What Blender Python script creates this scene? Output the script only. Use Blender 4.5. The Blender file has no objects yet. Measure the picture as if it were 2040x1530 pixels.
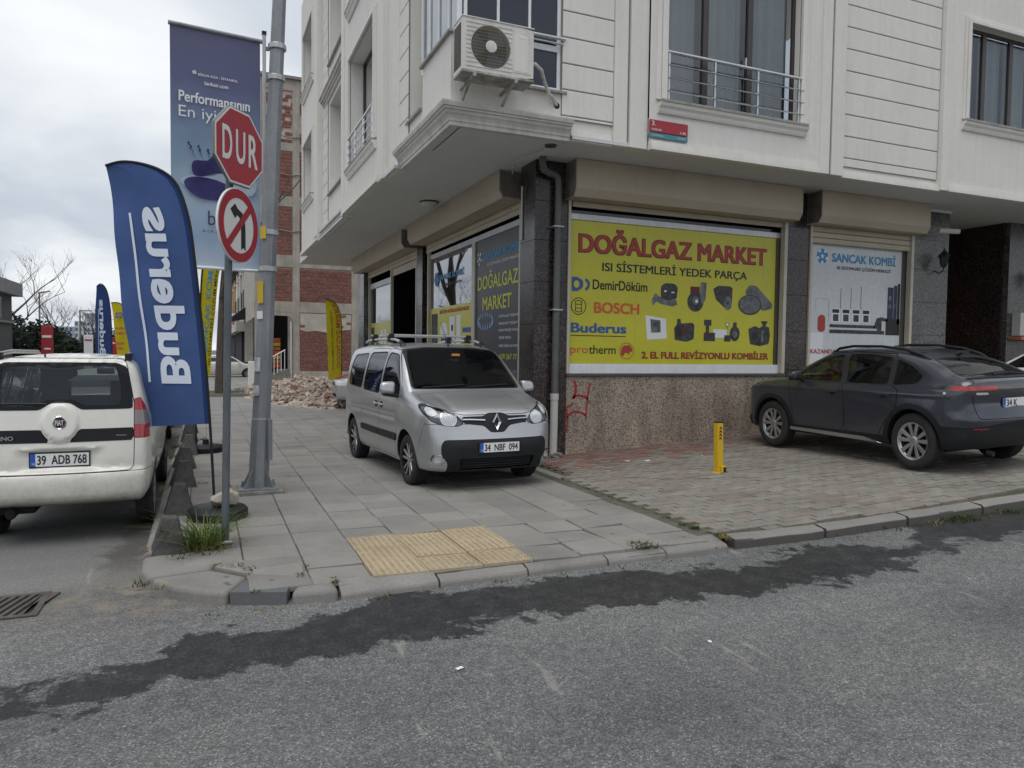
import bpy, bmesh, math, random
import numpy as np
from mathutils import Vector, Matrix
random.seed(7)
RNG = np.random.default_rng(7)
scene = bpy.context.scene
COL = scene.collection
R_ = math.radians

# ------------------------------------------------------------------ camera
cam_data = bpy.data.cameras.new('camera')
cam_data.sensor_width = 36.0
cam_data.sensor_fit = 'HORIZONTAL'
cam_data.lens = 25.44
cam_data.clip_start = 0.05
cam_data.clip_end = 3000
camera = bpy.data.objects.new('camera', cam_data)
COL.objects.link(camera)
_yv = np.array([410 - 1020, 695 - 765, 1441.73]); _yv /= np.linalg.norm(_yv)
_xv = np.array([4430 - 1020, 695 + 0.012 * 4020 - 765, 1441.73]); _xv /= np.linalg.norm(_xv)
_zv = -np.cross(_xv, _yv)
if _zv[1] > 0: _zv = -_zv
_yv = np.cross(_zv, _xv) if np.dot(np.cross(_zv, _xv), _yv) > 0 else -np.cross(_zv, _xv)
_R = np.stack([_xv, _yv, _zv])
camera.matrix_world = Matrix(((_R[0, 0], -_R[0, 1], -_R[0, 2], 0.0), (_R[1, 0], -_R[1, 1], -_R[1, 2], 0.0),
                              (_R[2, 0], -_R[2, 1], -_R[2, 2], 1.75), (0, 0, 0, 1)))
scene.camera = camera

# ------------------------------------------------------------------ sky, sun, exposure
SUN_EL, SUN_AZ = R_(68), R_(218)          # azimuth measured clockwise from +Y: light comes from behind and left of the viewer
world = bpy.data.worlds.new('World')
scene.world = world
world.use_nodes = True
def N(nt, t, **kw):
    n = nt.nodes.new(t)
    for k, v in kw.items():
        if hasattr(n, k) and k not in n.inputs: setattr(n, k, v)
        else: n.inputs[k].default_value = v
    return n
def ramp(nt, stops, interp='LINEAR'):
    n = nt.nodes.new('ShaderNodeValToRGB'); cr = n.color_ramp; cr.interpolation = interp
    while len(cr.elements) > 1: cr.elements.remove(cr.elements[-1])
    cr.elements[0].position = stops[0][0]; cr.elements[0].color = (*stops[0][1], 1) if not np.isscalar(stops[0][1]) else (stops[0][1],) * 3 + (1,)
    for p, c in stops[1:]:
        e = cr.elements.new(p); e.color = (*c, 1) if not np.isscalar(c) else (c, c, c, 1)
    return n
def math_n(nt, op, a, b=None, c=None, clamp=False):
    n = nt.nodes.new('ShaderNodeMath'); n.operation = op; n.use_clamp = clamp
    for i, x in enumerate((a, b, c)):
        if x is None: continue
        if isinstance(x, (int, float)): n.inputs[i].default_value = x
        else: nt.links.new(x, n.inputs[i])
    return n.outputs[0]
def mixc(nt, fac, a, b, mode='MIX'):
    n = nt.nodes.new('ShaderNodeMix'); n.data_type = 'RGBA'; n.blend_type = mode
    for s, x in ((n.inputs[0], fac), (n.inputs[6], a), (n.inputs[7], b)):
        if isinstance(x, (int, float)): s.default_value = x
        elif isinstance(x, tuple): s.default_value = (*x, 1) if len(x) == 3 else x
        else: nt.links.new(x, s)
    return n.outputs[2]
wn = world.node_tree; wn.nodes.clear()
_out = wn.nodes.new('ShaderNodeOutputWorld'); _bg = wn.nodes.new('ShaderNodeBackground')
_sky = wn.nodes.new('ShaderNodeTexSky'); _sky.sky_type = 'NISHITA'; _sky.sun_disc = False
_sky.sun_elevation = SUN_EL; _sky.sun_rotation = SUN_AZ; _sky.dust_density = 3.0
_tc = wn.nodes.new('ShaderNodeTexCoord'); _sep = wn.nodes.new('ShaderNodeSeparateXYZ')
wn.links.new(_tc.outputs['Generated'], _sep.inputs[0])
_zz = math_n(wn, 'ADD', math_n(wn, 'MAXIMUM', _sep.outputs[2], 0.0), 0.22)
_cx = math_n(wn, 'DIVIDE', _sep.outputs[0], _zz); _cy = math_n(wn, 'DIVIDE', _sep.outputs[1], _zz)
_cmb = wn.nodes.new('ShaderNodeCombineXYZ'); wn.links.new(_cx, _cmb.inputs[0]); wn.links.new(_cy, _cmb.inputs[1])
_cmb.inputs[2].default_value = 3.1
_n1 = N(wn, 'ShaderNodeTexNoise', Scale=0.95, Detail=5.0, Roughness=0.5, Distortion=0.25)
wn.links.new(_cmb.outputs[0], _n1.inputs['Vector'])
_cr = ramp(wn, [(0.32, (4.0, 4.65, 5.5)), (0.46, (5.7, 6.2, 6.9)), (0.58, (8.0, 8.35, 8.7)), (0.70, (9.5, 9.7, 9.8))])
wn.links.new(_n1.outputs[0], _cr.inputs[0])
_mx = mixc(wn, 0.94, _sky.outputs[0], _cr.outputs[0])
wn.links.new(_mx, _bg.inputs[0]); _bg.inputs[1].default_value = 0.09
wn.links.new(_bg.outputs[0], _out.inputs[0])
sun_data = bpy.data.lights.new('sun', 'SUN')
sun_data.energy = 1.5; sun_data.angle = R_(50); sun_data.color = (1.0, 0.98, 0.95)
sun = bpy.data.objects.new('sun', sun_data); COL.objects.link(sun)
_d = Vector((math.sin(SUN_AZ) * math.cos(SUN_EL), math.cos(SUN_AZ) * math.cos(SUN_EL), math.sin(SUN_EL)))
sun.rotation_euler = _d.to_track_quat('Z', 'Y').to_euler()
sun.location = _d * 60
scene.view_settings.view_transform = 'Standard'
scene.view_settings.look = 'None'
scene.view_settings.exposure = 0.27
scene.view_settings.gamma = 1.0
scene.view_settings.use_curve_mapping = False
scene.render.engine = 'CYCLES'
scene.cycles.max_bounces = 5
scene.cycles.diffuse_bounces = 3
scene.cycles.glossy_bounces = 3
scene.cycles.use_adaptive_sampling = True
scene.cycles.adaptive_threshold = 0.02
scene.cycles.transparent_max_bounces = 12

# ------------------------------------------------------------------ materials
MATS = {}
def new_mat(name):
    m = bpy.data.materials.new(name); m.use_nodes = True; MATS[name] = m
    nt = m.node_tree; b = nt.nodes['Principled BSDF']
    return m, nt, b
def pos(nt, scale=1.0, obj=False):
    if obj:
        t = nt.nodes.new('ShaderNodeTexCoord'); return t.outputs['Object']
    g = nt.nodes.new('ShaderNodeNewGeometry'); return g.outputs['Position']
def noise(nt, vec, scale, detail=4.0, rough=0.55, dist=0.0):
    n = N(nt, 'ShaderNodeTexNoise', Scale=scale, Detail=detail, Roughness=rough, Distortion=dist)
    nt.links.new(vec, n.inputs['Vector']); return n.outputs[0]
def bump(nt, b, h, strength=0.3, dist=0.01):
    n = N(nt, 'ShaderNodeBump', Strength=strength, Distance=dist)
    nt.links.new(h, n.inputs['Height']); nt.links.new(n.outputs[0], b.inputs['Normal'])
def scl(c, k): return tuple(min(1.0, x * k) for x in c)
def pm(name, col, rough=0.6, metal=0.0, var=0.12, scale=4.0, fine=0.06, bmp=0.0, bscale=60.0, spec=0.5, objrand=0.0, local=False, coat=0.0, streak=0.0, rvar=0.0):
    """general painted / mineral surface: large blotches, fine grain, optional relief, vertical dirt streaks and per-object tint"""
    m, nt, b = new_mat(name)
    v = pos(nt, obj=local)
    n1 = noise(nt, v, scale, 5.0, 0.6); n2 = noise(nt, v, scale * 14, 3.0)
    r1 = ramp(nt, [(0.3, scl(col, 1 - var)), (0.7, scl(col, 1 + var))]); nt.links.new(n1, r1.inputs[0])
    r2 = ramp(nt, [(0.3, 1 - fine), (0.7, 1 + fine)]); nt.links.new(n2, r2.inputs[0])
    c = mixc(nt, 1.0, r1.outputs[0], r2.outputs[0], 'MULTIPLY')
    if objrand:
        oi = nt.nodes.new('ShaderNodeObjectInfo')
        r3 = ramp(nt, [(0.0, 1 - objrand), (1.0, 1 + objrand)]); nt.links.new(oi.outputs['Random'], r3.inputs[0])
        c = mixc(nt, 1.0, c, r3.outputs[0], 'MULTIPLY')
    if streak:
        mp = nt.nodes.new('ShaderNodeMapping'); mp.inputs['Scale'].default_value = (7, 7, 0.35); nt.links.new(v, mp.inputs[0])
        n3 = noise(nt, mp.outputs[0], 1.6, 6.0, 0.65)
        r4 = ramp(nt, [(0.42, 1.0), (0.75, 1 - streak)]); nt.links.new(n3, r4.inputs[0])
        c = mixc(nt, 1.0, c, r4.outputs[0], 'MULTIPLY')
    nt.links.new(c, b.inputs['Base Color'])
    b.inputs['Roughness'].default_value = rough; b.inputs['Metallic'].default_value = metal
    b.inputs['Specular IOR Level'].default_value = spec
    if rvar:
        rr = ramp(nt, [(0.3, rough - rvar), (0.7, rough + rvar)]); nt.links.new(n1, rr.inputs[0]); nt.links.new(rr.outputs[0], b.inputs['Roughness'])
    if coat: b.inputs['Coat Weight'].default_value = coat; b.inputs['Coat Roughness'].default_value = 0.05
    if bmp: bump(nt, b, noise(nt, v, bscale, 4.0), bmp, 0.006)
    return m
def speckle(name, cols, scale, rough=0.5, polish=0.0, objrand=0.0, blotch=0.1, streak=0.0):
    """granite: cells of several tones"""
    m, nt, b = new_mat(name); v = pos(nt)
    vo = N(nt, 'ShaderNodeTexVoronoi', Scale=scale); nt.links.new(v, vo.inputs['Vector'])
    sp = nt.nodes.new('ShaderNodeSeparateColor'); nt.links.new(vo.outputs['Color'], sp.inputs[0])
    k = len(cols); r = ramp(nt, [(i / k, c) for i, c in enumerate(cols)], 'CONSTANT'); nt.links.new(sp.outputs[0], r.inputs[0])
    n1 = noise(nt, v, 1.7, 5.0); r1 = ramp(nt, [(0.3, 1 - blotch), (0.7, 1 + blotch)]); nt.links.new(n1, r1.inputs[0])
    c = mixc(nt, 1.0, r.outputs[0], r1.outputs[0], 'MULTIPLY')
    if objrand:
        oi = nt.nodes.new('ShaderNodeObjectInfo'); r3 = ramp(nt, [(0.0, 1 - objrand), (1.0, 1 + objrand)])
        nt.links.new(oi.outputs['Random'], r3.inputs[0]); c = mixc(nt, 1.0, c, r3.outputs[0], 'MULTIPLY')
    if streak:
        mp = nt.nodes.new('ShaderNodeMapping'); mp.inputs['Scale'].default_value = (3, 3, 0.5); nt.links.new(v, mp.inputs[0])
        n3 = noise(nt, mp.outputs[0], 1.3, 6.0, 0.65); r4 = ramp(nt, [(0.45, 1.0), (0.7, 1 - streak)]); nt.links.new(n3, r4.inputs[0])
        c = mixc(nt, 1.0, c, r4.outputs[0], 'MULTIPLY')
    nt.links.new(c, b.inputs['Base Color'])
    r5 = ramp(nt, [(0.3, rough), (0.7, min(1, rough + 0.15))]); nt.links.new(n1, r5.inputs[0]); nt.links.new(r5.outputs[0], b.inputs['Roughness'])
    return m
def flat(name, col, rough=0.5, metal=0.0, spec=0.5, coat=0.0):
    m, nt, b = new_mat(name)
    b.inputs['Base Color'].default_value = (*col, 1); b.inputs['Roughness'].default_value = rough
    b.inputs['Metallic'].default_value = metal; b.inputs['Specular IOR Level'].default_value = spec
    if coat: b.inputs['Coat Weight'].default_value = coat; b.inputs['Coat Roughness'].default_value = 0.04
    return m
def glass(name, tint=(0.6, 0.65, 0.66), refl=0.12, see=0.6, rough=0.02, dark=(0.01, 0.012, 0.015), gain=0.75):
    """thin pane: fresnel mirror over a tinted see-through sheet"""
    m, nt, b = new_mat(name); nt.nodes.remove(b); out = nt.nodes['Material Output']
    tr = N(nt, 'ShaderNodeBsdfTransparent'); tr.inputs[0].default_value = (*tint, 1)
    df = N(nt, 'ShaderNodeBsdfDiffuse'); df.inputs[0].default_value = (*dark, 1)
    mx = nt.nodes.new('ShaderNodeMixShader'); mx.inputs[0].default_value = see
    nt.links.new(df.outputs[0], mx.inputs[1]); nt.links.new(tr.outputs[0], mx.inputs[2])
    gl = N(nt, 'ShaderNodeBsdfGlossy', Roughness=rough); gl.inputs[0].default_value = (0.95, 0.97, 1, 1)
    lw = N(nt, 'ShaderNodeLayerWeight', Blend=0.35)
    f = math_n(nt, 'MULTIPLY_ADD', lw.outputs['Fresnel'], gain, refl, True)
    m2 = nt.nodes.new('ShaderNodeMixShader'); nt.links.new(f, m2.inputs[0])
    nt.links.new(mx.outputs[0], m2.inputs[1]); nt.links.new(gl.outputs[0], m2.inputs[2])
    nt.links.new(m2.outputs[0], out.inputs[0]); return m
def cloth(name, col, trans=0.35, var=0.05, grad=None):
    """printed flag cloth, partly lit through; grad = (z0, z1, [(pos,col)...]) printed colour ramp along the local Z"""
    m, nt, b = new_mat(name); out = nt.nodes['Material Output']
    v = pos(nt, obj=True)
    if grad:
        sp = nt.nodes.new('ShaderNodeSeparateXYZ'); nt.links.new(v, sp.inputs[0])
        mr = N(nt, 'ShaderNodeMapRange'); mr.inputs[1].default_value = grad[0]; mr.inputs[2].default_value = grad[1]
        nt.links.new(sp.outputs[2], mr.inputs[0])
        n0 = noise(nt, v, 3.0, 5.0); s = math_n(nt, 'MULTIPLY_ADD', n0, 0.16, mr.outputs[0]); s = math_n(nt, 'SUBTRACT', s, 0.08)
        r = ramp(nt, grad[2]); nt.links.new(s, r.inputs[0]); c = r.outputs[0]
    else:
        n0 = noise(nt, v, 2.5, 5.0); r = ramp(nt, [(0.3, scl(col, 1 - var)), (0.7, scl(col, 1 + var))]); nt.links.new(n0, r.inputs[0]); c = r.outputs[0]
    nt.links.new(c, b.inputs['Base Color']); b.inputs['Roughness'].default_value = 0.7; b.inputs['Specular IOR Level'].default_value = 0.2
    tl = nt.nodes.new('ShaderNodeBsdfTranslucent'); nt.links.new(c, tl.inputs[0])
    mx = nt.nodes.new('ShaderNodeMixShader'); mx.inputs[0].default_value = trans
    nt.links.new(b.outputs[0], mx.inputs[1]); nt.links.new(tl.outputs[0], mx.inputs[2]); nt.links.new(mx.outputs[0], out.inputs[0])
    return m

# ------------------------------------------------------------------ geometry helpers
class MB:
    def __init__(s): s.v = []; s.f = []
    def add(s, vs, fs):
        o = len(s.v); s.v += [tuple(x) for x in vs]; s.f += [tuple(i + o for i in f) for f in fs]; return s
    def box(s, x0, x1, y0, y1, z0, z1):
        return s.add([(x0, y0, z0), (x1, y0, z0), (x1, y1, z0), (x0, y1, z0), (x0, y0, z1), (x1, y0, z1), (x1, y1, z1), (x0, y1, z1)],
                     [(3, 2, 1, 0), (4, 5, 6, 7), (0, 1, 5, 4), (1, 2, 6, 5), (2, 3, 7, 6), (3, 0, 4, 7)])
    def hull8(s, p): return s.add(p, [(3, 2, 1, 0), (4, 5, 6, 7), (0, 1, 5, 4), (1, 2, 6, 5), (2, 3, 7, 6), (3, 0, 4, 7)])
    def quad(s, a, b, c, d): return s.add([a, b, c, d], [(0, 1, 2, 3)])
    def prism(s, poly, axis, a, b):
        f = {'x': lambda p, t: (t, p[0], p[1]), 'y': lambda p, t: (p[0], t, p[1]), 'z': lambda p, t: (p[0], p[1], t)}[axis]
        n = len(poly)
        return s.add([f(p, a) for p in poly] + [f(p, b) for p in poly],
                     [tuple(range(n - 1, -1, -1)), tuple(range(n, 2 * n))] + [(i, (i + 1) % n, n + (i + 1) % n, n + i) for i in range(n)])
    def ring(s, c, u, w, r, n, ru=None):
        ru = r if ru is None else ru
        return [Vector(c) + Vector(u) * (math.cos(2 * math.pi * i / n) * r) + Vector(w) * (math.sin(2 * math.pi * i / n) * ru) for i in range(n)]
    def tube(s, path, r, n=8, cap=True):
        path = [Vector(p) for p in path]; rs = r if isinstance(r, (list, tuple)) else [r] * len(path)
        vs = []; fs = []; u = None
        for i, p in enumerate(path):
            t = (path[min(i + 1, len(path) - 1)] - path[max(i - 1, 0)]).normalized()
            if u is None: u = t.orthogonal().normalized()
            u = (u - t * u.dot(t)).normalized(); w = t.cross(u)
            vs += s.ring(p, u, w, rs[i], n)
        for i in range(len(path) - 1):
            for k in range(n): fs.append((i * n + k, i * n + (k + 1) % n, (i + 1) * n + (k + 1) % n, (i + 1) * n + k))
        if cap: fs += [tuple(range(n - 1, -1, -1)), tuple(range((len(path) - 1) * n, len(path) * n))]
        return s.add(vs, fs)
    def cyl(s, p0, p1, r0, r1=None, n=16): return s.tube([p0, p1], [r0, r0 if r1 is None else r1], n)
    def lathe(s, prof, n=24, c=(0, 0, 0), axis='z'):
        """prof: (radius, height) points"""
        vs = []; fs = []
        for r, h in prof:
            for k in range(n):
                a = 2 * math.pi * k / n; x, y = r * math.cos(a), r * math.sin(a)
                vs.append({'z': (c[0] + x, c[1] + y, c[2] + h), 'y': (c[0] + x, c[1] + h, c[2] + y), 'x': (c[0] + h, c[1] + x, c[2] + y)}[axis])
        for i in range(len(prof) - 1):
            for k in range(n): fs.append((i * n + k, i * n + (k + 1) % n, (i + 1) * n + (k + 1) % n, (i + 1) * n + k))
        fs += [tuple(range(n - 1, -1, -1)), tuple(range((len(prof) - 1) * n, len(prof) * n))]
        return s.add(vs, fs)
    def grid(s, fn, nu, nv):
        vs = [fn(i / nu, j / nv) for j in range(nv + 1) for i in range(nu + 1)]
        return s.add(vs, [(j * (nu + 1) + i, j * (nu + 1) + i + 1, (j + 1) * (nu + 1) + i + 1, (j + 1) * (nu + 1) + i) for j in range(nv) for i in range(nu)])
    def xf(s, M): s.v = [tuple(M @ Vector(p)) for p in s.v]; return s
    def mesh(s, name, smooth=False):
        me = bpy.data.meshes.new(name); me.from_pydata(s.v, [], s.f); me.update()
        if smooth: me.polygons.foreach_set('use_smooth', [True] * len(me.polygons))
        return me
def link(name, me, mat=None, parent=None, local=False):
    o = bpy.data.objects.new(name, me); COL.objects.link(o)
    if mat is not None and me is not None and len(me.materials) == 0: me.materials.append(MATS[mat] if isinstance(mat, str) else mat)
    if parent is not None:
        o.parent = parent
        if not local:
            M = parent.matrix_basis.copy()
            if parent.parent is not None: M = parent.parent.matrix_basis @ parent.matrix_parent_inverse @ M
            o.matrix_parent_inverse = M.inverted()
    return o
def B(name, mb, mat, parent=None, smooth=False, bevel=0.0, local=False, seg=2, label=None):
    o = link(name, mb.mesh(name, smooth), mat, parent, local)
    if bevel:
        md = o.modifiers.new('edge', 'BEVEL'); md.width = bevel; md.segments = seg; md.limit_method = 'ANGLE'; md.angle_limit = R_(40)
    if smooth: auto_smooth(o.data)
    if label: o['label'] = label
    return o
def auto_smooth(me, ang=38):
    bm = bmesh.new(); bm.from_mesh(me); lim = R_(ang)
    for e in bm.edges:
        if len(e.link_faces) == 2 and e.calc_face_angle(0) > lim: e.smooth = False
    bm.to_mesh(me); bm.free()
def tag(o, label, cat, group=None, kind=None):
    if label: o['label'] = label
    if cat: o['category'] = cat
    if group: o['group'] = group
    if kind: o['kind'] = kind
    return o
def thing(name, label, cat, loc=(0, 0, 0), rz=0.0, group=None):
    o = bpy.data.objects.new(name, None); COL.objects.link(o); o.empty_display_size = 0.2
    o.location = loc; o.rotation_euler = (0, 0, rz)
    o.matrix_basis = Matrix.Translation(loc) @ Matrix.Rotation(rz, 4, 'Z')
    return tag(o, label, cat, group)
def copy_tree(o, parent=None):
    c = o.copy(); COL.objects.link(c); c.parent = parent
    for ch in o.children: copy_tree(ch, c)
    return c

FONT_CACHE = {}
def text_mesh(s, bold=0.0, shear=0.0, spacing=1.0):
    key = (s, bold, shear, spacing)
    if key in FONT_CACHE: return FONT_CACHE[key]
    cu = bpy.data.curves.new('lettering', 'FONT'); cu.body = s; cu.size = 1.0; cu.offset = bold; cu.shear = shear
    cu.space_character = spacing; cu.resolution_u = 4; cu.fill_mode = 'FRONT'
    ob = bpy.data.objects.new('lettering', cu); COL.objects.link(ob)
    dg = bpy.context.evaluated_depsgraph_get(); dg.update()
    me = bpy.data.meshes.new_from_object(ob.evaluated_get(dg))
    v = np.array([tuple(x.co) for x in me.vertices]); f = [tuple(p.vertices) for p in me.polygons]
    bpy.data.objects.remove(ob); bpy.data.curves.remove(cu); bpy.data.meshes.remove(me)
    v[:, :2] -= v[:, :2].min(0); ext = v[:, :2].max(0)
    FONT_CACHE[key] = (v, f, ext); return FONT_CACHE[key]
def text_mb(s, O, U, V, w=None, h=None, bold=0.0, shear=0.0, spacing=1.0, mb=None, fn=None):
    """lettering laid in the plane O + U*a + V*b, fitted to width w and/or height h (metres)"""
    many = bold > 0.008 and not fn                     # heavy type: copies a hair apart, each slightly prouder
    v, f, ext = text_mesh(s, 0.0 if many else min(bold, 0.03 if fn and 'M' not in s else 0.008), shear, spacing)
    sx = (w / ext[0]) if w else None; sy = (h / ext[1]) if h else None
    sx = sx or sy; sy = sy or sx
    O, U, V = Vector(O), Vector(U).normalized(), Vector(V).normalized()
    mb = mb or MB()
    if fn: mb.add([fn(p[0] * sx, p[1] * sy) for p in v], f)
    elif many:
        e = bold * 1.6; Nn = U.cross(V); sx *= ext[0] / (ext[0] + 2 * e); sy *= ext[1] / (ext[1] + 2 * e * .6)
        for k, (a, b) in enumerate(((0, 0), (2 * e, 0), (e, 0), (0, 1.2 * e), (2 * e, 1.2 * e), (e, 1.2 * e))): mb.add([O + U * ((p[0] + a) * sx) + V * ((p[1] + b) * sy) + Nn * (.00025 * k) for p in v], f)
    else: mb.add([O + U * (p[0] * sx) + V * (p[1] * sy) for p in v], f)
    return mb
def poly_mb(pts, O, U, V, mb=None, th=0.0):
    """flat printed shape: polygon given in (a, b) metres on the plane O,U,V"""
    O, U, V = Vector(O), Vector(U).normalized(), Vector(V).normalized()
    mb = mb or MB(); mb.add([O + U * a + V * b for a, b in pts], [tuple(range(len(pts)))]); return mb
def circ(cx, cy, r, n=24, ry=None, a0=0.0, a1=2 * math.pi):
    ry = r if ry is None else ry
    full = abs(a1 - a0 - 2 * math.pi) < 1e-6
    m = n if full else n + 1
    return [(cx + r * math.cos(a0 + (a1 - a0) * i / n), cy + ry * math.sin(a0 + (a1 - a0) * i / n)) for i in range(m)]
def ring_mb(cx, cy, r0, r1, O, U, V, mb=None, n=32, a0=0.0, a1=2 * math.pi):
    O, U, V = Vector(O), Vector(U).normalized(), Vector(V).normalized(); mb = mb or MB()
    for i in range(n):
        a, b = a0 + (a1 - a0) * i / n, a0 + (a1 - a0) * (i + 1) / n
        q = [(r0, a), (r1, a), (r1, b), (r0, b)]
        mb.add([O + U * (cx + r * math.cos(t)) + V * (cy + r * math.sin(t)) for r, t in q], [(0, 1, 2, 3)])
    return mb
def softplus(x, s=0.4): return s * math.log1p(math.exp(min(60, x / s)))
def gz(x, y=0.0): return 0.055 * softplus(x - 4.7)          # the side street climbs to the right
PAVE = 0.10                                                  # pavement above the road
# ------------------------------------------------------------------ ground
def road_material():
    m, nt, b = new_mat('asphalt'); v = pos(nt)
    vo = N(nt, 'ShaderNodeTexVoronoi', Scale=125.0); nt.links.new(v, vo.inputs['Vector'])
    sp = nt.nodes.new('ShaderNodeSeparateColor'); nt.links.new(vo.outputs['Color'], sp.inputs[0])
    agg = ramp(nt, [(0.0, (0.100, 0.100, 0.101)), (0.36, (0.152, 0.151, 0.150)), (0.72, (0.195, 0.194, 0.188)), (0.93, (0.30, 0.295, 0.275))], 'CONSTANT'); nt.links.new(sp.outputs[0], agg.inputs[0])
    n1 = noise(nt, v, 0.55, 6.0, 0.6); r1 = ramp(nt, [(0.32, (0.70, 0.70, 0.715)), (0.5, (0.90, 0.90, 0.90)), (0.68, (1.10, 1.09, 1.07))]); nt.links.new(n1, r1.inputs[0])
    n2 = noise(nt, v, 14.0, 4.0, 0.7); r2 = ramp(nt, [(0.3, 0.80), (0.7, 1.18)]); nt.links.new(n2, r2.inputs[0])
    c = mixc(nt, 1.0, agg.outputs[0], r1.outputs[0], 'MULTIPLY'); c = mixc(nt, 1.0, c, r2.outputs[0], 'MULTIPLY')
    sx = nt.nodes.new('ShaderNodeSeparateXYZ'); nt.links.new(v, sx.inputs[0])
    # smoother, finer and paler surface on the avenue to the left
    av = N(nt, 'ShaderNodeMapRange'); av.inputs[1].default_value = 5.2; av.inputs[2].default_value = 6.4; nt.links.new(sx.outputs[1], av.inputs[0])
    av2 = N(nt, 'ShaderNodeMapRange'); av2.inputs[1].default_value = 0.2; av2.inputs[2].default_value = -0.6; nt.links.new(sx.outputs[0], av2.inputs[0])
    avf = math_n(nt, 'MULTIPLY', math_n(nt, 'MULTIPLY', av.outputs[0], av2.outputs[0]), 0.7)
    n4 = noise(nt, v, 30.0, 3.0); r4 = ramp(nt, [(0.3, (0.16, 0.155, 0.148)), (0.7, (0.215, 0.21, 0.20))]); nt.links.new(n4, r4.inputs[0])
    c = mixc(nt, avf, c, r4.outputs[0])
    # pale scraped marks
    mp = nt.nodes.new('ShaderNodeMapping'); mp.inputs['Rotation'].default_value = (0, 0, R_(-12)); mp.inputs['Scale'].default_value = (5.5, 0.9, 1); nt.links.new(v, mp.inputs[0])
    n5 = noise(nt, mp.outputs[0], 1.3, 5.0, 0.6); r5 = ramp(nt, [(0.635, 0.0), (0.70, 0.42)]); nt.links.new(n5, r5.inputs[0])
    c = mixc(nt, r5.outputs[0], c, (0.34, 0.325, 0.29))
    # tyre-polished tracks along the side street and hairline cracks
    mp2 = nt.nodes.new('ShaderNodeMapping'); mp2.inputs['Rotation'].default_value = (0, 0, R_(2)); mp2.inputs['Scale'].default_value = (0.10, 0.75, 1); nt.links.new(v, mp2.inputs[0])
    n10 = noise(nt, mp2.outputs[0], 1.0, 3.0, 0.5); r10 = ramp(nt, [(0.38, 0.84), (0.62, 1.10)]); nt.links.new(n10, r10.inputs[0]); c = mixc(nt, 1.0, c, r10.outputs[0], 'MULTIPLY')
    nd = N(nt, 'ShaderNodeTexNoise', Scale=2.2, Detail=4.0); nt.links.new(v, nd.inputs['Vector']); va = nt.nodes.new('ShaderNodeVectorMath'); va.operation = 'MULTIPLY_ADD'; nt.links.new(nd.outputs[1], va.inputs[0]); va.inputs[1].default_value = (.5, .5, 0); nt.links.new(v, va.inputs[2])
    vc = N(nt, 'ShaderNodeTexVoronoi', Scale=0.33); vc.feature = 'DISTANCE_TO_EDGE'; nt.links.new(va.outputs[0], vc.inputs['Vector']); rc = ramp(nt, [(0.0, 0.55), (0.0028, 0.35), (0.005, 0.0)]); nt.links.new(vc.outputs[0], rc.inputs[0])
    ncm = noise(nt, v, 0.4, 2.0); rcm = ramp(nt, [(0.48, 0.0), (0.56, 1.0)]); nt.links.new(ncm, rcm.inputs[0]); c = mixc(nt, math_n(nt, 'MULTIPLY', rc.outputs[0], rcm.outputs[0]), c, (0.05, 0.05, 0.048))
    # water run along the gutter: centre line and half width as functions of x
    mr = N(nt, 'ShaderNodeMapRange'); mr.inputs[1].default_value = -2.0; mr.inputs[2].default_value = 10.0; nt.links.new(sx.outputs[0], mr.inputs[0])
    def curve(pts, lo, hi):
        fc = nt.nodes.new('ShaderNodeFloatCurve'); cv = fc.mapping.curves[0]; pts = [((x + 2) / 12.0, (y - lo) / (hi - lo)) for x, y in pts]
        cv.points[0].location = pts[0]; cv.points[1].location = pts[-1]
        for p in pts[1:-1]: cv.points.new(*p)
        fc.mapping.update(); nt.links.new(mr.outputs[0], fc.inputs['Value'])
        return math_n(nt, 'MULTIPLY_ADD', fc.outputs[0], hi - lo, lo)
    cy = curve([(-2, 3.75), (-0.95, 4.06), (-0.42, 4.24), (0.06, 4.46), (0.6, 4.42), (1.2, 4.62), (1.9, 4.60), (2.9, 4.62), (3.9, 4.42), (5.0, 4.52), (5.75, 4.42), (6.4, 4.70), (8, 4.95), (10, 5.1)], 3.5, 5.5)
    hw = curve([(-2, 0.18), (-0.95, 0.19), (-0.42, 0.21), (0.06, 0.32), (0.6, 0.35), (1.2, 0.40), (1.9, 0.32), (2.9, 0.36), (3.9, 0.30), (5.0, 0.36), (5.75, 0.14), (6.1, 0.16), (6.5, 0.46), (10, 0.70)], 0.0, 1.0)
    d = math_n(nt, 'ABSOLUTE', math_n(nt, 'SUBTRACT', sx.outputs[1], cy))
    n6 = noise(nt, v, 2.6, 10.0, 0.72, 0.3); n7 = noise(nt, v, 1.1, 3.0)
    e = math_n(nt, 'SUBTRACT', hw, d)
    e = math_n(nt, 'MULTIPLY_ADD', math_n(nt, 'SUBTRACT', n6, 0.5), 1.2, e); e = math_n(nt, 'MULTIPLY_ADD', math_n(nt, 'SUBTRACT', n7, 0.5), 0.3, e)
    w = math_n(nt, 'MULTIPLY_ADD', e, 18.0, 0.3, True)
    nw_ = noise(nt, v, 6.0, 6.0, 0.7); rw2 = ramp(nt, [(0.35, 0.84), (0.55, 1.0)]); nt.links.new(nw_, rw2.inputs[0]); w = math_n(nt, 'MULTIPLY', w, rw2.outputs[0])
    dry = c; wet = mixc(nt, 1.0, c, (0.19, 0.19, 0.20), 'MULTIPLY')
    c = mixc(nt, w, dry, wet)
    # tan grit swept into the corner of the gutter
    dgr = nt.nodes.new('ShaderNodeVectorMath'); dgr.operation = 'DISTANCE'; nt.links.new(v, dgr.inputs[0]); dgr.inputs[1].default_value = (-0.55, 5.75, 0)
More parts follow.
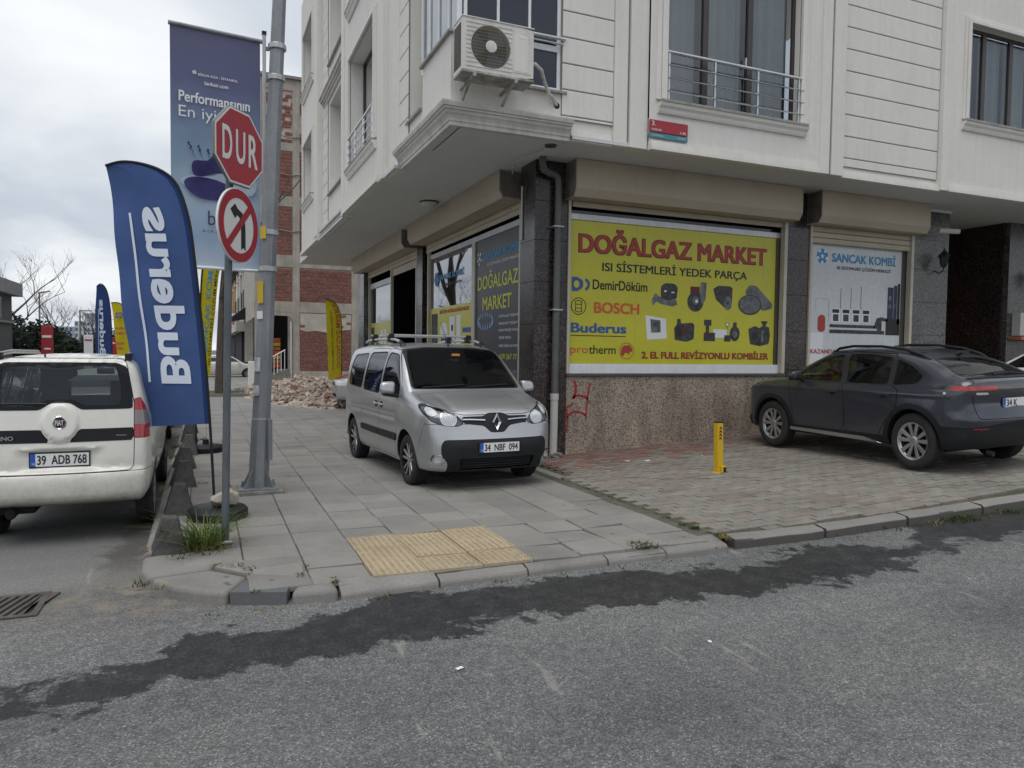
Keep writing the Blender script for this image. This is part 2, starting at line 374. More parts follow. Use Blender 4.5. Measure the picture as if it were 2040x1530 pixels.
    mg = N(nt, 'ShaderNodeMapRange'); mg.inputs[1].default_value = 1.0; mg.inputs[2].default_value = 0.1; nt.links.new(dgr.outputs['Value'], mg.inputs[0])
    ng = noise(nt, v, 5.0, 8.0, 0.75); rg = ramp(nt, [(0.46, 0.0), (0.62, 0.75)]); nt.links.new(ng, rg.inputs[0]); c = mixc(nt, math_n(nt, 'MULTIPLY', mg.outputs[0], rg.outputs[0]), c, (0.27, 0.215, 0.15))
    # damp brown gutter along the avenue kerb
    gk = math_n(nt, 'SUBTRACT', 0.20, math_n(nt, 'ABSOLUTE', math_n(nt, 'ADD', sx.outputs[0], 0.62))); gk = math_n(nt, 'MULTIPLY_ADD', math_n(nt, 'SUBTRACT', ng, 0.5), 0.9, gk); gy = N(nt, 'ShaderNodeMapRange'); gy.inputs[1].default_value = 5.9; gy.inputs[2].default_value = 6.8; nt.links.new(sx.outputs[1], gy.inputs[0])
    c = mixc(nt, math_n(nt, 'MULTIPLY', math_n(nt, 'MULTIPLY', math_n(nt, 'MULTIPLY', gk, 8.0, None, True), gy.outputs[0]), 0.7), c, (0.055, 0.048, 0.04))
    # oil spots
    n8 = noise(nt, v, 2.3, 2.0); n9 = noise(nt, v, 7.0, 2.0); o = math_n(nt, 'MULTIPLY', n8, n9); ro = ramp(nt, [(0.42, 0.0), (0.45, 0.6)]); nt.links.new(o, ro.inputs[0])
    c = mixc(nt, ro.outputs[0], c, (0.03, 0.03, 0.03))
    nt.links.new(c, b.inputs['Base Color'])
    rr = math_n(nt, 'MULTIPLY_ADD', w, -0.25, 0.86); nt.links.new(rr, b.inputs['Roughness'])
    b.inputs['Specular IOR Level'].default_value = 0.35
    h = math_n(nt, 'ADD', math_n(nt, 'MULTIPLY', sp.outputs[0], 0.7), n2); bump(nt, b, h, 0.55, 0.006)
road_material()
pm('earth', (0.14, 0.115, 0.085), 0.95, var=0.3, scale=6, fine=0.25, bmp=0.6, bscale=30)
def slab_material(name, col, rnd, tri=0.10):
    m, nt, b = new_mat(name); v = pos(nt)
    n1 = noise(nt, v, 1.6, 7.0, 0.65); r1 = ramp(nt, [(0.28, scl(col, 0.80)), (0.5, col), (0.72, scl(col, 1.14))]); nt.links.new(n1, r1.inputs[0])
    n2 = noise(nt, v, 60.0, 4.0, 0.7); r2 = ramp(nt, [(0.3, 0.86), (0.7, 1.12)]); nt.links.new(n2, r2.inputs[0])
    c = mixc(nt, 1.0, r1.outputs[0], r2.outputs[0], 'MULTIPLY')
    oi = nt.nodes.new('ShaderNodeObjectInfo'); r3 = ramp(nt, [(0.0, 1 - rnd), (1.0, 1 + rnd)]); gi = nt.nodes.new('ShaderNodeNewGeometry'); rnd_ = math_n(nt, 'FRACT', math_n(nt, 'ADD', oi.outputs['Random'], gi.outputs['Random Per Island'])); nt.links.new(rnd_, r3.inputs[0])
    c = mixc(nt, 1.0, c, r3.outputs[0], 'MULTIPLY')
    n3 = noise(nt, v, 3.1, 6.0, 0.7); r4 = ramp(nt, [(0.62, 0.0), (0.72, 0.30)]); nt.links.new(n3, r4.inputs[0]); c = mixc(nt, r4.outputs[0], c, scl(col, 0.5))
    vg = N(nt, 'ShaderNodeTexVoronoi', Scale=7.0); nt.links.new(v, vg.inputs['Vector']); sg_ = nt.nodes.new('ShaderNodeSeparateColor'); nt.links.new(vg.outputs['Color'], sg_.inputs[0]); gm = math_n(nt, 'MULTIPLY', math_n(nt, 'LESS_THAN', vg.outputs['Distance'], 0.16), math_n(nt, 'GREATER_THAN', sg_.outputs[0], 0.86)); c = mixc(nt, math_n(nt, 'MULTIPLY', gm, 0.55), c, (0.04, 0.038, 0.035))
    n4 = noise(nt, v, 4.4, 3.0, 0.6, 1.0); r5 = ramp(nt, [(0.70, 0.0), (0.74, 0.35)]); nt.links.new(n4, r5.inputs[0]); c = mixc(nt, r5.outputs[0], c, scl(col, 1.7))
    nt.links.new(c, b.inputs['Base Color']); b.inputs['Roughness'].default_value = 0.85; b.inputs['Specular IOR Level'].default_value = 0.3
    bump(nt, b, n2, 0.35, 0.004); return m
slab_material('slab_concrete', (0.230, 0.217, 0.200), 0.09)
slab_material('kerb_concrete', (0.215, 0.205, 0.19), 0.10)
slab_material('kerb_dark', (0.085, 0.080, 0.072), 0.10)
slab_material('paver_concrete', (0.208, 0.196, 0.170), 0.11)
slab_material('paver_red', (0.205, 0.175, 0.153), 0.11)
slab_material('paver_brick', (0.205, 0.125, 0.105), 0.13)
slab_material('tactile_yellow', (0.41, 0.335, 0.228), 0.07)
slab_material('tactile_dome', (0.36, 0.285, 0.185), 0.1)
slab_material('dark_slate', (0.115, 0.118, 0.12), 0.05)
pm('joint_dirt', (0.095, 0.088, 0.070), 0.95, var=0.35, scale=5, fine=0.3)
pm('moss_dirt', (0.07, 0.082, 0.04), 0.95, var=0.5, scale=3, fine=0.3)

def kerb_y(x):                       # outer foot of the kerb along the side street
    return float(np.interp(x, [-0.5, 0.9, 2.4, 3.5, 4.3, 5.6, 8.0, 16.0, 60.0], [5.0, 5.06, 5.10, 5.13, 5.14, 5.02, 4.86, 4.5, 2.6]))
KX = -0.47                           # outer foot of the kerb along the avenue
# road sheet: fine near the slope, wide to the horizon
xs = [-900, -200, -60, -30, -15, -8, -4, -2, 0, 2] + [3 + 0.5 * i for i in range(24)] + [18, 24, 40, 80, 200, 900]
ys = [-600, -60, -12, -4, 0, 3, 5, 6.5, 9, 14, 25, 45, 80, 150, 300, 900]
rm = MB()
rm.add([(x, y, gz(min(x, 60))) for y in ys for x in xs], [(j * len(xs) + i, j * len(xs) + i + 1, (j + 1) * len(xs) + i + 1, (j + 1) * len(xs) + i) for j in range(len(ys) - 1) for i in range(len(xs) - 1)])
road = tag(B('road', rm, 'asphalt', smooth=True), 'rough grey asphalt road with a dark wet streak near the kerb', None, kind='structure')

# pavement: a bed sheet just under the slabs, with the slabs, tiles and kerbs standing on it
bed = MB()
def bed_sheet(poly_x, y_of_x, y1, z_off):
    n = len(poly_x)
    bed.add([(x, y_of_x(x), gz(x) + z_off) for x in poly_x] + [(x, y1, gz(x) + z_off) for x in poly_x], [(i, i + 1, n + i + 1, n + i) for i in range(n - 1)])
bed_sheet([-0.40, -0.2, 0.3, 0.8] + [1 + 0.5 * i for i in range(7)] + [4.29], lambda x: kerb_y(x) + 0.1 if x > 0.75 else 6.25 - 1.15 * math.sqrt(max(0, 1 - ((0.75 - x) / 1.25) ** 2)) + 0.08, 14.2, PAVE - 0.022)
pavement = tag(B('pavement', bed, 'joint_dirt'), 'grey concrete slab pavement round the street corner', None, kind='structure')

def slab_mesh(name, w, d, t, bev=0.006):
    mb = MB(); mb.box(0, w, 0, d, -t, 0); me = mb.mesh(name)
    bm = bmesh.new(); bm.from_mesh(me)
    bmesh.ops.bevel(bm, geom=[e for e in bm.edges if e.verts[0].co.z > -0.001 and e.verts[1].co.z > -0.001], offset=bev, segments=1, affect='EDGES')
    bm.to_mesh(me); bm.free(); return me
SW, SD = 0.430, 0.379
slab_me = slab_mesh('slab', SW - 0.007, SD - 0.007, 0.04); slab_me.materials.append(MATS['slab_concrete'])
X0, Y0 = -0.165, 5.205
rs = random.Random(3)
for j in range(24):
    for i in range(11):
        x, y = X0 + i * SW, Y0 + j * SD
        if x + SW > 4.33: continue
        if 3 <= i <= 5 and 0 <= j <= 2: continue            # the tactile tiles
        if x < 0.75:                                         # clear the rounded corner
            yy = 6.25 - 1.15 * math.sqrt(max(0, 1 - ((0.75 - x) / 1.25) ** 2)) + 0.30
            if y < yy and x < 0.2: continue
        o = link('slab', slab_me, None, pavement)
        tilt = 0.004 if y > 7 else 0.008
        o.location = (x, y, PAVE + gz(x) + rs.uniform(-0.004, 0.004))
        o.rotation_euler = (rs.gauss(0, tilt), rs.gauss(0, tilt), rs.gauss(0, 0.004))
        if (i, j) == (7, 1): o.rotation_euler = (-0.05, 0.02, 0.01); o.location.z += 0.012
        if (i, j) == (8, 2): o.rotation_euler = (0.02, -0.05, 0.0)
# narrow edge strip of slabs beside the avenue kerb (the concrete blocks stand on it)
edge_me = slab_mesh('slab', 0.205, 0.60, 0.04); edge_me.materials.append(MATS['slab_concrete'])
for j in range(13):
    o = link('slab', edge_me, None, pavement); o.location = (-0.375, 6.42 + j * 0.607, PAVE + rs.uniform(-0.006, 0.003)); o.rotation_euler = (rs.gauss(0, .006), rs.gauss(0, .006), 0)
# farther pavement, where single slabs can no longer be told apart
def far_pave_material():
    m, nt, b = new_mat('slab_far'); v = pos(nt)
    br = nt.nodes.new('ShaderNodeTexBrick'); br.offset = 0.0; br.inputs['Scale'].default_value = 1.0
    br.inputs['Brick Width'].default_value = SW; br.inputs['Row Height'].default_value = SD; br.inputs['Mortar Size'].default_value = 0.006
    br.inputs['Color1'].default_value = (0.25, 0.24, 0.225, 1); br.inputs['Color2'].default_value = (0.215, 0.207, 0.195, 1); br.inputs['Mortar'].default_value = (0.10, 0.095, 0.085, 1)
    nt.links.new(v, br.inputs['Vector'])
    n1 = noise(nt, v, 1.2, 6.0); r1 = ramp(nt, [(0.3, 0.8), (0.7, 1.2)]); nt.links.new(n1, r1.inputs[0])
    c = mixc(nt, 1.0, br.outputs[0], r1.outputs[0], 'MULTIPLY'); nt.links.new(c, b.inputs['Base Color']); b.inputs['Roughness'].default_value = 0.88
far_pave_material()
fp = MB(); fp.add([(-0.4, 14.2, PAVE - 0.004), (4.86, 14.2, PAVE - 0.004), (4.86, 25.0, PAVE - 0.004), (12.0, 25.0, PAVE - 0.004), (12, 60, PAVE - 0.004), (-0.4, 60, PAVE - 0.004)], [(0, 1, 2, 3, 4, 5)])
fp.add([(4.29, 8.5, PAVE - 0.012), (4.9, 8.5, PAVE - 0.012), (4.9, 14.2, PAVE - 0.012), (4.29, 14.2, PAVE - 0.012)], [(0, 1, 2, 3)])
tag(B('far_pavement', fp, 'slab_far'), 'paved ground farther along the avenue', None, kind='structure')

# tactile tiles with domes
def tactile_mesh():
    mb = MB(); n = SW - 0.008; d = SD - 0.008; mb.box(0, n, 0, d, -0.04, 0)
    for a in range(8):
        for b in range(7):
            cx, cy = (a + 0.5) * n / 8, (b + 0.5) * d / 7
            r0, r1, h, k = 0.0165, 0.011, 0.010, 8
            ring0 = [(cx + r0 * math.cos(6.283 * t / k), cy + r0 * math.sin(6.283 * t / k), 0.0005) for t in range(k)]
            ring1 = [(cx + r1 * math.cos(6.283 * t / k), cy + r1 * math.sin(6.283 * t / k), h) for t in range(k)]
            mb.add(ring0 + ring1, [(t, (t + 1) % k, k + (t + 1) % k, k + t) for t in range(k)] + [tuple(range(k, 2 * k))])
    me = mb.mesh('tactile_tile'); me.materials.append(MATS['tactile_yellow']); me.materials.append(MATS['tactile_dome'])
    for p in me.polygons[6:]: p.material_index = 1
    return me
tac = tactile_mesh()
for i in range(3, 6):
    for j in range(3):
        o = link('tactile_tile', tac, None, pavement); o.location = (X0 + i * SW, Y0 + j * SD, PAVE + 0.004 + rs.uniform(-0.003, 0.003)); o.rotation_euler = (rs.gauss(0, .008), rs.gauss(0, .008), rs.gauss(0, 0.005))

# kerbs: each stone its own piece with a worn, rounded nose
kerb_root = tag(B('kerb', MB().box(0.9, 4.2, 5.14, 5.19, 0.0, 0.05), 'joint_dirt'), 'worn grey kerb stones along the road edge', None, kind='structure')
def kerb_stone(p0, p1, width, top, foot=-0.1, nose=0.05, mat='kerb_concrete', slump=0.0, dark_face=False):
    """stone from p0 to p1 (outer foot line, road side on the right hand), lying to the left of that line"""
    p0, p1 = Vector((*p0, 0)), Vector((*p1, 0)); t = (p1 - p0).normalized(); n = Vector((-t.y, t.x, 0)); mb = MB(); k = 5
    prof = [(0.0, foot), (0.0, top - nose * 0.9)] + [(nose * (1 - math.cos(a)), top - nose * 0.9 + nose * 0.9 * math.sin(a)) for a in (0.4, 0.85, 1.25, 1.5708)] + [(width, top), (width, foot)]
    rows = []
    L = (p1 - p0).length
    for i in range(k + 1):
        s = i / k; e = 0.006
        a = p0 + t * (e + (L - 2 * e) * s)
        rows.append([(a.x + n.x * (q + rs.uniform(0, 0.008) * (0 < q < width)), a.y + n.y * q, gz(a.x) + z - slump * (1 - q / width) + (rs.uniform(-0.006, 0.003) if z > 0 else 0)) for q, z in prof])
    m = len(prof); vs = [p for r in rows for p in r]
    fs = [(i * m + q, i * m + (q + 1) % m, (i + 1) * m + (q + 1) % m, (i + 1) * m + q) for i in range(k) for q in range(m)] + [tuple(range(m - 1, -1, -1)), tuple(range(k * m, k * m + m))]
    mb.add(vs, fs); o = B('kerb_stone', mb, mat, kerb_root, smooth=True)
    if dark_face:
        o.data.materials.append(MATS['kerb_dark'])
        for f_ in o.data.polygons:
            if abs(f_.normal.z) < 0.55: f_.material_index = 1  # steep faces get a darker tone than the top
    return o
xk = 0.86
while xk < 3.2: kerb_stone((xk, kerb_y(xk)), (xk + 0.725, kerb_y(xk + 0.725)), 0.20 if xk > 1 else 0.17, 0.100, nose=0.035, slump=0.048); xk += 0.73
kerb_stone((3.06, kerb_y(3.06) + 0.01), (3.32, kerb_y(3.32) + 0.05), 0.16, 0.055, mat='paver_red', slump=0.02)
kerb_stone((3.62, kerb_y(3.62) - 0.03), (4.27, kerb_y(4.27) - 0.03), 0.23, 0.103, nose=0.035, slump=0.04)
xk = 4.36
while xk < 17: kerb_stone((xk, kerb_y(xk)), (xk + 0.98, kerb_y(xk + 0.98)), 0.15, 0.103, nose=0.03, dark_face=True, slump=0.012); xk += 1.0
for j in range(14): kerb_stone((KX, 6.36 + (j + 1) * 0.78), (KX, 6.36 + j * 0.78), 0.10, 0.115, nose=0.03)
# the rounded corner: four wedge stones
def wedge(poly, top, mat='kerb_concrete', name='kerb_stone', bev=0.022):
    mb = MB(); mb.prism(poly, 'z', -0.08, top); return B(name, mb, mat, kerb_root, bevel=bev, seg=3, smooth=True)
wedge([(-0.47, 6.34), (-0.455, 6.00), (-0.39, 5.78), (0.02, 5.86), (0.14, 6.10), (0.02, 6.36), (-0.36, 6.38)], 0.098, bev=.035)
wedge([(-0.375, 5.755), (-0.25, 5.53), (-0.02, 5.32), (0.12, 5.24), (0.27, 5.56), (0.02, 5.83)], 0.095, bev=.035)
wedge([(0.14, 5.235), (0.50, 5.10), (0.60, 5.42), (0.29, 5.545)], 0.095, 'dark_slate', 'slab', 0.006)
wedge([(0.53, 5.095), (0.845, 5.055), (0.845, 5.26), (0.82, 5.40), (0.63, 5.41)], 0.088, bev=.035)
wedge([(0.05, 5.875), (0.285, 5.60), (0.29, 5.94), (0.17, 6.08)], 0.10, 'slab_concrete', 'slab', 0.006)
wedge([(0.305, 5.585), (0.60, 5.44), (0.66, 5.44), (0.68, 5.94), (0.305, 5.94)], 0.10, 'slab_concrete', 'slab', 0.006)

# brick-paved forecourt on the slope
fc = MB(); fxs = [4.28 + 0.4 * i for i in range(34)]
fc.add([(x, kerb_y(x) + 0.12, gz(x) + PAVE - 0.022) for x in fxs] + [(x, 10.4 if x < 13.9 else 12.6, gz(x) + PAVE - 0.022) for x in fxs], [(i, i + 1, len(fxs) + i + 1, len(fxs) + i) for i in range(len(fxs) - 1)])
forecourt = tag(B('forecourt', fc, 'moss_dirt'), 'sloping forecourt of small grey and reddish paving blocks', None, kind='structure')
PW, PD = 0.212, 0.108
def paver_me(mat):
    me = slab_mesh('paver', PW - 0.008, PD - 0.008, 0.035, 0.005); me.materials.append(MATS[mat]); return me
pav_me = [paver_me('paver_concrete'), paver_me('paver_red'), paver_me('paver_brick')]
rest = {0: MB(), 1: MB(), 2: MB()}
spots = []
j = 0; y = 5.16
while y < 10.18:
    x = 4.32 + (PW / 2 if j % 2 else 0)
    while x < 14.0:
        if y > kerb_y(x) + 0.16 and not (x < 4.45 and y > 8.6):
            red = 0.30 + 0.15 * math.sin(x * 1.3 + y); wallside = max(0, min(1, (y - 8.6) / 0.9)) * (1 if x < 7.6 else 0.3)
            spots.append((math.hypot(x, y), x, y, 2 if rs.random() < wallside * .8 else (1 if rs.random() < red else 0)))
        x += PW
    y += PD; j += 1
spots.sort()
for k, (d, x, y, c) in enumerate(spots):
    z = gz(x + PW / 2) + PAVE + rs.uniform(-0.004, 0.004)
    ry = -math.atan((gz(x + 0.1) - gz(x - 0.1)) / 0.2)
    if k < 300:
        o = link('paver', pav_me[c], None, forecourt); o.location = (x, y, z); o.rotation_euler = (rs.gauss(0, .012), ry + rs.gauss(0, .010), rs.gauss(0, .006))
    else:
        a, b = x + PW - 0.008, y + PD - 0.008; t = rs.uniform(-.0015, .0015); zb = gz(a) - gz(x)
        rest[c].hull8([(x, y, z - .03), (a, y, z - .03), (a, b, z - .03), (x, b, z - .03), (x, y, z + t), (a, y, z + zb - t), (a, b, z + zb), (x, b, z)])
for c in (0, 1, 2):
    o = B('paving_blocks', rest[c], ('paver_concrete', 'paver_red', 'paver_brick')[c], forecourt); o['kind'] = 'stuff'
# ------------------------------------------------------------------ corner apartment building
pm('wall_paint', (0.67, 0.65, 0.605), 0.8, var=0.035, scale=0.7, fine=0.025, streak=0.075, bmp=0.12, bscale=90)
pm('trim_paint', (0.68, 0.655, 0.61), 0.75, var=0.05, scale=1.2, fine=0.03, streak=0.07, bmp=0.1)
pm('cornice_dirty', (0.60, 0.575, 0.54), 0.8, var=0.12, scale=2.0, fine=0.04, streak=0.24, bmp=0.15)
pm('soffit_paint', (0.58, 0.585, 0.58), 0.85, var=0.05, scale=0.6, fine=0.02)
pm('groove_dark', (0.22, 0.205, 0.185), 0.9)
pm('window_brown', (0.045, 0.034, 0.032), 0.35, var=0.1)
pm('white_pvc', (0.72, 0.73, 0.74), 0.35, var=0.04, streak=0.1)
pm('sill_stone', (0.30, 0.285, 0.265), 0.6, var=0.2, streak=0.3)
pm('steel_rail', (0.62, 0.62, 0.62), 0.22, metal=1.0, var=0.08)
pm('curtain', (0.55, 0.58, 0.58), 0.9, var=0.06, scale=2)
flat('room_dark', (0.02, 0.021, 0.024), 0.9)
glass('pane_clear', (0.72, 0.76, 0.77), 0.07, 0.85)
glass('pane_blue', (0.10, 0.14, 0.20), 0.03, 0.25, dark=(0.012, 0.022, 0.042), gain=0.40)
glass('pane_shop', (0.35, 0.37, 0.36), 0.03, 0.6, gain=0.42)
speckle('granite_brown', [(0.012, 0.010, 0.010), (0.028, 0.021, 0.019), (0.055, 0.040, 0.035), (0.016, 0.014, 0.014), (0.085, 0.062, 0.055), (0.022, 0.018, 0.017)], 62, 0.16, objrand=0.28, blotch=0.2)
speckle('granite_grey', [(0.05, 0.048, 0.046), (0.085, 0.08, 0.076), (0.12, 0.115, 0.108), (0.03, 0.03, 0.03), (0.16, 0.155, 0.145)], 62, 0.2, objrand=0.15, blotch=0.25, streak=0.2)
speckle('granite_pink', [(0.10, 0.078, 0.062), (0.37, 0.295, 0.23), (0.31, 0.245, 0.195), (0.43, 0.355, 0.29), (0.19, 0.15, 0.122), (0.345, 0.275, 0.217)], 75, 0.5, blotch=0.2, streak=0.34)
pm('shutter_cream', (0.43, 0.375, 0.285), 0.5, var=0.07, scale=1.3, fine=0.02, streak=0.06)
pm('shutter_end', (0.15, 0.14, 0.12), 0.6, var=0.35, scale=5, streak=0.3)
pm('shutter_rail', (0.47, 0.43, 0.35), 0.45, var=0.08)
pm('aluminium', (0.46, 0.46, 0.46), 0.4, metal=0.6, var=0.1, streak=0.15)
pm('aluminium_dark', (0.10, 0.09, 0.08), 0.45, metal=0.4, var=0.1)
pm('door_wood', (0.42, 0.13, 0.05), 0.4, var=0.2, scale=3)

bld = thing('apartment_building', 'white apartment block on the corner with grooved cladding above dark granite shops', 'building', (4.68, 10.22, 0.0))
ZS = 4.72; ZT = 12.4
class Fac:
    """a facade plane: u runs along it, d is the distance out from it"""
    def __init__(s, kind, p): s.k, s.p = kind, p
    def P(s, u, z, d=0.0): return (u, s.p - d, z) if s.k == 'R' else (s.p - d, u, z)
    def box(s, mb, u0, u1, z0, z1, d0, d1):
        if s.k == 'R': mb.box(u0, u1, s.p - d1, s.p - d0, z0, z1)
        else: mb.box(s.p - d1, s.p - d0, u0, u1, z0, z1)
        return mb
    def wall(s, mb, u0, u1, z0, z1, opens, d=0.0, rev=0.18):
        us = sorted({u0, u1, *[o[0] for o in opens], *[o[1] for o in opens]}); zs = sorted({z0, z1, *[o[2] for o in opens], *[o[3] for o in opens]})
        for a, b in zip(us, us[1:]):
            for e, f in zip(zs, zs[1:]):
                m, n = (a + b) / 2, (e + f) / 2
                if any(o[0] < m < o[1] and o[2] < n < o[3] for o in opens): continue
                mb.quad(s.P(a, e, d), s.P(b, e, d), s.P(b, f, d), s.P(a, f, d))
        for a, b, e, f in opens:
            for (p, q), (r, t) in (((a, e), (b, e)), ((b, e), (b, f)), ((b, f), (a, f)), ((a, f), (a, e))):
                mb.quad(s.P(p, q, d), s.P(r, t, d), s.P(r, t, d - rev), s.P(p, q, d - rev))
        return mb
    def frame(s, mb, u0, u1, z0, z1, w, d0, d1):
        s.box(mb, u0, u0 + w, z0, z1, d0, d1); s.box(mb, u1 - w, u1, z0, z1, d0, d1)
        s.box(mb, u0 + w, u1 - w, z0, z0 + w, d0, d1); s.box(mb, u0 + w, u1 - w, z1 - w, z1, d0, d1); return mb
    def sweep(s, mb, prof, u0, u1):
        """moulding: prof = [(d, z)...] extruded along u"""
        n = len(prof); mb.add([s.P(u0, z, d) for d, z in prof] + [s.P(u1, z, d) for d, z in prof], [(i, (i + 1) % n, n + (i + 1) % n, n + i) for i in range(n)] + [tuple(range(n)), tuple(range(2 * n - 1, n - 1, -1))]); return mb
FR = Fac('R', 9.13); FL = Fac('L', 2.95); SR = Fac('R', 10.22); SL = Fac('L', 4.85)

def window(F, u0, u1, z0, z1, d, cols, name='window', rev=0.16, bars=(), curt=True, fm='window_brown', glassm='pane_clear', fw=0.055, handle=False):
    mb = MB(); F.frame(mb, u0, u1, z0, z1, fw, d - rev, d - rev + 0.05)
    for c in cols: F.box(mb, c - 0.05, c + 0.05, z0 + fw, z1 - fw, d - rev + 0.002, d - rev + 0.055)
    for b in bars: F.box(mb, u0 + fw, u1 - fw, b - 0.03, b + 0.03, d - rev + 0.001, d - rev + 0.052)
    w = B(name, mb, fm, bld, bevel=0.006)
    edges = [u0 + fw] + [q for c in cols for q in (c - 0.05, c + 0.05)] + [u1 - fw]
    for k in range(0, len(edges), 2):
        a, b = edges[k], edges[k + 1]
        g = MB(); g.quad(F.P(a, z0 + fw, d - rev + 0.02), F.P(b, z0 + fw, d - rev + 0.02), F.P(b, z1 - fw, d - rev + 0.02), F.P(a, z1 - fw, d - rev + 0.02)); B('pane', g, glassm, w)
        if curt:
            cm = MB(); rr = random.Random(int(a * 97)); ph = rr.uniform(0, 6)
            cm.grid(lambda s, t: F.P(a + (b - a) * s, z0 + (z1 - z0) * t, d - rev - 0.14 + 0.03 * math.sin(s * (b - a) * 26 + ph) + 0.015 * math.sin(s * (b - a) * 61)), int(max(14, (b - a) * 70)), 2)
            B('curtain', cm, 'curtain', w, smooth=True)
    if handle:
        h = MB(); F.box(h, cols[-1] - 0.11, cols[-1] - 0.09, (z0 + z1) / 2 - 0.5, (z0 + z1) / 2 - 0.36, d - rev + 0.05, d - rev + 0.09); B('handle', h, 'steel_rail', w)
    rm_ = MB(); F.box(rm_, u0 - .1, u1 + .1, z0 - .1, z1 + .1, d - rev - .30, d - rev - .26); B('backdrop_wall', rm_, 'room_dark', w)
    return w
def railing(F, u0, u1, d, zb, zt, posts, nb=3):
    mb = MB(); mb.cyl(F.P(u0 - .02, zt, d), F.P(u1 + .04, zt, d), 0.026, n=10); r = B('railing', mb, 'steel_rail', bld, smooth=True)
    for p in posts:
        m = MB(); m.cyl(F.P(p, zb, d), F.P(p, zt - 0.02, d), 0.02, n=8); B('post', m, 'steel_rail', r, smooth=True)
    for k in range(nb):
        z = zb + (zt - zb) * (k + 0.75) / (nb + 0.75); m = MB(); m.cyl(F.P(u0, z, d + 0.02), F.P(u1, z, d + 0.02), 0.011, n=6); B('bar', m, 'steel_rail', r, smooth=True)
def siding(F, u0, u1, z0, z1, d, base_z=5.04, pitch=0.355):
    mb = MB(); F.box(mb, u0, u1, z0, z1, d - 0.06, d - 0.012); B('cladding_backing', mb, 'groove_dark', bld)
    z = base_z - pitch * math.ceil((base_z - z0) / pitch)
    while z < z1:
        a, b = max(z0, z + 0.008), min(z1, z + pitch - 0.008)
        if b - a > 0.02: B('cladding_panel', F.box(MB(), u0 + 0.004, u1 - 0.004, a, b, d - 0.05, d), 'wall_paint', bld, bevel=0.008)
        z += pitch
def moulding(F, name, u0, u1, z, steps, mat='trim_paint'):
    """stepped band: steps = [(dz, d)...] from the bottom up"""
    prof = [(-0.05, z)]; zz = z
    for dz, d in steps: prof += [(d, zz), (d, zz + dz)]; zz += dz
    prof += [(-0.05, zz)]
    return B(name, F.sweep(MB(), prof, u0, u1), mat, bld)
def window_trim(F, u0, u1, z0, z1, d, w=0.17, sill=True, over=0.14):
    for k, (a, b, o) in enumerate(((w, w * 0.55, 0.03), (w * 0.53, 0.0, 0.055))):
        mb = MB()
        F.box(mb, u0 - a, u0 - b, z0, z1 + a, d - 0.02, d + o); F.box(mb, u1 + b, u1 + a, z0, z1 + a, d - 0.02, d + o); F.box(mb, u0 - b, u1 + b, z1 + b, z1 + a, d - 0.02, d + o - 0.001)
        B('window_surround', mb, 'trim_paint', bld, bevel=0.008)
    if sill:
        B('sill', F.box(MB(), u0 - over + 0.02, u1 + over - 0.02, z0 - 0.045, z0 - 0.002, d - 0.15, d + 0.11), 'sill_stone', bld, bevel=0.006)
        F2 = MB(); F.sweep(F2, [(-0.03, z0 - 0.19), (0.03, z0 - 0.19), (0.045, z0 - 0.16), (0.055, z0 - 0.12), (0.085, z0 - 0.09), (0.10, z0 - 0.047), (-0.03, z0 - 0.047)], u0 - over, u1 + over)
        F2.v = [tuple(Vector(p) + Vector(F.P(0, 0, d)) - Vector(F.P(0, 0, 0))) for p in F2.v]; B('sill_moulding', F2, 'trim_paint', bld)

# soffit and core
sf = MB(); sf.box(3.0, 26.0, 9.16, 26.0, ZS, ZS + 0.25); B('soffit', sf, 'soffit_paint', bld)
H = 3.26
# right facade ------------------------------------------------------------
R = FR; RB = Fac('R', 9.0)
B('wall', R.wall(MB(), 4.55, 5.42, ZS, 5.0, [], 0.0), 'wall_paint', bld)
siding(R, 4.55, 5.37, 5.0, ZT, 0.03)
B('pilaster', R.box(MB(), 5.37, 5.58, ZS - 0.01, ZT, -0.1, 0.07), 'wall_paint', bld, bevel=0.01)
B('pilaster', R.box(MB(), 5.61, 5.905, ZS - 0.012, ZT, -0.1, 0.10), 'wall_paint', bld, bevel=0.01)
B('groove', R.box(MB(), 5.575, 5.615, ZS, ZT, -0.1, 0.045), 'groove_dark', bld)
ops = [(6.18, 8.70, 5.43 + H * k, 7.95 + H * k) for k in (0, 1)]
B('wall', RB.wall(MB(), 5.905, 9.15, ZS, ZT, ops), 'wall_paint', bld)
for k, o in enumerate(ops):
    window(RB, *o, 0.0, [6.96, 7.80], rev=0.17, handle=True); window_trim(RB, *o, 0.0)
    railing(RB, o[0], o[1] + 0.06, 0.03, o[2], o[2] + 0.70, [o[0] + 0.03, 7.03, 7.84, 8.66])
moulding(RB, 'moulding', 5.92, 9.14, ZS - 0.02, [(0.05, 0.06), (0.045, 0.045), (0.045, 0.03)], 'trim_paint')
B('pilaster', RB.box(MB(), 9.15, 9.35, ZS - 0.012, ZT, -0.1, 0.03), 'wall_paint', bld, bevel=0.01)
B('groove', RB.box(MB(), 9.34, 9.40, ZS, ZT, -0.1, 0.0), 'groove_dark', bld)
B('pilaster', RB.box(MB(), 9.395, 9.66, ZS - 0.013, ZT, -0.1, 0.03), 'wall_paint', bld, bevel=0.01)
RS = Fac('R', 9.08)
B('wall', RS.wall(MB(), 9.66, 12.0, ZS, 4.9, []), 'wall_paint', bld)
siding(RS, 9.68, 11.97, 4.9, ZT, 0.03)
moulding(RS, 'moulding', 9.66, 12.0, ZS - 0.02, [(0.05, 0.075), (0.045, 0.06), (0.045, 0.045)], 'trim_paint')
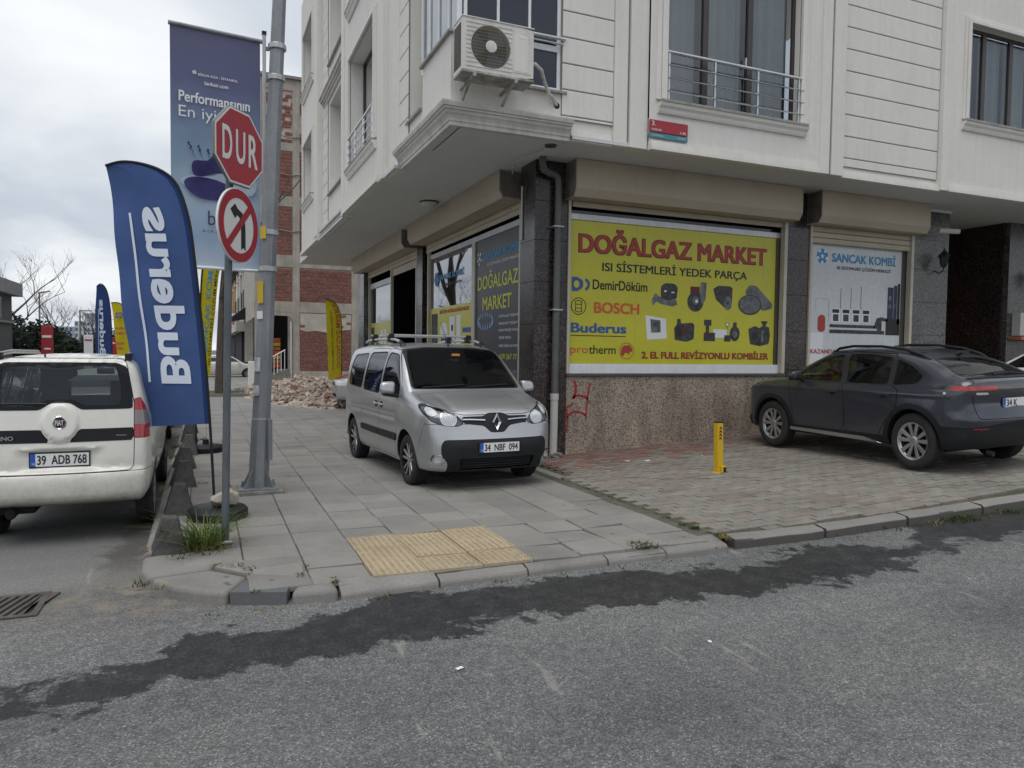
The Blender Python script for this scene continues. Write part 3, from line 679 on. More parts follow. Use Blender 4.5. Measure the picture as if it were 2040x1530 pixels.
B('pilaster', RB.box(MB(), 11.98, 12.16, ZS - 0.012, ZT, -0.1, 0.04), 'wall_paint', bld, bevel=0.01)
ops2 = [(12.62, 15.3, 6.02 + H * k, 7.72 + H * k) for k in (0, 1)]
B('wall', RB.wall(MB(), 12.16, 18.0, ZS, ZT, ops2), 'wall_paint', bld)
for o in ops2: window(RB, *o, 0.0, [13.2, 13.95, 14.7], rev=0.17, handle=True); window_trim(RB, *o, 0.0, w=0.13)
moulding(RB, 'moulding', 12.16, 18.0, ZS - 0.02, [(0.05, 0.06), (0.045, 0.045), (0.045, 0.03)], 'trim_paint')
moulding(R, 'moulding', 4.70, 5.36, ZS - 0.02, [(0.05, 0.05), (0.045, 0.04), (0.045, 0.025)], 'trim_paint')
# corner balcony ------------------------------------------------------------
pb = MB(); R.box(pb, 3.0, 4.55, ZS, 5.36, -0.12, 0.0); FL.box(pb, 9.25, 10.46, ZS, 5.88, -0.17, 0.0); R.box(pb, 3.0, 3.12, 5.36, 5.88, -0.12, 0.0)
pb2 = MB(); pb2.box(2.95, 3.0, 9.13, 9.25, ZS, 5.88); pb.add(pb2.v, pb2.f)
B('balcony_parapet', pb, 'wall_paint', bld)
B('coping', FL.box(MB(), 9.09, 10.50, 5.88, 5.92, -0.19, 0.05), 'sill_stone', bld, bevel=0.006)
B('coping', R.box(MB(), 3.95, 4.62, 5.325, 5.362, -0.1, 0.05), 'sill_stone', bld, bevel=0.006)
def cornice(mb, prof):
    """crown moulding wrapped round the corner, prof = (out, z)"""
    A = [(2.95 - d, 11.68, z) for d, z in prof]; C = [(2.95 - d, 9.13 - d, z) for d, z in prof]; E = [(4.68, 9.13 - d, z) for d, z in prof]; n = len(prof)
    mb.add(A + C + E, [(i, (i + 1) % n, n + (i + 1) % n, n + i) for i in range(n)] + [(n + i, n + (i + 1) % n, 2 * n + (i + 1) % n, 2 * n + i) for i in range(n)] + [tuple(range(n)), tuple(range(3 * n - 1, 2 * n - 1, -1))]); return mb
prof = [(-0.05, ZS - 0.02), (0.015, ZS - 0.02), (0.015, ZS + 0.03), (0.03, ZS + 0.035), (0.035, ZS + 0.07), (0.055, ZS + 0.10), (0.085, ZS + 0.125), (0.095, ZS + 0.155), (0.12, ZS + 0.16), (0.12, ZS + 0.185), (0.145, ZS + 0.19), (0.16, ZS + 0.235), (0.16, ZS + 0.255), (-0.05, ZS + 0.275)]
B('cornice', cornice(MB(), prof), 'cornice_dirty', bld)
gl = MB(); R.frame(gl, 3.13, 4.55, 5.362, ZT, 0.05, -0.1, -0.03)
for c in (3.62, 4.08): R.box(gl, c - 0.018, c + 0.018, 6.05, ZT - .05, -0.09, -0.035)
R.box(gl, 3.18, 4.5, 5.90, 5.98, -0.095, -0.032); R.box(gl, 3.96, 4.02, 5.41, 5.90, -0.095, -0.033)
w = B('balcony_glazing', gl, 'white_pvc', bld, bevel=0.005)
for a, b, e, f in ((3.18, 3.602, 6.0, ZT), (3.638, 4.062, 6.0, ZT), (4.098, 4.5, 6.0, ZT), (4.02, 4.5, 5.41, 5.9), (3.18, 3.96, 5.41, 5.9)):
    B('pane', MB().quad(R.P(a, e, -0.06), R.P(b, e, -0.06), R.P(b, f, -0.06), R.P(a, f, -0.06)), 'pane_blue', w)
rl = MB(); rl.cyl(R.P(3.2, 6.06, 0.04), R.P(4.58, 6.06, 0.04), 0.024, n=10); rl.cyl(R.P(3.2, 5.99, 0.03), R.P(4.56, 5.99, 0.03), 0.014, n=8); B('handrail', rl, 'steel_rail', bld, smooth=True)
gl = MB(); FL.frame(gl, 9.14, 10.86, 5.92, ZT, 0.04, -0.15, -0.09)
for c in (9.56, 10.03, 10.47): FL.box(gl, c - 0.015, c + 0.015, 5.96, ZT - .04, -0.145, -0.095)
w = B('balcony_glazing', gl, 'white_pvc', bld, bevel=0.004)
for a, b in ((9.18, 9.545), (9.575, 10.015), (10.045, 10.455), (10.485, 10.82)):
    B('pane', MB().quad(FL.P(a, 5.96, -0.12), FL.P(b, 5.96, -0.12), FL.P(b, ZT, -0.12), FL.P(a, ZT, -0.12)), 'pane_blue', w)
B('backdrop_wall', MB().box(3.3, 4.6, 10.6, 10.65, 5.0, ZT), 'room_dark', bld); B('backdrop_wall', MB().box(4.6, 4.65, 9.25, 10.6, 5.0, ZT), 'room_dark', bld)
# left facade ------------------------------------------------------------
L = FL; LB = Fac('L', 2.80)
nz = 5.33
nm = MB(); L.wall(nm, 10.46, 11.95, ZS, nz, []); nm.quad(L.P(10.46, nz, 0), L.P(11.18, nz, 0), L.P(11.18, nz, -0.5), L.P(10.46, nz, -0.5)); nm.quad(L.P(11.18, nz, 0), L.P(11.18, ZT, 0), L.P(11.18, ZT, -0.5), L.P(11.18, nz, -0.5))
nm.quad(L.P(10.46, 5.88, -0.5), L.P(10.46, ZS, -0.5), L.P(11.18, ZS, -0.5), L.P(11.18, 5.88, -0.5)); nm.quad(L.P(10.9, 5.9, -0.3), L.P(11.18, 5.9, -0.3), L.P(11.18, ZT, -0.3), L.P(10.9, ZT, -0.3))
B('niche_wall', nm, 'wall_paint', bld)
B('sill', L.box(MB(), 10.48, 11.3, nz - 0.04, nz + 0.002, -0.1, 0.05), 'sill_stone', bld, bevel=0.005)
siding(L, 11.19, 11.95, 5.0, ZT, 0.03)
B('pilaster', L.box(MB(), 11.72, 12.42, ZS - 0.012, ZT, -0.1, 0.055), 'wall_paint', bld, bevel=0.01)
B('pilaster', L.box(MB(), 12.42, 12.68, ZS - 0.014, ZT, -0.1, 0.16), 'wall_paint', bld, bevel=0.01)
opl = [(13.02, 15.45, 5.52 + H * k, 7.74 + H * k) for k in (0, 1)]
B('wall', LB.wall(MB(), 12.68, 16.1, ZS, ZT, opl, 0, 0.3), 'wall_paint', bld)
for o in opl:
    window(LB, *o, 0.0, [14.2], rev=0.32); window_trim(LB, *o, 0.0, w=0.14)
    railing(LB, o[0], o[1], 0.04, o[2], o[2] + 0.62, [o[0] + .05, 13.85, 14.65, o[1] - .03])
moulding(LB, 'moulding', 12.69, 16.09, ZS - 0.02, [(0.05, 0.06), (0.045, 0.045), (0.045, 0.03)], 'trim_paint')
B('pilaster', LB.box(MB(), 16.1, 16.4, ZS - 0.014, ZT, -0.2, 0.03), 'wall_paint', bld, bevel=0.01)
opr = [(16.7, 19.1, 5.75 + H * k, 8.0 + H * k) for k in (0, 1)]
B('wall', L.wall(MB(), 16.4, 19.3, ZS, ZT, opr, 0, 0.35), 'wall_paint', bld)
for o in opr:
    window(L, *o, 0.0, [17.9], rev=0.36, fm='window_brown', glassm='pane_clear')
    moulding(L, 'moulding', 16.42, 19.9, o[3] + 0.12, [(0.07, 0.05), (0.05, 0.09), (0.07, 0.14), (0.05, 0.18)], 'cornice_dirty')
    B('sill', L.box(MB(), o[0] - .1, o[1] + .1, o[2] - .04, o[2] - .002, -0.1, 0.07), 'sill_stone', bld)
moulding(L, 'moulding', 16.42, 20.05, ZS - 0.02, [(0.06, 0.03), (0.05, 0.05), (0.07, 0.10), (0.06, 0.15)], 'cornice_dirty')
siding(L, 19.3, 20.12, ZS + .3, ZT, 0.03)
B('pilaster', LB.box(MB(), 20.12, 20.8, ZS - 0.014, ZT, -0.2, 0.03), 'wall_paint', bld, bevel=0.01)
opf = [(21.05, 23.15, 6.15 + H * k, 7.9 + H * k) for k in (0, 1)]
B('wall', LB.wall(MB(), 20.8, 23.75, ZS, ZT, opf, 0, 0.3), 'wall_paint', bld)
for o in opf: window(LB, *o, 0.0, [22.1], rev=0.32); window_trim(LB, *o, 0.0, w=0.13)
moulding(LB, 'moulding', 20.1, 23.76, ZS - 0.02, [(0.05, 0.06), (0.045, 0.045), (0.045, 0.03)], 'trim_paint')
B('end_wall', MB().quad((2.8, 23.75, ZS), (16, 23.75, ZS), (16, 23.75, ZT), (2.8, 23.75, ZT)), 'wall_paint', bld)
B('roof', MB().box(2.9, 18, 9.2, 23.7, ZT - 0.1, ZT + 0.3), 'wall_paint', bld)
fl_lip = MB(); fl_lip.box(2.83, 3.02, 11.7, 23.7, ZS - 0.001, ZS + 0.05); fl_lip.box(2.97, 3.1, 9.15, 11.7, ZS - 0.002, ZS + 0.04); fl_lip.box(3.1, 4.7, 9.12, 9.2, ZS - 0.0015, ZS + 0.04); fl_lip.box(4.7, 18, 9.05, 9.2, ZS - 0.001, ZS + 0.05); B('soffit_edge', fl_lip, 'soffit_paint', bld)

# ground floor ------------------------------------------------------------
def tiled_pillar(x0, x1, y0, y1, mat='granite_brown', zs=(0, 0.75, 1.5, 2.2, 2.86, 3.5, 4.1, ZS), core=True):
    """granite slabs with fine open joints over a core"""
    if core: B('pillar_core', MB().box(x0 + .03, x1 - .03, y0 + .03, y1, 0, ZS), 'groove_dark', bld)
    for a, b in zip(zs, zs[1:]):
        B('granite_panel', MB().box(x0, x1, y0, y0 + .028, a + .0015, b - .0015), mat, bld, bevel=0.003, seg=1)
        B('granite_panel', MB().box(x0, x0 + .028, y0 + .03, y1, a + .0015, b - .0015), mat, bld, bevel=0.003, seg=1)
        B('granite_panel', MB().box(x1 - .028, x1, y0 + .03, y1, a + .0015, b - .0015), mat, bld, bevel=0.003, seg=1)
tiled_pillar(4.68, 5.25, 10.22, 10.78)
tiled_pillar(9.68, 10.22, 10.22, 10.6)
tiled_pillar(12.93, 13.95, 10.22, 10.6, 'granite_grey')
def tiled_pillar_l(y0, y1, mat, x=4.80):
    for a, b in zip((0, 0.75, 1.5, 2.2, 2.86, 3.5, 4.1), (0.75, 1.5, 2.2, 2.86, 3.5, 4.1, ZS)):
        B('granite_panel', MB().box(x, x + .4, y0, y1, a + .0015, b - .0015), mat, bld, bevel=0.003, seg=1)
tiled_pillar_l(16.95, 17.45, 'granite_brown'); tiled_pillar_l(23.45, 24.35, 'granite_grey', 4.7)
# parapet under the big shop window, sawn granite
for a, b in ((5.253, 7.45), (7.456, 9.677)):
    B('granite_base', MB().box(a, b, 10.20, 10.5, 0, 1.385), 'granite_pink', bld, bevel=0.004)
B('granite_base', MB().box(10.223, 12.927, 10.23, 10.5, 0, 1.385), 'granite_pink', bld)
B('shop_sill', MB().box(5.24, 9.69, 10.165, 10.5, 1.385, 1.425), 'aluminium_dark', bld, bevel=0.005)
B('shop_sill', MB().box(10.22, 12.93, 10.19, 10.5, 1.385, 1.425), 'aluminium_dark', bld, bevel=0.005)
def shutter(F, u0, u1, zb, d1=0.35, nslat=2, zslat=4.15, flip=False, gr=0.0):
    o = B('shutter_box', F.sweep(MB(), [(-0.1, ZS - .004), (d1, ZS - .004), (d1, zb + 0.12), (d1 - 0.07, zb), (-0.1, zb)], u0, u1), 'shutter_cream', bld, bevel=0.006)
    for e, s in ((u0, -1), (u1, 1)):
        B('end_plate', F.sweep(MB(), [(-0.08, ZS - .02), (d1 - .012, ZS - .02), (d1 - .012, zb + .12), (d1 - .078, zb + .012), (-0.08, zb + .012)], e, e + 0.004 * s), 'shutter_end', o)
    for k in range(nslat):
        z1 = zb - k * 0.105
        B('shutter_slat', F.sweep(MB(), [(0.0, z1 - 0.10), (0.012, z1 - 0.085), (0.016, z1 - 0.05), (0.012, z1 - 0.012), (0.0, z1 - 0.002), (-0.012, z1 - 0.002), (-0.012, z1 - 0.10)], u0 + 0.1, u1 - 0.1), 'shutter_cream', o)
    return o
def rails(F, us, z0, z1, w=0.07, d=0.05, mat='shutter_rail'):
    for u in us: B('shutter_rail', F.box(MB(), u, u + w, z0, z1, -0.06, d), mat, bld, bevel=0.004)
shutter(SR, 5.20, 9.70, 4.15, nslat=0); rails(SR, (5.245,), 1.43, 4.149, 0.045, 0.03); rails(SR, (9.60,), 1.43, 4.149)
shutter(SR, 10.15, 12.93, 4.15, nslat=3); rails(SR, (10.23,), 1.43, 4.149, 0.05, 0.03); rails(SR, (12.83,), 1.43, 4.149)
sl = MB(); SR.box(sl, 5.33, 9.6, 4.06, 4.147, -0.05, 0.0); B('shutter_slat', sl, 'shutter_cream', bld, bevel=0.01)
B('head_glass', MB().quad((5.33, 10.36, 3.95), (9.6, 10.36, 3.95), (9.6, 10.36, 4.12), (5.33, 10.36, 4.12)), 'pane_shop', bld)
B('window_bar', MB().box(5.33, 9.6, 10.28, 10.34, 3.87, 3.97), 'aluminium', bld, bevel=0.006)
B('window_bar', MB().box(5.33, 9.6, 10.26, 10.34, 1.426, 1.585), 'white_pvc', bld, bevel=0.006)
B('side_post', MB().box(9.52, 9.6, 10.29, 10.35, 1.59, 3.87), 'aluminium_dark', bld)
B('side_post', MB().box(12.72, 12.83, 10.29, 10.35, 1.43, 3.9), 'aluminium_dark', bld)
# left shopfront
shutter(SL, 11.03, 16.83, 4.27, 0.45, 2); shutter(SL, 17.42, 23.95, 4.27, 0.45, 2)
rails(SL, (16.55, 17.60, 20.28, 23.30), 0.1, 4.268, 0.075, 0.02); rails(SL, (11.13,), 0.1, 4.268, 0.06, 0.02)
B('window_bar', SL.box(MB(), 11.2, 16.55, 3.90, 4.0, -0.06, -0.02), 'aluminium', bld); B('window_bar', SL.box(MB(), 13.45, 13.62, 0.2, 3.9, -0.06, -0.015), 'shutter_rail', bld, bevel=0.004)
B('shop_glass', MB().quad((4.90, 13.62, .5), (4.90, 16.55, .5), (4.90, 16.55, 3.9), (4.90, 13.62, 3.9)), 'pane_shop', bld)
B('shop_glass', MB().quad((4.90, 20.36, .5), (4.90, 23.3, .5), (4.90, 23.3, 3.7), (4.90, 20.36, 3.7)), 'pane_shop', bld)
B('window_bar', SL.box(MB(), 20.36, 23.3, 3.70, 3.86, -0.06, -0.01), 'aluminium', bld)
B('shutter_slat', SL.box(MB(), 17.68, 20.28, 3.86, 4.06, -0.05, -0.02), 'shutter_cream', bld, bevel=0.01)
B('shop_base', MB().box(4.86, 5.1, 11.13, 16.55, 0, .5), 'granite_brown', bld); B('shop_base', MB().box(4.86, 5.1, 20.36, 23.3, 0, .5), 'granite_brown', bld)
# shop interior walls (dark rooms behind the glass)
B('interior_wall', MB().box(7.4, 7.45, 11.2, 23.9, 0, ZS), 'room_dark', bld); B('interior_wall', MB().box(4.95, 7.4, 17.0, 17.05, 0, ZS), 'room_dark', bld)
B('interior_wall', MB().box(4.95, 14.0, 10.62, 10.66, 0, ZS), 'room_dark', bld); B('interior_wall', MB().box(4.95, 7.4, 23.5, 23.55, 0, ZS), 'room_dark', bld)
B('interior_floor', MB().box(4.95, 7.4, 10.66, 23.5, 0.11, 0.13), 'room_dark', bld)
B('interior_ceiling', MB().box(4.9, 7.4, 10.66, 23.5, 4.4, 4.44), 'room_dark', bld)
# entrance recess on the right
B('granite_panel', MB().box(13.95, 16.2, 12.45, 12.5, 0, ZS), 'granite_grey', bld)
B('granite_panel', MB().box(13.90, 13.95, 10.61, 12.45, 0, ZS), 'granite_grey', bld)
B('granite_panel', MB().box(16.2, 18.0, 10.45, 10.55, 0, ZS), 'granite_grey', bld)
B('granite_panel', MB().box(16.15, 16.2, 10.55, 12.45, 0, ZS), 'granite_brown', bld)
dm = MB(); dm.box(14.25, 15.85, 12.38, 12.44, 0.4, 3.45); door = B('entrance_door', dm, 'door_wood', bld, bevel=0.01)
for a, b, c, d in ((14.42, 14.62, 2.95, 3.2), (15.05, 15.25, 2.95, 3.2), (14.35, 14.55, .6, 2.2), (15.45, 15.65, .6, 2.2), (14.9, 15.05, 2.2, 2.4), (14.9, 15.05, 1.75, 1.95), (15.45, 15.65, 2.3, 2.5)):
    B('door_panel', MB().box(a, b, 12.36, 12.385, c, d), 'room_dark', door)
for a in (14.66, 15.38): B('door_moulding', MB().box(a, a + .05, 12.355, 12.385, .45, 3.4), 'door_wood', door)
B('door_moulding', MB().box(14.3, 15.8, 12.35, 12.384, 2.66, 2.73), 'door_wood', door)
for a in ((13.95, 16.2, 12.40, 12.46),): B('ceiling_trim', MB().box(a[0], a[1], a[2] - .03, a[3] - .03, ZS - .05, ZS - .002), 'white_pvc', bld)
B('ceiling_trim', MB().box(12.95, 13.97, 10.19, 10.219, ZS - .05, ZS - .002), 'white_pvc', bld)
# ------------------------------------------------------------------ vehicles: bodies grown from side, plan and front outlines, then cut into panels
def sd_poly(px, py, poly):
    """signed distance to a closed polygon, negative inside (arrays in, array out)"""
    P = np.asarray(poly, float); Q = np.roll(P, -1, 0)
    d = np.full(px.shape, 1e9); s = np.zeros(px.shape, bool)
    for (ax, ay), (bx, by) in zip(P, Q):
        ex, ey = bx - ax, by - ay; wx, wy = px - ax, py - ay
        t = np.clip((wx * ex + wy * ey) / (ex * ex + ey * ey + 1e-12), 0, 1)
        d = np.minimum(d, (wx - ex * t) ** 2 + (wy - ey * t) ** 2)
        c = ((ay > py) != (by > py)) & (px < ex * (py - ay) / (ey if abs(ey) > 1e-12 else 1e-12) + ax)
        s ^= c
    return np.sqrt(d) * np.where(s, -1, 1)
def smooth_poly(pts, n=5, closed=True, keep=()):
    """Catmull-Rom through the points; indices in keep stay sharp"""
    out = []; m = len(pts); rng = range(m) if closed else range(m - 1)
    for i in rng:
        p0, p1, p2, p3 = (np.array(pts[(i + k) % m] if closed else pts[max(0, min(m - 1, i + k))], float) for k in (-1, 0, 1, 2))
        if i in keep: p0 = p1
        if (i + 1) % m in keep: p3 = p2
        for t in np.linspace(0, 1, n, endpoint=False):
            out.append(tuple(0.5 * ((2 * p1) + (p2 - p0) * t + (2 * p0 - 5 * p1 + 4 * p2 - p3) * t * t + (3 * p1 - p0 - 3 * p2 + p3) * t ** 3)))
    return out
def smax(a, b, k):
    h = np.clip(0.5 + 0.5 * (a - b) / k, 0, 1); return b + (a - b) * h + k * h * (1 - h)
def rpoly(pts, r=0.03, n=4):
    """polygon with rounded corners"""
    out = []; m = len(pts)
    for i in range(m):
        p, a, b = (np.array(pts[j % m], float) for j in (i, i - 1, i + 1))
        da, db = a - p, b - p; la, lb = np.linalg.norm(da), np.linalg.norm(db); q = min(r, la * .45, lb * .45)
        s, e = p + da / la * q, p + db / lb * q
        for t in np.linspace(0, 1, n + 1): out.append(tuple((1 - t) ** 2 * s + 2 * t * (1 - t) * p + t * t * e))
    return out
class Shell:
    def __init__(s, side, plan, front, k=0.09, h=0.035, crown=0.05, bow=0.10, wref=0.85, extra=None, kf=None, bowz=None):
        s.side, s.plan, s.front = np.array(side), [(x, y) for x, y in plan] + [(x, -y) for x, y in reversed(plan)], [(y, z) for y, z in front] + [(-y, z) for y, z in reversed(front)]
        s.k, s.crown, s.bow, s.w, s.extra, s.kf = k, crown, bow, wref, extra, kf or k
        x0, z0 = s.side.min(0) - 0.12; x1, z1 = s.side.max(0) + 0.12; W = max(p[0] for p in front) + 0.1
        X = np.arange(x0, x1, h); Y = np.arange(-W - h * .37, W + h, h); Z = np.arange(z0, z1, h)
        gx, gy = np.meshgrid(X, Y, indexing='ij'); dp = sd_poly(gx, gy, s.plan)
        gy2, gz2 = np.meshgrid(Y, Z, indexing='ij'); df = sd_poly(gy2, gz2, s.front)
        # side distance on a fine 2-D table, then looked up with the warped coordinates
        tx = np.arange(x0 - .3, x1 + .3, h * .5); tz = np.arange(z0 - .2, z1 + .3, h * .5); ax, az = np.meshgrid(tx, tz, indexing='ij'); T = sd_poly(ax, az, s.side)
        PX, PY, PZ = np.meshgrid(X, Y, Z, indexing='ij'); wx, wz = s.warp(PX, PY, PZ)
        fx = (wx - tx[0]) / (h * .5); fz = (wz - tz[0]) / (h * .5); i = np.clip(fx.astype(int), 0, len(tx) - 2); j = np.clip(fz.astype(int), 0, len(tz) - 2); u = fx - i; v = fz - j
        ds = T[i, j] * (1 - u) * (1 - v) + T[i + 1, j] * u * (1 - v) + T[i, j + 1] * (1 - u) * v + T[i + 1, j + 1] * u * v
        D = smax(smax(ds, np.broadcast_to(dp[:, :, None], ds.shape), s.k), np.broadcast_to(df[None], ds.shape), s.kf)
        if extra: D = D + extra(PX, PY, PZ)
        s.nets(D, X, Y, Z, h)
        g = s.grad(s.V, .006); g2 = np.maximum((g * g).sum(1), .2)
        for _ in range(3): s.V = s.V - g * (s.val(s.V) / g2)[:, None]
        g = s.grad(s.V, 0.012); s.N = g / np.maximum(np.linalg.norm(g, axis=1), 1e-6)[:, None]
        s.pieces = {'body': s.F}
    def warp(s, x, y, z):
        q = (y / s.w) ** 2
        mid = 0.5 * (s.side[:, 0].min() + s.side[:, 0].max()); L = 0.5 * (s.side[:, 0].max() - s.side[:, 0].min())
        return x + s.bow * q * np.clip((x - mid) / L, -1, 1) ** 3, z + s.crown * q * np.clip((z - 0.6) / 0.6, 0, 1.2)
    def val(s, P):
        wx, wz = s.warp(P[:, 0], P[:, 1], P[:, 2])
        d = smax(smax(sd_poly(wx, wz, s.side), sd_poly(P[:, 0], P[:, 1], s.plan), s.k), sd_poly(P[:, 1], P[:, 2], s.front), s.kf)
        if s.extra: d = d + s.extra(P[:, 0], P[:, 1], P[:, 2])
        return d
    def grad(s, P, e=0.004):
        return np.stack([(s.val(P + np.eye(3)[i] * e) - s.val(P - np.eye(3)[i] * e)) / (2 * e) for i in range(3)], 1)
    def nets(s, D, X, Y, Z, h):
        S = D < 0; nx, ny, nz = D.shape
        c = [S[a:nx - 1 + a, b:ny - 1 + b, d:nz - 1 + d] for a in (0, 1) for b in (0, 1) for d in (0, 1)]; tot = sum(q.astype(int) for q in c)
        act = (tot > 0) & (tot < 8); idx = -np.ones(act.shape, int); I = np.argwhere(act); idx[act] = np.arange(len(I))
        acc = np.zeros((len(I), 3)); cnt = np.zeros(len(I)); corners = [(a, b, d) for a in (0, 1) for b in (0, 1) for d in (0, 1)]
        dv = {q: D[I[:, 0] + q[0], I[:, 1] + q[1], I[:, 2] + q[2]] for q in corners}
        for a in corners:
            for ax in range(3):
                if a[ax] == 0:
                    b = tuple(1 if i == ax else a[i] for i in range(3)); m = (dv[a] < 0) != (dv[b] < 0); t = dv[a][m] / (dv[a][m] - dv[b][m])
                    p = np.tile(np.array(a, float), (m.sum(), 1)); p[:, ax] = t; acc[m] += p; cnt[m] += 1
        P = acc / cnt[:, None] + I; s.V = np.stack([X[0] + P[:, 0] * h, Y[0] + P[:, 1] * h, Z[0] + P[:, 2] * h], 1)
        F = []
        for ax in range(3):
            o = [i for i in range(3) if i != ax]; sl0 = [slice(1, -1)] * 3; sl1 = [slice(1, -1)] * 3; sl0[ax] = slice(0, -1); sl1[ax] = slice(1, None)
            A, Bq = S[tuple(sl0)], S[tuple(sl1)]; E = np.argwhere(A != Bq); base = E + np.array([1 if i != ax else 0 for i in range(3)])
            def cell(d0, d1): q = base.copy(); q[:, o[0]] -= d0; q[:, o[1]] -= d1; return idx[q[:, 0], q[:, 1], q[:, 2]]
            q = np.stack([cell(1, 1), cell(0, 1), cell(0, 0), cell(1, 0)], 1); flip = A[A != Bq] if ax != 1 else ~A[A != Bq]
            q[~flip] = q[~flip][:, ::-1]; F.append(q)
        F = np.concatenate(F); F = F[(F >= 0).all(1)]; s.F = np.concatenate([F[:, [0, 1, 2]], F[:, [0, 2, 3]]])
    def split(s, F, f):
        """f: field on all vertices; returns faces inside (f<0) and outside, cutting the triangles on the line"""
        f = np.where(np.abs(f) < 1e-7, 1e-7, f); neg = f < 0; c = neg[F].sum(1)
        ins, outs = [F[c == 3]], [F[c == 0]]; X = F[(c > 0) & (c < 3)]; cut = {}; nv, nn = [], []; base = len(s.V)
        def mid(a, b):
            key = (a, b) if a < b else (b, a)
            if key not in cut:
                a, b = key; t = f[a] / (f[a] - f[b]); cut[key] = base + len(nv); nv.append(s.V[a] * (1 - t) + s.V[b] * t); n = s.N[a] * (1 - t) + s.N[b] * t; nn.append(n / (np.linalg.norm(n) + 1e-9))
            return cut[key]
        A, C = [], []
        for t in X.tolist():
            k = [neg[i] for i in t]; one = (sum(k) == 1); i = k.index(one) ; a, b, c2 = t[i], t[(i + 1) % 3], t[(i + 2) % 3]; p, q = mid(a, b), mid(a, c2)
            tip, rest = [(a, p, q)], [(p, b, c2), (p, c2, q)]
            (A if one else C).extend(tip); (C if one else A).extend(rest)
        if nv: s.V = np.concatenate([s.V, nv]); s.N = np.concatenate([s.N, nn])
        if A: ins.append(np.array(A))
        if C: outs.append(np.array(C))
        return np.concatenate(ins), np.concatenate(outs)
    def field(s, spec):
        V = s.V; kind = spec[0]
        if kind == 'side': return np.maximum(sd_poly(V[:, 0], V[:, 2], spec[1]), 0.25 - V[:, 1] * spec[2])       # (x, z) outline on side +1 / -1
        if kind == 'front': return np.maximum(sd_poly(V[:, 1], V[:, 2], spec[1]), spec[2] - V[:, 0])              # (y, z) outline, x above limit
        if kind == 'rear': return np.maximum(sd_poly(V[:, 1], V[:, 2], spec[1]), V[:, 0] - spec[2])
        if kind == 'top': return np.maximum(sd_poly(V[:, 0], V[:, 1], spec[1]), spec[2] - V[:, 2])
        if kind == 'circ': return np.maximum(np.hypot(V[:, 0] - spec[1], V[:, 2] - spec[2]) - spec[3], 0.25 - V[:, 1] * spec[4])
        return spec[1](V[:, 0], V[:, 1], V[:, 2])
    def cut(s, frm, new, spec, gap=0.0):
        """move the region from piece frm to piece new, leaving a gap strip"""
        if gap:
            ins, outs = s.split(s.pieces[frm], s.field(spec) - gap); s.pieces[frm] = outs
            ins, strip = s.split(ins, s.field(spec) + gap); s.pieces['gap'] = np.concatenate([s.pieces.get('gap', np.zeros((0, 3), int)), strip])
        else:
            ins, outs = s.split(s.pieces[frm], s.field(spec)); s.pieces[frm] = outs
        s.pieces[new] = np.concatenate([s.pieces.get(new, np.zeros((0, 3), int)), ins])
    def mesh(s, F, name, off=0.0, rim=0.0):
        """mesh of a face set, pushed out along the surface normal; rim > 0 turns the border inwards to give the panel an edge"""
        u, inv = np.unique(F, return_inverse=True); V = s.V[u] + s.N[u] * off; N_ = s.N[u]; F2 = inv.reshape(F.shape); nF = len(F2)
        if rim:
            e = np.concatenate([F2[:, [0, 1]], F2[:, [1, 2]], F2[:, [2, 0]]]); key = np.sort(e, 1); _, i0, ct = np.unique(key, axis=0, return_index=True, return_counts=True); be = e[i0[ct == 1]]
            bv = np.unique(be); mp = -np.ones(len(V), int); mp[bv] = len(V) + np.arange(len(bv)); V = np.concatenate([V, V[bv] - N_[bv] * rim]); N_ = np.concatenate([N_, N_[bv]])
            F2 = np.concatenate([F2, np.stack([be[:, 1], be[:, 0], mp[be[:, 0]]], 1), np.stack([be[:, 1], mp[be[:, 0]], mp[be[:, 1]]], 1)])
        me = bpy.data.meshes.new(name); me.from_pydata(V.tolist(), [], F2.tolist()); me.update()
        sm = np.ones(len(F2), bool); sm[nF:] = False; me.polygons.foreach_set('use_smooth', sm)
        ln = np.zeros((len(me.loops), 3)); vi = np.zeros(len(me.loops), int); me.loops.foreach_get('vertex_index', vi); ln[:] = N_[vi]; ln[nF * 3:] = 0
        me.normals_split_custom_set(ln.tolist()); return me
    def put(s, piece, name, mat, parent, off=0.0, rim=0.0):
        F = s.pieces[piece]
        if len(F) == 0: return None
        return link(name, s.mesh(F, name, off, rim), mat, parent, True)
    def at(s, axis, a, b, lo, hi, out=1):
        """march along an axis to the surface: returns the coordinate where the outside is left"""
        t = np.linspace(hi, lo, 240); P = np.zeros((240, 3)); o = [i for i in range(3) if i != axis]; P[:, axis] = t; P[:, o[0]] = a; P[:, o[1]] = b
        f = s.val(P); k = np.argmax(f < 0); return float(t[k])
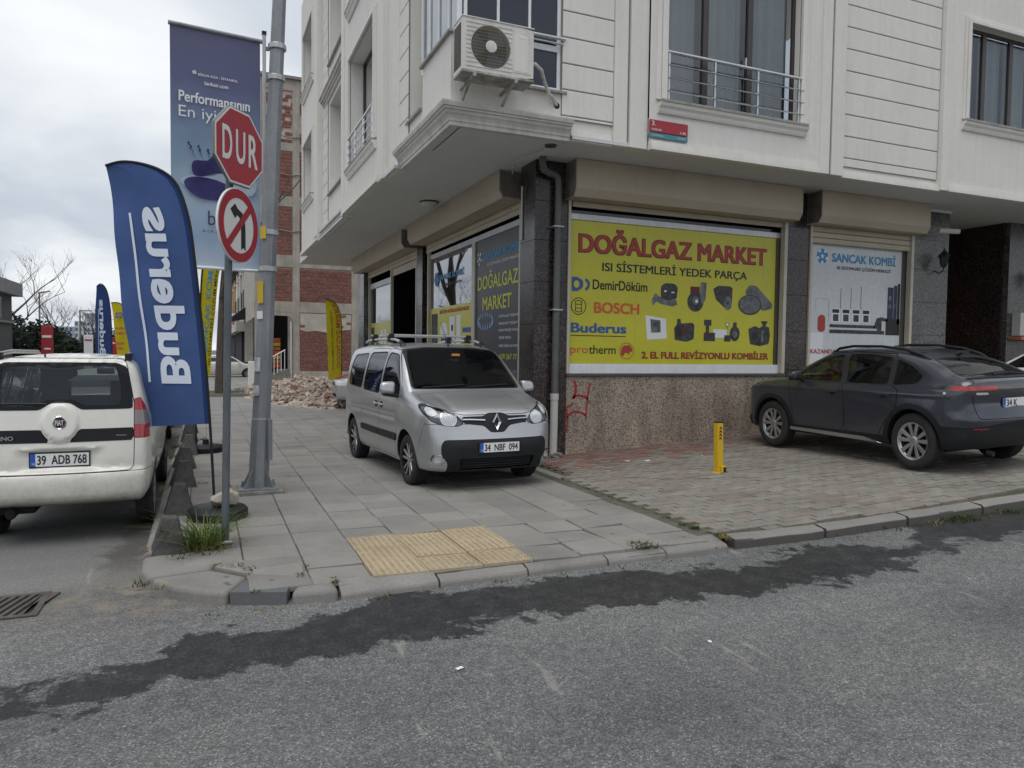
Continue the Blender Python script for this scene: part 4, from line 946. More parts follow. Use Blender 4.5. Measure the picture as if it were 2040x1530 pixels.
def car_paint(name, col, metal=0.0, rough=0.32, dirt=0.25, dirtcol=(0.20, 0.18, 0.15), low=0.65):
    m, nt, b = new_mat(name); t = nt.nodes.new('ShaderNodeTexCoord'); v = t.outputs['Object']
    sp = nt.nodes.new('ShaderNodeSeparateXYZ'); nt.links.new(v, sp.inputs[0])
    n1 = noise(nt, v, 3.0, 6.0, 0.65); n2 = noise(nt, v, 24.0, 4.0, 0.7)
    mr = N(nt, 'ShaderNodeMapRange'); mr.inputs[1].default_value = low; mr.inputs[2].default_value = 0.15; nt.links.new(sp.outputs[2], mr.inputs[0])
    d = math_n(nt, 'MULTIPLY', math_n(nt, 'ADD', math_n(nt, 'MULTIPLY', mr.outputs[0], 1.3), 0.30), math_n(nt, 'MULTIPLY', n1, math_n(nt, 'MULTIPLY_ADD', n2, .6, .25)))
    d = math_n(nt, 'MULTIPLY', d, dirt * 3.2, None, True)
    nt.links.new(mixc(nt, d, col, dirtcol), b.inputs['Base Color'])
    nt.links.new(math_n(nt, 'MULTIPLY_ADD', d, 0.5, rough, True), b.inputs['Roughness']); b.inputs['Metallic'].default_value = metal
    b.inputs['Coat Weight'].default_value = 0.8; b.inputs['Coat Roughness'].default_value = 0.09
    return m
car_paint('paint_silver', (0.47, 0.477, 0.485), 0.65, 0.30, 0.20)
car_paint('paint_white', (0.70, 0.68, 0.62), 0.0, 0.4, 0.42, (0.25, 0.23, 0.185), 0.85)
car_paint('paint_slate', (0.042, 0.048, 0.064), 0.45, 0.26, 0.18, (0.12, 0.115, 0.105))
pm('car_plastic', (0.014, 0.015, 0.017), 0.5, var=0.2, scale=5, local=True, spec=0.28)
pm('car_rubber', (0.012, 0.012, 0.012), 0.8, var=0.3, scale=8, local=True)
pm('tyre_rubber', (0.020, 0.0195, 0.019), 0.85, var=0.35, scale=9, fine=0.2, local=True)
flat('liner_black', (0.006, 0.006, 0.007), 0.9)
flat('chrome', (0.75, 0.76, 0.78), 0.08, 1.0)
flat('alloy', (0.50, 0.50, 0.51), 0.28, 0.9)
flat('alloy_dark', (0.03, 0.03, 0.033), 0.35, 0.6)
pm('plate_white', (0.70, 0.70, 0.68), 0.45, var=0.05, scale=6, local=True)
flat('plate_blue', (0.02, 0.09, 0.42), 0.4); flat('ink_black', (0.012, 0.012, 0.012), 0.5)
flat('lamp_red', (0.33, 0.012, 0.015), 0.12, coat=1.0); flat('lamp_clear', (0.55, 0.55, 0.55), 0.15, 0.2, coat=1.0); flat('lamp_smoke', (0.035, 0.035, 0.04), 0.1, coat=1.0); flat('lamp_house', (0.16, 0.165, 0.17), 0.2, 0.4)
def reflector_material():
    m, nt, b = new_mat('reflector'); v = pos(nt, obj=True); w = N(nt, 'ShaderNodeTexWave', Scale=14.0, Distortion=2.0); w.bands_direction = 'Y'; nt.links.new(v, w.inputs['Vector'])
    b.inputs['Base Color'].default_value = (.80, .81, .82, 1); b.inputs['Metallic'].default_value = .12; b.inputs['Roughness'].default_value = .2; bump(nt, b, w.outputs[1], .6, .02)
reflector_material()
flat('seat_cloth', (0.025, 0.026, 0.028), 0.95); flat('dash', (0.022, 0.022, 0.024), 0.8)
flat('lamp_mid', (.20, .17, .16), .2, coat=1.0); flat('badge_red', (.045, .008, .016), .25, coat=1.0); flat('gloss_black', (.006, .006, .007), .2, spec=.3)
flat('lamp_amber', (0.6, 0.22, 0.03), 0.2, coat=1.0)
glass('car_glass', (0.50, 0.54, 0.53), 0.05, 0.75); glass('car_glass_dark', (0.10, 0.11, 0.11), 0.06, 0.55, dark=(0.006, 0.007, 0.008)); glass('lens', (0.97, 0.98, 0.98), 0.03, 1.0, gain=0.5)
glass('car_glass_rear', (0.78, 0.83, 0.81), 0.02, 0.95)

def wheel(parent, x, y, r, w, out, spokes=5, rim_r=None, style='twin', dark=False, turn=0.0):
    """tyre with rounded shoulders and grooves, rim barrel, spokes, hub; out = +1/-1 outer side along y"""
    rr = rim_r or r * 0.66; root = bpy.data.objects.new('wheel', None); COL.objects.link(root); root.parent = parent; root.location = (x, y, r - 0.008); root.rotation_euler = (0, 0, turn)
    hw = w / 2
    prof = [(rr - .01, -hw * .8), (rr, -hw * .9), (rr + .02, -hw), (r - .045, -hw), (r - .016, -hw * .93), (r - .003, -hw * .78)]
    for g in (-.45, -.15, .15, .45): prof += [(r, hw * (g - .12)), (r, hw * (g - .03)), (r - .008, hw * (g - .02)), (r - .008, hw * (g + .02)), (r, hw * (g + .03)), (r, hw * (g + .12))]
    prof += [(r - .003, hw * .78), (r - .016, hw * .93), (r - .045, hw), (rr + .02, hw), (rr, hw * .9), (rr - .01, hw * .8)]
    mb = MB(); n = 48; vs = []; fs = []
    for q, h in prof: vs += [(q * math.cos(6.28319 * k / n), h, q * math.sin(6.28319 * k / n)) for k in range(n)]
    for i in range(len(prof) - 1):
        for k in range(n): fs.append((i * n + k, (i + 1) * n + k, (i + 1) * n + (k + 1) % n, i * n + (k + 1) % n))
    mb.add(vs, fs); ty = B('tyre', mb, 'tyre_rubber', root, smooth=True, local=True)
    f = hw * out; bar = MB(); bar.lathe([(rr - .012, f * .85), (rr + .004, f * .92), (rr + .004, f * .75), (rr - .02, f * .6), (rr - .025, -f * .7)], 40, axis='y'); bar.f = bar.f[:-2]
    B('rim', bar, 'alloy_dark' if dark else 'alloy', root, smooth=True, local=True)
    dk = MB(); dk.lathe([(rr - .02, f * .12), (rr - .02, f * .10)], 32, axis='y'); B('brake_cover', dk, 'liner_black', root, local=True)
    sp = MB()
    for k in range(spokes):
        a = 2 * math.pi * (k + .25) / spokes
        def pt(q, t, d): return (q * math.cos(a) - t * math.sin(a), d, q * math.sin(a) + t * math.cos(a))
        if style == 'twin':
            for sgn in (-1, 1):
                A, Bp = (0.05, .014 * sgn), (rr - .005, (.052 if dark else .062) * sgn); hwid = (.017, .014) if dark else (.018, .030)
                sp.hull8([pt(A[0], A[1] - hwid[0], f * .35), pt(Bp[0], Bp[1] - hwid[1], f * .5), pt(Bp[0], Bp[1] + hwid[1], f * .5), pt(A[0], A[1] + hwid[0], f * .35), pt(A[0], A[1] - hwid[0], f * .68), pt(Bp[0], Bp[1] - hwid[1], f * .86), pt(Bp[0], Bp[1] + hwid[1], f * .86), pt(A[0], A[1] + hwid[0], f * .68)])
        else:
            A, Bp = (0.04, 0), (rr - .004, .03 if style == 'swirl' else 0); ha, hb = .026, .046
            sp.hull8([pt(A[0], -ha, f * .35), pt(Bp[0], Bp[1] - hb, f * .5), pt(Bp[0], Bp[1] + hb, f * .5), pt(A[0], ha, f * .35), pt(A[0], -ha, f * .68), pt(Bp[0], Bp[1] - hb, f * .86), pt(Bp[0], Bp[1] + hb, f * .86), pt(A[0], ha, f * .68)])
    B('spokes', sp, 'alloy', root, bevel=0.004, local=True)
    hb = MB(); hb.lathe([(.062, f * .3), (.062, f * .66), (.045, f * .74), (.03, f * .76)], 20, axis='y'); B('hub_cap', hb, 'alloy', root, smooth=True, local=True)
    return root
def plate(parent, O, U, V, text, w=0.52, h=0.112, frame='car_plastic', tw=None):
    O, U, V = Vector(O), Vector(U).normalized(), Vector(V).normalized(); n = U.cross(V)
    def slab(a, b, c, d, z0, z1): return MB().hull8([O + U * p + V * q + n * z for z in (z0, z1) for p, q in ((a, c), (b, c), (b, d), (a, d))])
    fr = B('licence_plate', slab(-w / 2 - .012, w / 2 + .012, -h / 2 - .012, h / 2 + .012, -.006, .006), frame, parent, bevel=0.003, local=True)
    B('plate_face', slab(-w / 2, w / 2, -h / 2, h / 2, .004, .009), 'plate_white', fr, local=True)
    B('plate_band', slab(-w / 2, -w / 2 + .045, -h / 2, h / 2, .008, .0105), 'plate_blue', fr, local=True)
    B('lettering', text_mb('TR', O + U * (-w / 2 + .012) + V * (-h / 2 + .014) + n * .0115, U, V, h=.018), 'plate_white', fr, local=True)
    B('lettering', text_mb(text, O + U * (-w / 2 + .06) + V * (-h * .36) + n * .0105, U, V, w=tw or w - .08, h=h * .72, bold=.012), 'ink_black', fr, local=True)
def car_common(S, root, wheels, seats, glassm, gz0=0.22, dashx=None):
    """black inner shell, floor and seats shared by the cars"""
    F = np.concatenate([S.pieces[k] for k in S.pieces if k not in ('gap', 'hole') and not k.startswith('glass')] + [S.pieces.get('gap', np.zeros((0, 3), int))])
    link('inner_shell', S.mesh(F, 'inner_shell', -0.045), 'liner_black', root, True)
    fl = MB(); x0, x1 = S.side[:, 0].min() + .5, S.side[:, 0].max() - .45; W = S.w - .16; fl.box(x0, x1, -W, W, gz0, gz0 + .03); B('floor_pan', fl, 'liner_black', root, local=True)
    for sx, sy in seats:
        b = MB(); b.box(sx - .25, sx + .25, sy - .23, sy + .23, .45, .62); b.hull8([(sx - .28, sy - .22, .6), (sx - .14, sy - .22, .6), (sx - .14, sy + .22, .6), (sx - .28, sy + .22, .6), (sx - .44, sy - .19, 1.12), (sx - .34, sy - .19, 1.12), (sx - .34, sy + .19, 1.12), (sx - .44, sy + .19, 1.12)])
        st = B('seat', b, 'seat_cloth', root, bevel=0.05, local=True, seg=3)
        hd = MB(); hd.box(sx - .47, sx - .37, sy - .13, sy + .13, 1.18, 1.38); hd.cyl((sx - .42, sy - .05, 1.05), (sx - .42, sy - .05, 1.2), .008); hd.cyl((sx - .42, sy + .05, 1.05), (sx - .42, sy + .05, 1.2), .008); B('head_restraint', hd, 'seat_cloth', st, bevel=0.04, seg=3, local=True)
    if dashx is not None:
        d = MB(); d.prism([(dashx + .35, .55), (dashx - .1, .55), (dashx - .15, .85), (dashx, .98), (dashx + .45, 1.0)], 'y', -W + .05, W - .05); B('dashboard', d, 'dash', root, bevel=0.03, local=True)
        sw = MB(); cx, cy, cz = dashx - .28, .36, .95; pts = [(cx + .07 * math.sin(t), cy + .18 * math.cos(t), cz + .17 * math.sin(t)) for t in np.linspace(0, 6.2832, 25)]; sw.tube(pts, .016, 8, False); sw.cyl((cx, cy - .16, cz), (cx, cy + .16, cz), .02); sw.cyl((cx, cy, cz), (cx + .2, cy, cz - .08), .03)
        B('steering_wheel', sw, 'dash', root, smooth=True, local=True)
def lamp(S, piece, root, name, circles, hous='lamp_smoke', lensm='lens', depth=.03):
    """front lamp: clear lens over a dark housing with bright round reflectors; circles = (y, z, radius, ring)"""
    F0 = S.pieces[piece]; lens = S.put(piece, name, lensm, root, .003, .012); F = F0
    for y, z, r, ring in circles:
        f1 = ('fn', lambda X, Y, Z, y=y, z=z, r=r: np.hypot(Y - y, Z - z) - r); ins, F = S.split(F, S.field(f1))
        if ring:
            f2 = ('fn', lambda X, Y, Z, y=y, z=z, r=r - ring: np.hypot(Y - y, Z - z) - r); inn, rg = S.split(ins, S.field(f2)); link('reflector_ring', S.mesh(rg, 'reflector_ring', -depth * .3, .02), 'chrome', lens, True); ins = inn
        link('reflector', S.mesh(ins, 'reflector', -depth * .7), 'reflector', lens, True)
    link('housing', S.mesh(F, 'housing', -depth), hous, lens, True)
    return lens
def arch_liner(root, x, z, r, W, side):
    mb = MB(); n = 20; yo, yi = W * side, (W - .32) * side
    a = [math.pi * (.02 + .96 * k / n) for k in range(n + 1)]
    mb.add([(x + r * math.cos(t), yo, z + r * math.sin(t)) for t in a] + [(x + r * math.cos(t), yi, z + r * math.sin(t)) for t in a] , [(i, i + 1, n + 2 + i, n + 1 + i) for i in range(n)] + [tuple(range(n + 1, 2 * n + 2))])
    B('wheel_liner', mb, 'liner_black', root, local=True)
def bar_on(S, pts, proj, w, th, name, mat, parent, axis='side', sgn=1):
    """thin strip following the body: pts in the projection plane"""
    out = []
    for a, b in pts:
        if axis == 'side': y = S.at(1, a, b, 0, 1.2 * sgn); out.append((a, y + th * sgn, b))
        elif axis == 'front': x = S.at(0, a, b, -1, 1.6); out.append((x + th, a, b))
        elif axis == 'rear': x = S.at(0, a, b, -1.5, -4.5); out.append((x - th, a, b))
        elif axis == 'top': z = S.at(2, a, b, .3, 2.2); out.append((a, b, z + th))
    return B(name, MB().tube(out, w, 6), mat, parent, smooth=True, local=True)
def make_silver_van(loc, rz):
    root = thing('parked_van', 'silver compact van parked on the pavement in front of the corner pillar', 'van', loc, rz)
    WB = 2.62
    up = [(0.60, .21), (0.80, .24), (0.865, .36), (0.885, .52), (0.865, .66), (0.835, .74), (0.80, .83), (0.74, .93), (0.62, 1.005), (0.42, 1.06), (0.20, 1.105), (0.02, 1.15), (-0.06, 1.18),
          (-0.40, 1.455), (-0.70, 1.675), (-0.85, 1.735), (-1.10, 1.775), (-1.5, 1.80), (-2.0, 1.805), (-2.6, 1.79), (-3.05, 1.755), (-3.22, 1.70), (-3.30, 1.45), (-3.345, 1.1), (-3.36, .75), (-3.35, .45), (-3.28, .28), (-3.0, .24), (-1.5, .22)]
    side = smooth_poly(up, 4, keep=(12, 27, 28, 0))
    plan = smooth_poly([(.90, 0), (.885, .35), (.83, .60), (.70, .77), (.45, .865), (.1, .895), (-.8, .905), (-2.0, .905), (-2.8, .89), (-3.2, .84), (-3.33, .74), (-3.36, .4), (-3.36, 0)], 4, closed=False) + [(-3.36, 0)]
    front = smooth_poly([(0, .20), (.78, .20), (.86, .28), (.895, .45), (.908, .65), (.908, .85), (.895, 1.02), (.865, 1.16), (.815, 1.38), (.755, 1.58), (.69, 1.70), (.58, 1.775), (.3, 1.80), (0, 1.805)], 4, closed=False)
    def ex(x, y, z):
        a = np.abs(y)
        fend = -.022 * np.exp(-((x - .05) / .42) ** 2 - ((z - .62) / .30) ** 2) * np.clip((a - .6) / .2, 0, 1) - .014 * np.exp(-((x + WB) / .42) ** 2 - ((z - .60) / .28) ** 2) * np.clip((a - .6) / .2, 0, 1)
        swage = .010 * np.exp(-((z - .80) / .035) ** 2) * np.clip((a - .7) / .1, 0, 1) * ((x < -.45) & (x > -3.0)) + .008 * np.exp(-((z - .44) / .05) ** 2) * np.clip((a - .7) / .1, 0, 1) * ((x < -.45) & (x > -2.2))
        bump = -.03 * np.exp(-((z - .46) / .17) ** 4) * np.clip((x - .62) / .12, 0, 1) * np.exp(-(a / .66) ** 8)
        hood = .012 * np.exp(-((a - .52) / .05) ** 2) * np.clip((x - .0) / .2, 0, 1) * (z > .95)
        return fend + swage + bump + hood
    S = Shell(side, plan, front, k=.13, h=.033, crown=.05, bow=.13, wref=.85, extra=ex, kf=.10)
    r, zc = .315, .307
    for s in (1, -1):
        for x in (0.0, -WB): S.cut('body', 'hole', ('circ', x, zc + .01, .372, s))
    # glass
    ws = rpoly([(-.735, 1.185), (.735, 1.185), (.655, 1.665), (.35, 1.70), (-.35, 1.70), (-.655, 1.665)], .05)
    S.cut('body', 'rubber', ('front', [(p[0] * 1.045, 1.43 + (p[1] - 1.43) * 1.05) for p in ws], -.92)); S.cut('rubber', 'glass_front', ('front', ws, -.92))
    sidew = [('glass_a', [(-.32, 1.085), (-.335, 1.22), (-.52, 1.42), (-.72, 1.60), (-1.12, 1.625), (-1.13, 1.075)]), ('glass_b', [(-1.21, 1.08), (-1.21, 1.63), (-2.02, 1.615), (-2.05, 1.10)]), ('glass_c', [(-2.15, 1.11), (-2.13, 1.61), (-2.86, 1.58), (-2.92, 1.42), (-2.95, 1.14)])]
    for s in (1, -1):
        for nm, q in sidew:
            q = rpoly(q, .09, 5); c = np.mean(q, 0); big = [(c[0] + (p[0] - c[0]) * 1.035, c[1] + (p[1] - c[1]) * 1.06) for p in q]
            S.cut('body', 'rubber', ('side', big, s)); S.cut('rubber', nm + str(s), ('side', q, s))
    # bonnet, bumper, doors
    bon = lambda x, y, z: np.maximum.reduce([.02 - x, np.abs(y) - (.74 - .12 * np.clip((x - .3) / .5, 0, 1)), 0.905 - z + .05 * np.clip((np.abs(y) - .4) / .3, 0, 1), z - 1.165])
    for s in (1, -1):
        hl = rpoly([(s * .43, .80), (s * .43, .835), (s * .52, .925), (s * .66, .985), (s * .79, 1.035), (s * .84, 1.01), (s * .845, .93), (s * .79, .835), (s * .66, .785), (s * .50, .775)], .05, 4)
        S.cut('body', 'lamp%d' % s, ('front', hl, .22), .004)
    gr = [(-.44, .885), (-.16, .888), (-.10, .925), (.10, .925), (.16, .888), (.44, .885), (.425, .805), (.17, .775), (.09, .695), (-.09, .695), (-.17, .775), (-.425, .805)]
    S.cut('body', 'grille', ('front', rpoly(gr, .03), .45))
    S.cut('body', 'bonnet', ('fn', bon), .004)
    low = [(-.66, .62), (.66, .62), (.695, .56), (.69, .42), (.62, .36), (.63, .17), (-.63, .17), (-.62, .36), (-.69, .42), (-.695, .56)]
    S.cut('body', 'lower_grille', ('front', rpoly(low, .05), .5), .003)
    mesh_ = rpoly([(-.50, .40), (.50, .40), (.46, .24), (-.46, .24)], .03); S.cut('lower_grille', 'air_intake', ('front', mesh_, .5))
    bump_f = lambda x, y, z: np.maximum(.34 + .22 * np.clip((z - .3) / .5, 0, 1) - x + .0 * y, z - .80)
    S.cut('body', 'front_bumper', ('fn', bump_f), .003)
    for s in (1, -1):
        fd = rpoly([(-.44, .28), (-1.10, .28), (-1.17, .36), (-1.17, 1.69), (-.78, 1.67), (-.55, 1.49), (-.30, 1.26), (-.255, 1.05), (-.30, .75), (-.40, .55)], .05)
        S.cut('body', 'door_f%d' % s, ('side', fd, s), .004)
        rd = rpoly([(-1.20, .28), (-2.05, .28), (-2.18, .50), (-2.10, .72), (-2.09, 1.68), (-1.20, 1.69)], .05); S.cut('body', 'door_r%d' % s, ('side', rd, s), .004)
    P = lambda pc, nm, mt, off=0., rim=.012: S.put(pc, nm, mt, root, off, rim)
    P('body', 'body', 'paint_silver'); P('bonnet', 'bonnet', 'paint_silver')
    for s in (1, -1): P('door_f%d' % s, 'front_door', 'paint_silver'); P('door_r%d' % s, 'sliding_door', 'paint_silver')
    P('rubber', 'window_seal', 'car_rubber', -.002); P('glass_front', 'windscreen', 'car_glass_dark', -.004)
    for nm in ('glass_a', 'glass_b', 'glass_c'):
        for s in (1, -1): P(nm + str(s), 'side_window', 'car_glass_dark', -.006)
    P('grille', 'grille', 'car_plastic', -.012); P('lower_grille', 'lower_grille', 'car_plastic', .004); P('air_intake', 'air_intake', 'liner_black', -.03)
    for s in (1, -1): lamp(S, 'lamp%d' % s, root, 'headlight', [(.59 * s, .868, .098, .013), (.765 * s, .955, .058, 0)], 'lamp_smoke')
    # chrome strips and diamond badge
    for s in (1, -1):
        bar_on(S, [(s * .15, .842), (s * .25, .848), (s * .34, .852), (s * .43, .853)], 0, .014, .004, 'chrome_strip', 'chrome', root, 'front')
    xb = S.at(0, 0, .82, -.5, 1.4); dm = MB(); o, i = [(0, .115), (.062, 0), (0, -.115), (-.062, 0)], [(0, .062), (.026, 0), (0, -.062), (-.026, 0)]
    n = 4; vs = [(xb + .012, a, .815 + b) for a, b in o] + [(xb + .034, (a * .62 + c * .38), .815 + (b * .62 + d * .38)) for (a, b), (c, d) in zip(o, i)] + [(xb + .012, a, .815 + b) for a, b in i]
    dm.add(vs, [(k, (k + 1) % 4, 4 + (k + 1) % 4, 4 + k) for k in range(4)] + [(4 + k, 4 + (k + 1) % 4, 8 + (k + 1) % 4, 8 + k) for k in range(4)]); B('badge', dm, 'chrome', root, local=True)
    xp = S.at(0, 0, .53, -.5, 1.5); plate(root, (xp + .012, 0, .525), (0, 1, 0), (0, 0, 1), '34  NBF  094')
    for k in range(5): bar_on(S, [(y, .255 + k * .031) for y in np.linspace(-.45, .45, 9)], 0, .005, -.012, 'intake_bar', 'car_plastic', root, 'front')
    for s in (1, -1):
        ff = ('fn', lambda X, Y, Z, s=s: np.maximum(np.hypot(Y - .725 * s, Z - .39) - .072, .4 - X)); S.cut('front_bumper', 'fog%d' % s, ff)
        f1 = lamp(S, 'fog%d' % s, root, 'fog_lamp', [(.725 * s, .39, .052, .012)], 'chrome', depth=.02)
        st = rpoly([(-.38, .505), (-1.165, .505), (-1.165, .595), (-.38, .60)], .015); st2 = rpoly([(-1.205, .505), (-2.05, .51), (-2.10, .55), (-2.06, .60), (-1.205, .595)], .015)
        for q in (st, st2):
            F = np.concatenate([S.pieces['door_f%d' % s], S.pieces['door_r%d' % s], S.pieces['body']]); ins, _ = S.split(F, S.field(('side', q, s))); link('side_moulding', S.mesh(ins, 'side_moulding', .014, .016), 'car_plastic', root, True)
        for hx in (-1.06, -1.31):
            y = S.at(1, hx, .93, 0, 1.2 * s); hb = MB(); hb.box(hx - .085, hx + .085, min(y + .004 * s, y + .026 * s), max(y + .004 * s, y + .026 * s), .915, .942); B('door_handle', hb, 'paint_silver', root, bevel=.012, local=True)
            B('handle_recess', MB().box(hx - .05, hx + .05, min(y - .002 * s, y + .004 * s), max(y - .002 * s, y + .004 * s), .885, .965), 'liner_black', root, bevel=.002, local=True)
        # mirrors
        y = S.at(1, -.36, 1.12, 0, 1.2 * s); mb = MB(); mb.hull8([(-.30, y + .06 * s, 1.10), (-.30, y + .26 * s, 1.12), (-.45, y + .24 * s, 1.12), (-.45, y + .06 * s, 1.10), (-.32, y + .05 * s, 1.27), (-.32, y + .24 * s, 1.26), (-.44, y + .22 * s, 1.26), (-.44, y + .05 * s, 1.27)]); mr = B('door_mirror', mb, 'paint_silver', root, bevel=.045, seg=4, smooth=True, local=True)
        B('mirror_foot', MB().hull8([(-.33, y - .02 * s, 1.05), (-.33, y + .2 * s, 1.085), (-.44, y + .2 * s, 1.085), (-.44, y - .02 * s, 1.05), (-.33, y - .02 * s, 1.10), (-.33, y + .2 * s, 1.12), (-.44, y + .2 * s, 1.12), (-.44, y - .02 * s, 1.10)]), 'car_plastic', mr, bevel=.012, local=True)
        # roof rails
        z = lambda x, yy: S.at(2, x, yy, 1.0, 2.2)
        pr = [(-.98, .60 * s, z(-.98, .6) + .01), (-1.08, .605 * s, z(-1.08, .6) + .055), (-1.3, .61 * s, z(-1.3, .6) + .075), (-2.0, .62 * s, z(-2, .6) + .08), (-2.6, .61 * s, z(-2.6, .6) + .075), (-2.85, .60 * s, z(-2.85, .6) + .05), (-2.98, .59 * s, z(-2.98, .59) + .005)]
        rl = B('roof_rail', MB().tube(pr, [.03, .024, .02, .02, .02, .024, .03], 8), 'alloy', root, smooth=True, local=True)
        for ex_ in (pr[:2], pr[-2:]): B('rail_foot', MB().tube(ex_, [.04, .03] if ex_ is not pr[-2:] else [.03, .04], 8), 'car_plastic', rl, smooth=True, local=True)
        for x in (0., -WB): arch_liner(root, x, zc, .385, .86, s); wheel(root, x, .765 * s, r, .20, s, 5, .212, 'twin', True)
    for xx in (-1.55, -2.35):
        cb = MB(); cb.box(xx - .035, xx + .035, -.66, .66, 1.865, 1.895); cbar = B('cross_bar', cb, 'aluminium', root, bevel=.01, local=True)
        for s in (1, -1): B('bar_clamp', MB().box(xx - .05, xx + .05, .60 * s - .04, .60 * s + .04, 1.78, 1.90), 'car_plastic', cbar, bevel=.012, local=True)
    an = MB(); za = S.at(2, -.82, 0, 1, 2); an.tube([(-.82, 0, za), (-.83, 0, za + .03)], [.022, .012], 10); an.tube([(-.83, 0, za + .02), (-1.12, 0, za + .34)], [.006, .003], 6); B('aerial', an, 'car_plastic', root, smooth=True, local=True)
    for y0, y1 in ((-.62, -.05), (-.02, .60)):
        pts = [(y0 + (y1 - y0) * t, 1.195 + .03 * t) for t in np.linspace(0, 1, 7)]; bar_on(S, pts, 0, .011, .014, 'wiper', 'car_plastic', root, 'front')
    P('front_bumper', 'front_bumper', 'paint_silver')
    car_common(S, root, None, [(-.75, .38), (-.75, -.38), (-1.6, .4), (-1.6, -.4)], None, dashx=-.25)
    mm = MB(); mm.box(-.60, -.58, -.11, .11, 1.52, 1.59); B('interior_mirror', mm, 'alloy', root, bevel=.008, local=True)
    B('sticker', MB().box(-.54, -.535, -.06, .06, 1.595, 1.625), 'lamp_amber', root, local=True)
    return root
def make_dark_suv(loc, rz, tilt=0.0):
    root = thing('parked_suv', 'dark slate coupe style car parked nose to the shop wall on the sloping forecourt', 'car', loc, rz)
    WB = 2.58
    up = [(.55, .24), (.78, .27), (.84, .40), (.86, .56), (.845, .70), (.80, .82), (.70, .905), (.45, .965), (.15, 1.0), (-.12, 1.025), (-.22, 1.045), (-.60, 1.24), (-.95, 1.395), (-1.15, 1.445), (-1.45, 1.465), (-1.8, 1.455), (-2.15, 1.41), (-2.5, 1.335), (-2.80, 1.245), (-3.03, 1.15), (-3.12, 1.125), (-3.20, 1.105), (-3.30, 1.09), (-3.37, 1.06), (-3.385, .95), (-3.37, .82), (-3.40, .66), (-3.415, .52), (-3.36, .36), (-3.20, .27), (-1.4, .22)]
    side = smooth_poly(up, 3, keep=(10, 23, 29, 30, 0))
    plan = smooth_poly([(.88, 0), (.86, .35), (.79, .60), (.62, .76), (.35, .85), (0, .872), (-1.2, .872), (-2.3, .878), (-2.9, .865), (-3.2, .79), (-3.36, .62), (-3.41, .35), (-3.42, 0)], 3, closed=False) + [(-3.42, 0)]
    front = smooth_poly([(0, .22), (.74, .22), (.83, .30), (.865, .45), (.878, .65), (.876, .80), (.862, .93), (.80, 1.03), (.74, 1.15), (.66, 1.33), (.57, 1.42), (.40, 1.455), (0, 1.47)], 3, closed=False)
    def ex(x, y, z):
        a = np.abs(y); g = np.clip((a - .55) / .2, 0, 1)
        fl = -.022 * np.exp(-((x) / .40) ** 2 - ((z - .60) / .22) ** 2) * g - .032 * np.exp(-((x + WB) / .45) ** 2 - ((z - .66) / .24) ** 2) * g
        sw = -.011 * np.exp(-((z - .895) / .020) ** 2) * g * ((x < .3) & (x > -3.1)) + .014 * np.exp(-((z - .62) / .13) ** 2) * g * np.exp(-((x + 1.25) / .75) ** 4)
        tail = -.02 * np.exp(-((z - .62) / .06) ** 2) * np.clip((-3.0 - x) / .2, 0, 1) + .022 * np.exp(-((z - .80) / .07) ** 2) * np.clip((-3.05 - x) / .2, 0, 1) * np.exp(-(a / .62) ** 6)
        return fl + sw + tail
    S = Shell(side, plan, front, k=.10, h=.034, crown=.05, bow=.12, wref=.82, extra=ex, kf=.085)
    r, zc = .336, .328
    for s in (1, -1):
        for x in (0., -WB): S.cut('body', 'hole', ('circ', x, zc, .385, s)); S.cut('body', 'cladding', ('circ', x, zc - .005, .455, s))
    for s in (1, -1):
        S.cut('body', 'cladding', ('side', [(.1, .15), (-WB - .1, .15), (-WB - .1, .355), (.1, .355)], s))
    rear_clad = lambda x, y, z: np.maximum(x + 2.92, z - (.57 + .03 * np.cos(np.abs(y) * 4)))
    S.cut('body', 'cladding', ('fn', rear_clad))
    S.cut('body', 'cladding', ('fn', lambda x, y, z: np.maximum(.55 - x, z - .42)))
    wins = [('glass_a', [(-.40, 1.005), (-.60, 1.13), (-.92, 1.285), (-1.22, 1.345), (-1.27, 1.35), (-1.36, .99)]), ('glass_b', [(-1.46, .99), (-1.37, 1.355), (-1.75, 1.355), (-2.12, 1.315), (-2.16, .985)]), ('glass_c', [(-2.24, .985), (-2.20, 1.30), (-2.45, 1.22), (-2.66, 1.10), (-2.60, 1.01)])]
    for s in (1, -1):
        band = rpoly([(-.33, .985), (-.62, 1.155), (-.93, 1.31), (-1.25, 1.37), (-1.75, 1.375), (-2.15, 1.335), (-2.48, 1.24), (-2.71, 1.10), (-2.63, .985), (-1.4, .965)], .04)
        S.cut('body', 'rubber', ('side', band, s))
        for nm, q in wins: S.cut('rubber', nm + str(s), ('side', rpoly(q, .045), s))
    ws = rpoly([(-.70, 1.06), (.70, 1.06), (.55, 1.40), (-.55, 1.40)], .05); S.cut('body', 'glass_front', ('front', ws, -1.06))
    rw = rpoly([(-.60, 1.105), (.60, 1.105), (.56, 1.17), (.47, 1.285), (.30, 1.31), (-.30, 1.31), (-.47, 1.285), (-.56, 1.17)], .04)
    S.cut('body', 'rubber', ('rear', [(a * 1.06, 1.19 + (b - 1.19) * 1.09) for a, b in rw], -2.3)); S.cut('rubber', 'glass_rear', ('rear', rw, -2.3))
    # tail lamps: wrap from flank to tailgate, joined by a black band
    tl = lambda x, y, z: np.maximum.reduce([x + 2.86 - .9 * np.clip(1.02 - z, 0, .06), np.abs(z - .965) - (.062 + 0 * x), .30 - np.abs(y)])
    S.cut('body', 'tail_band', ('rear', rpoly([(-.66, .915), (.66, .915), (.66, 1.015), (-.66, 1.015)], .02), -3.1))
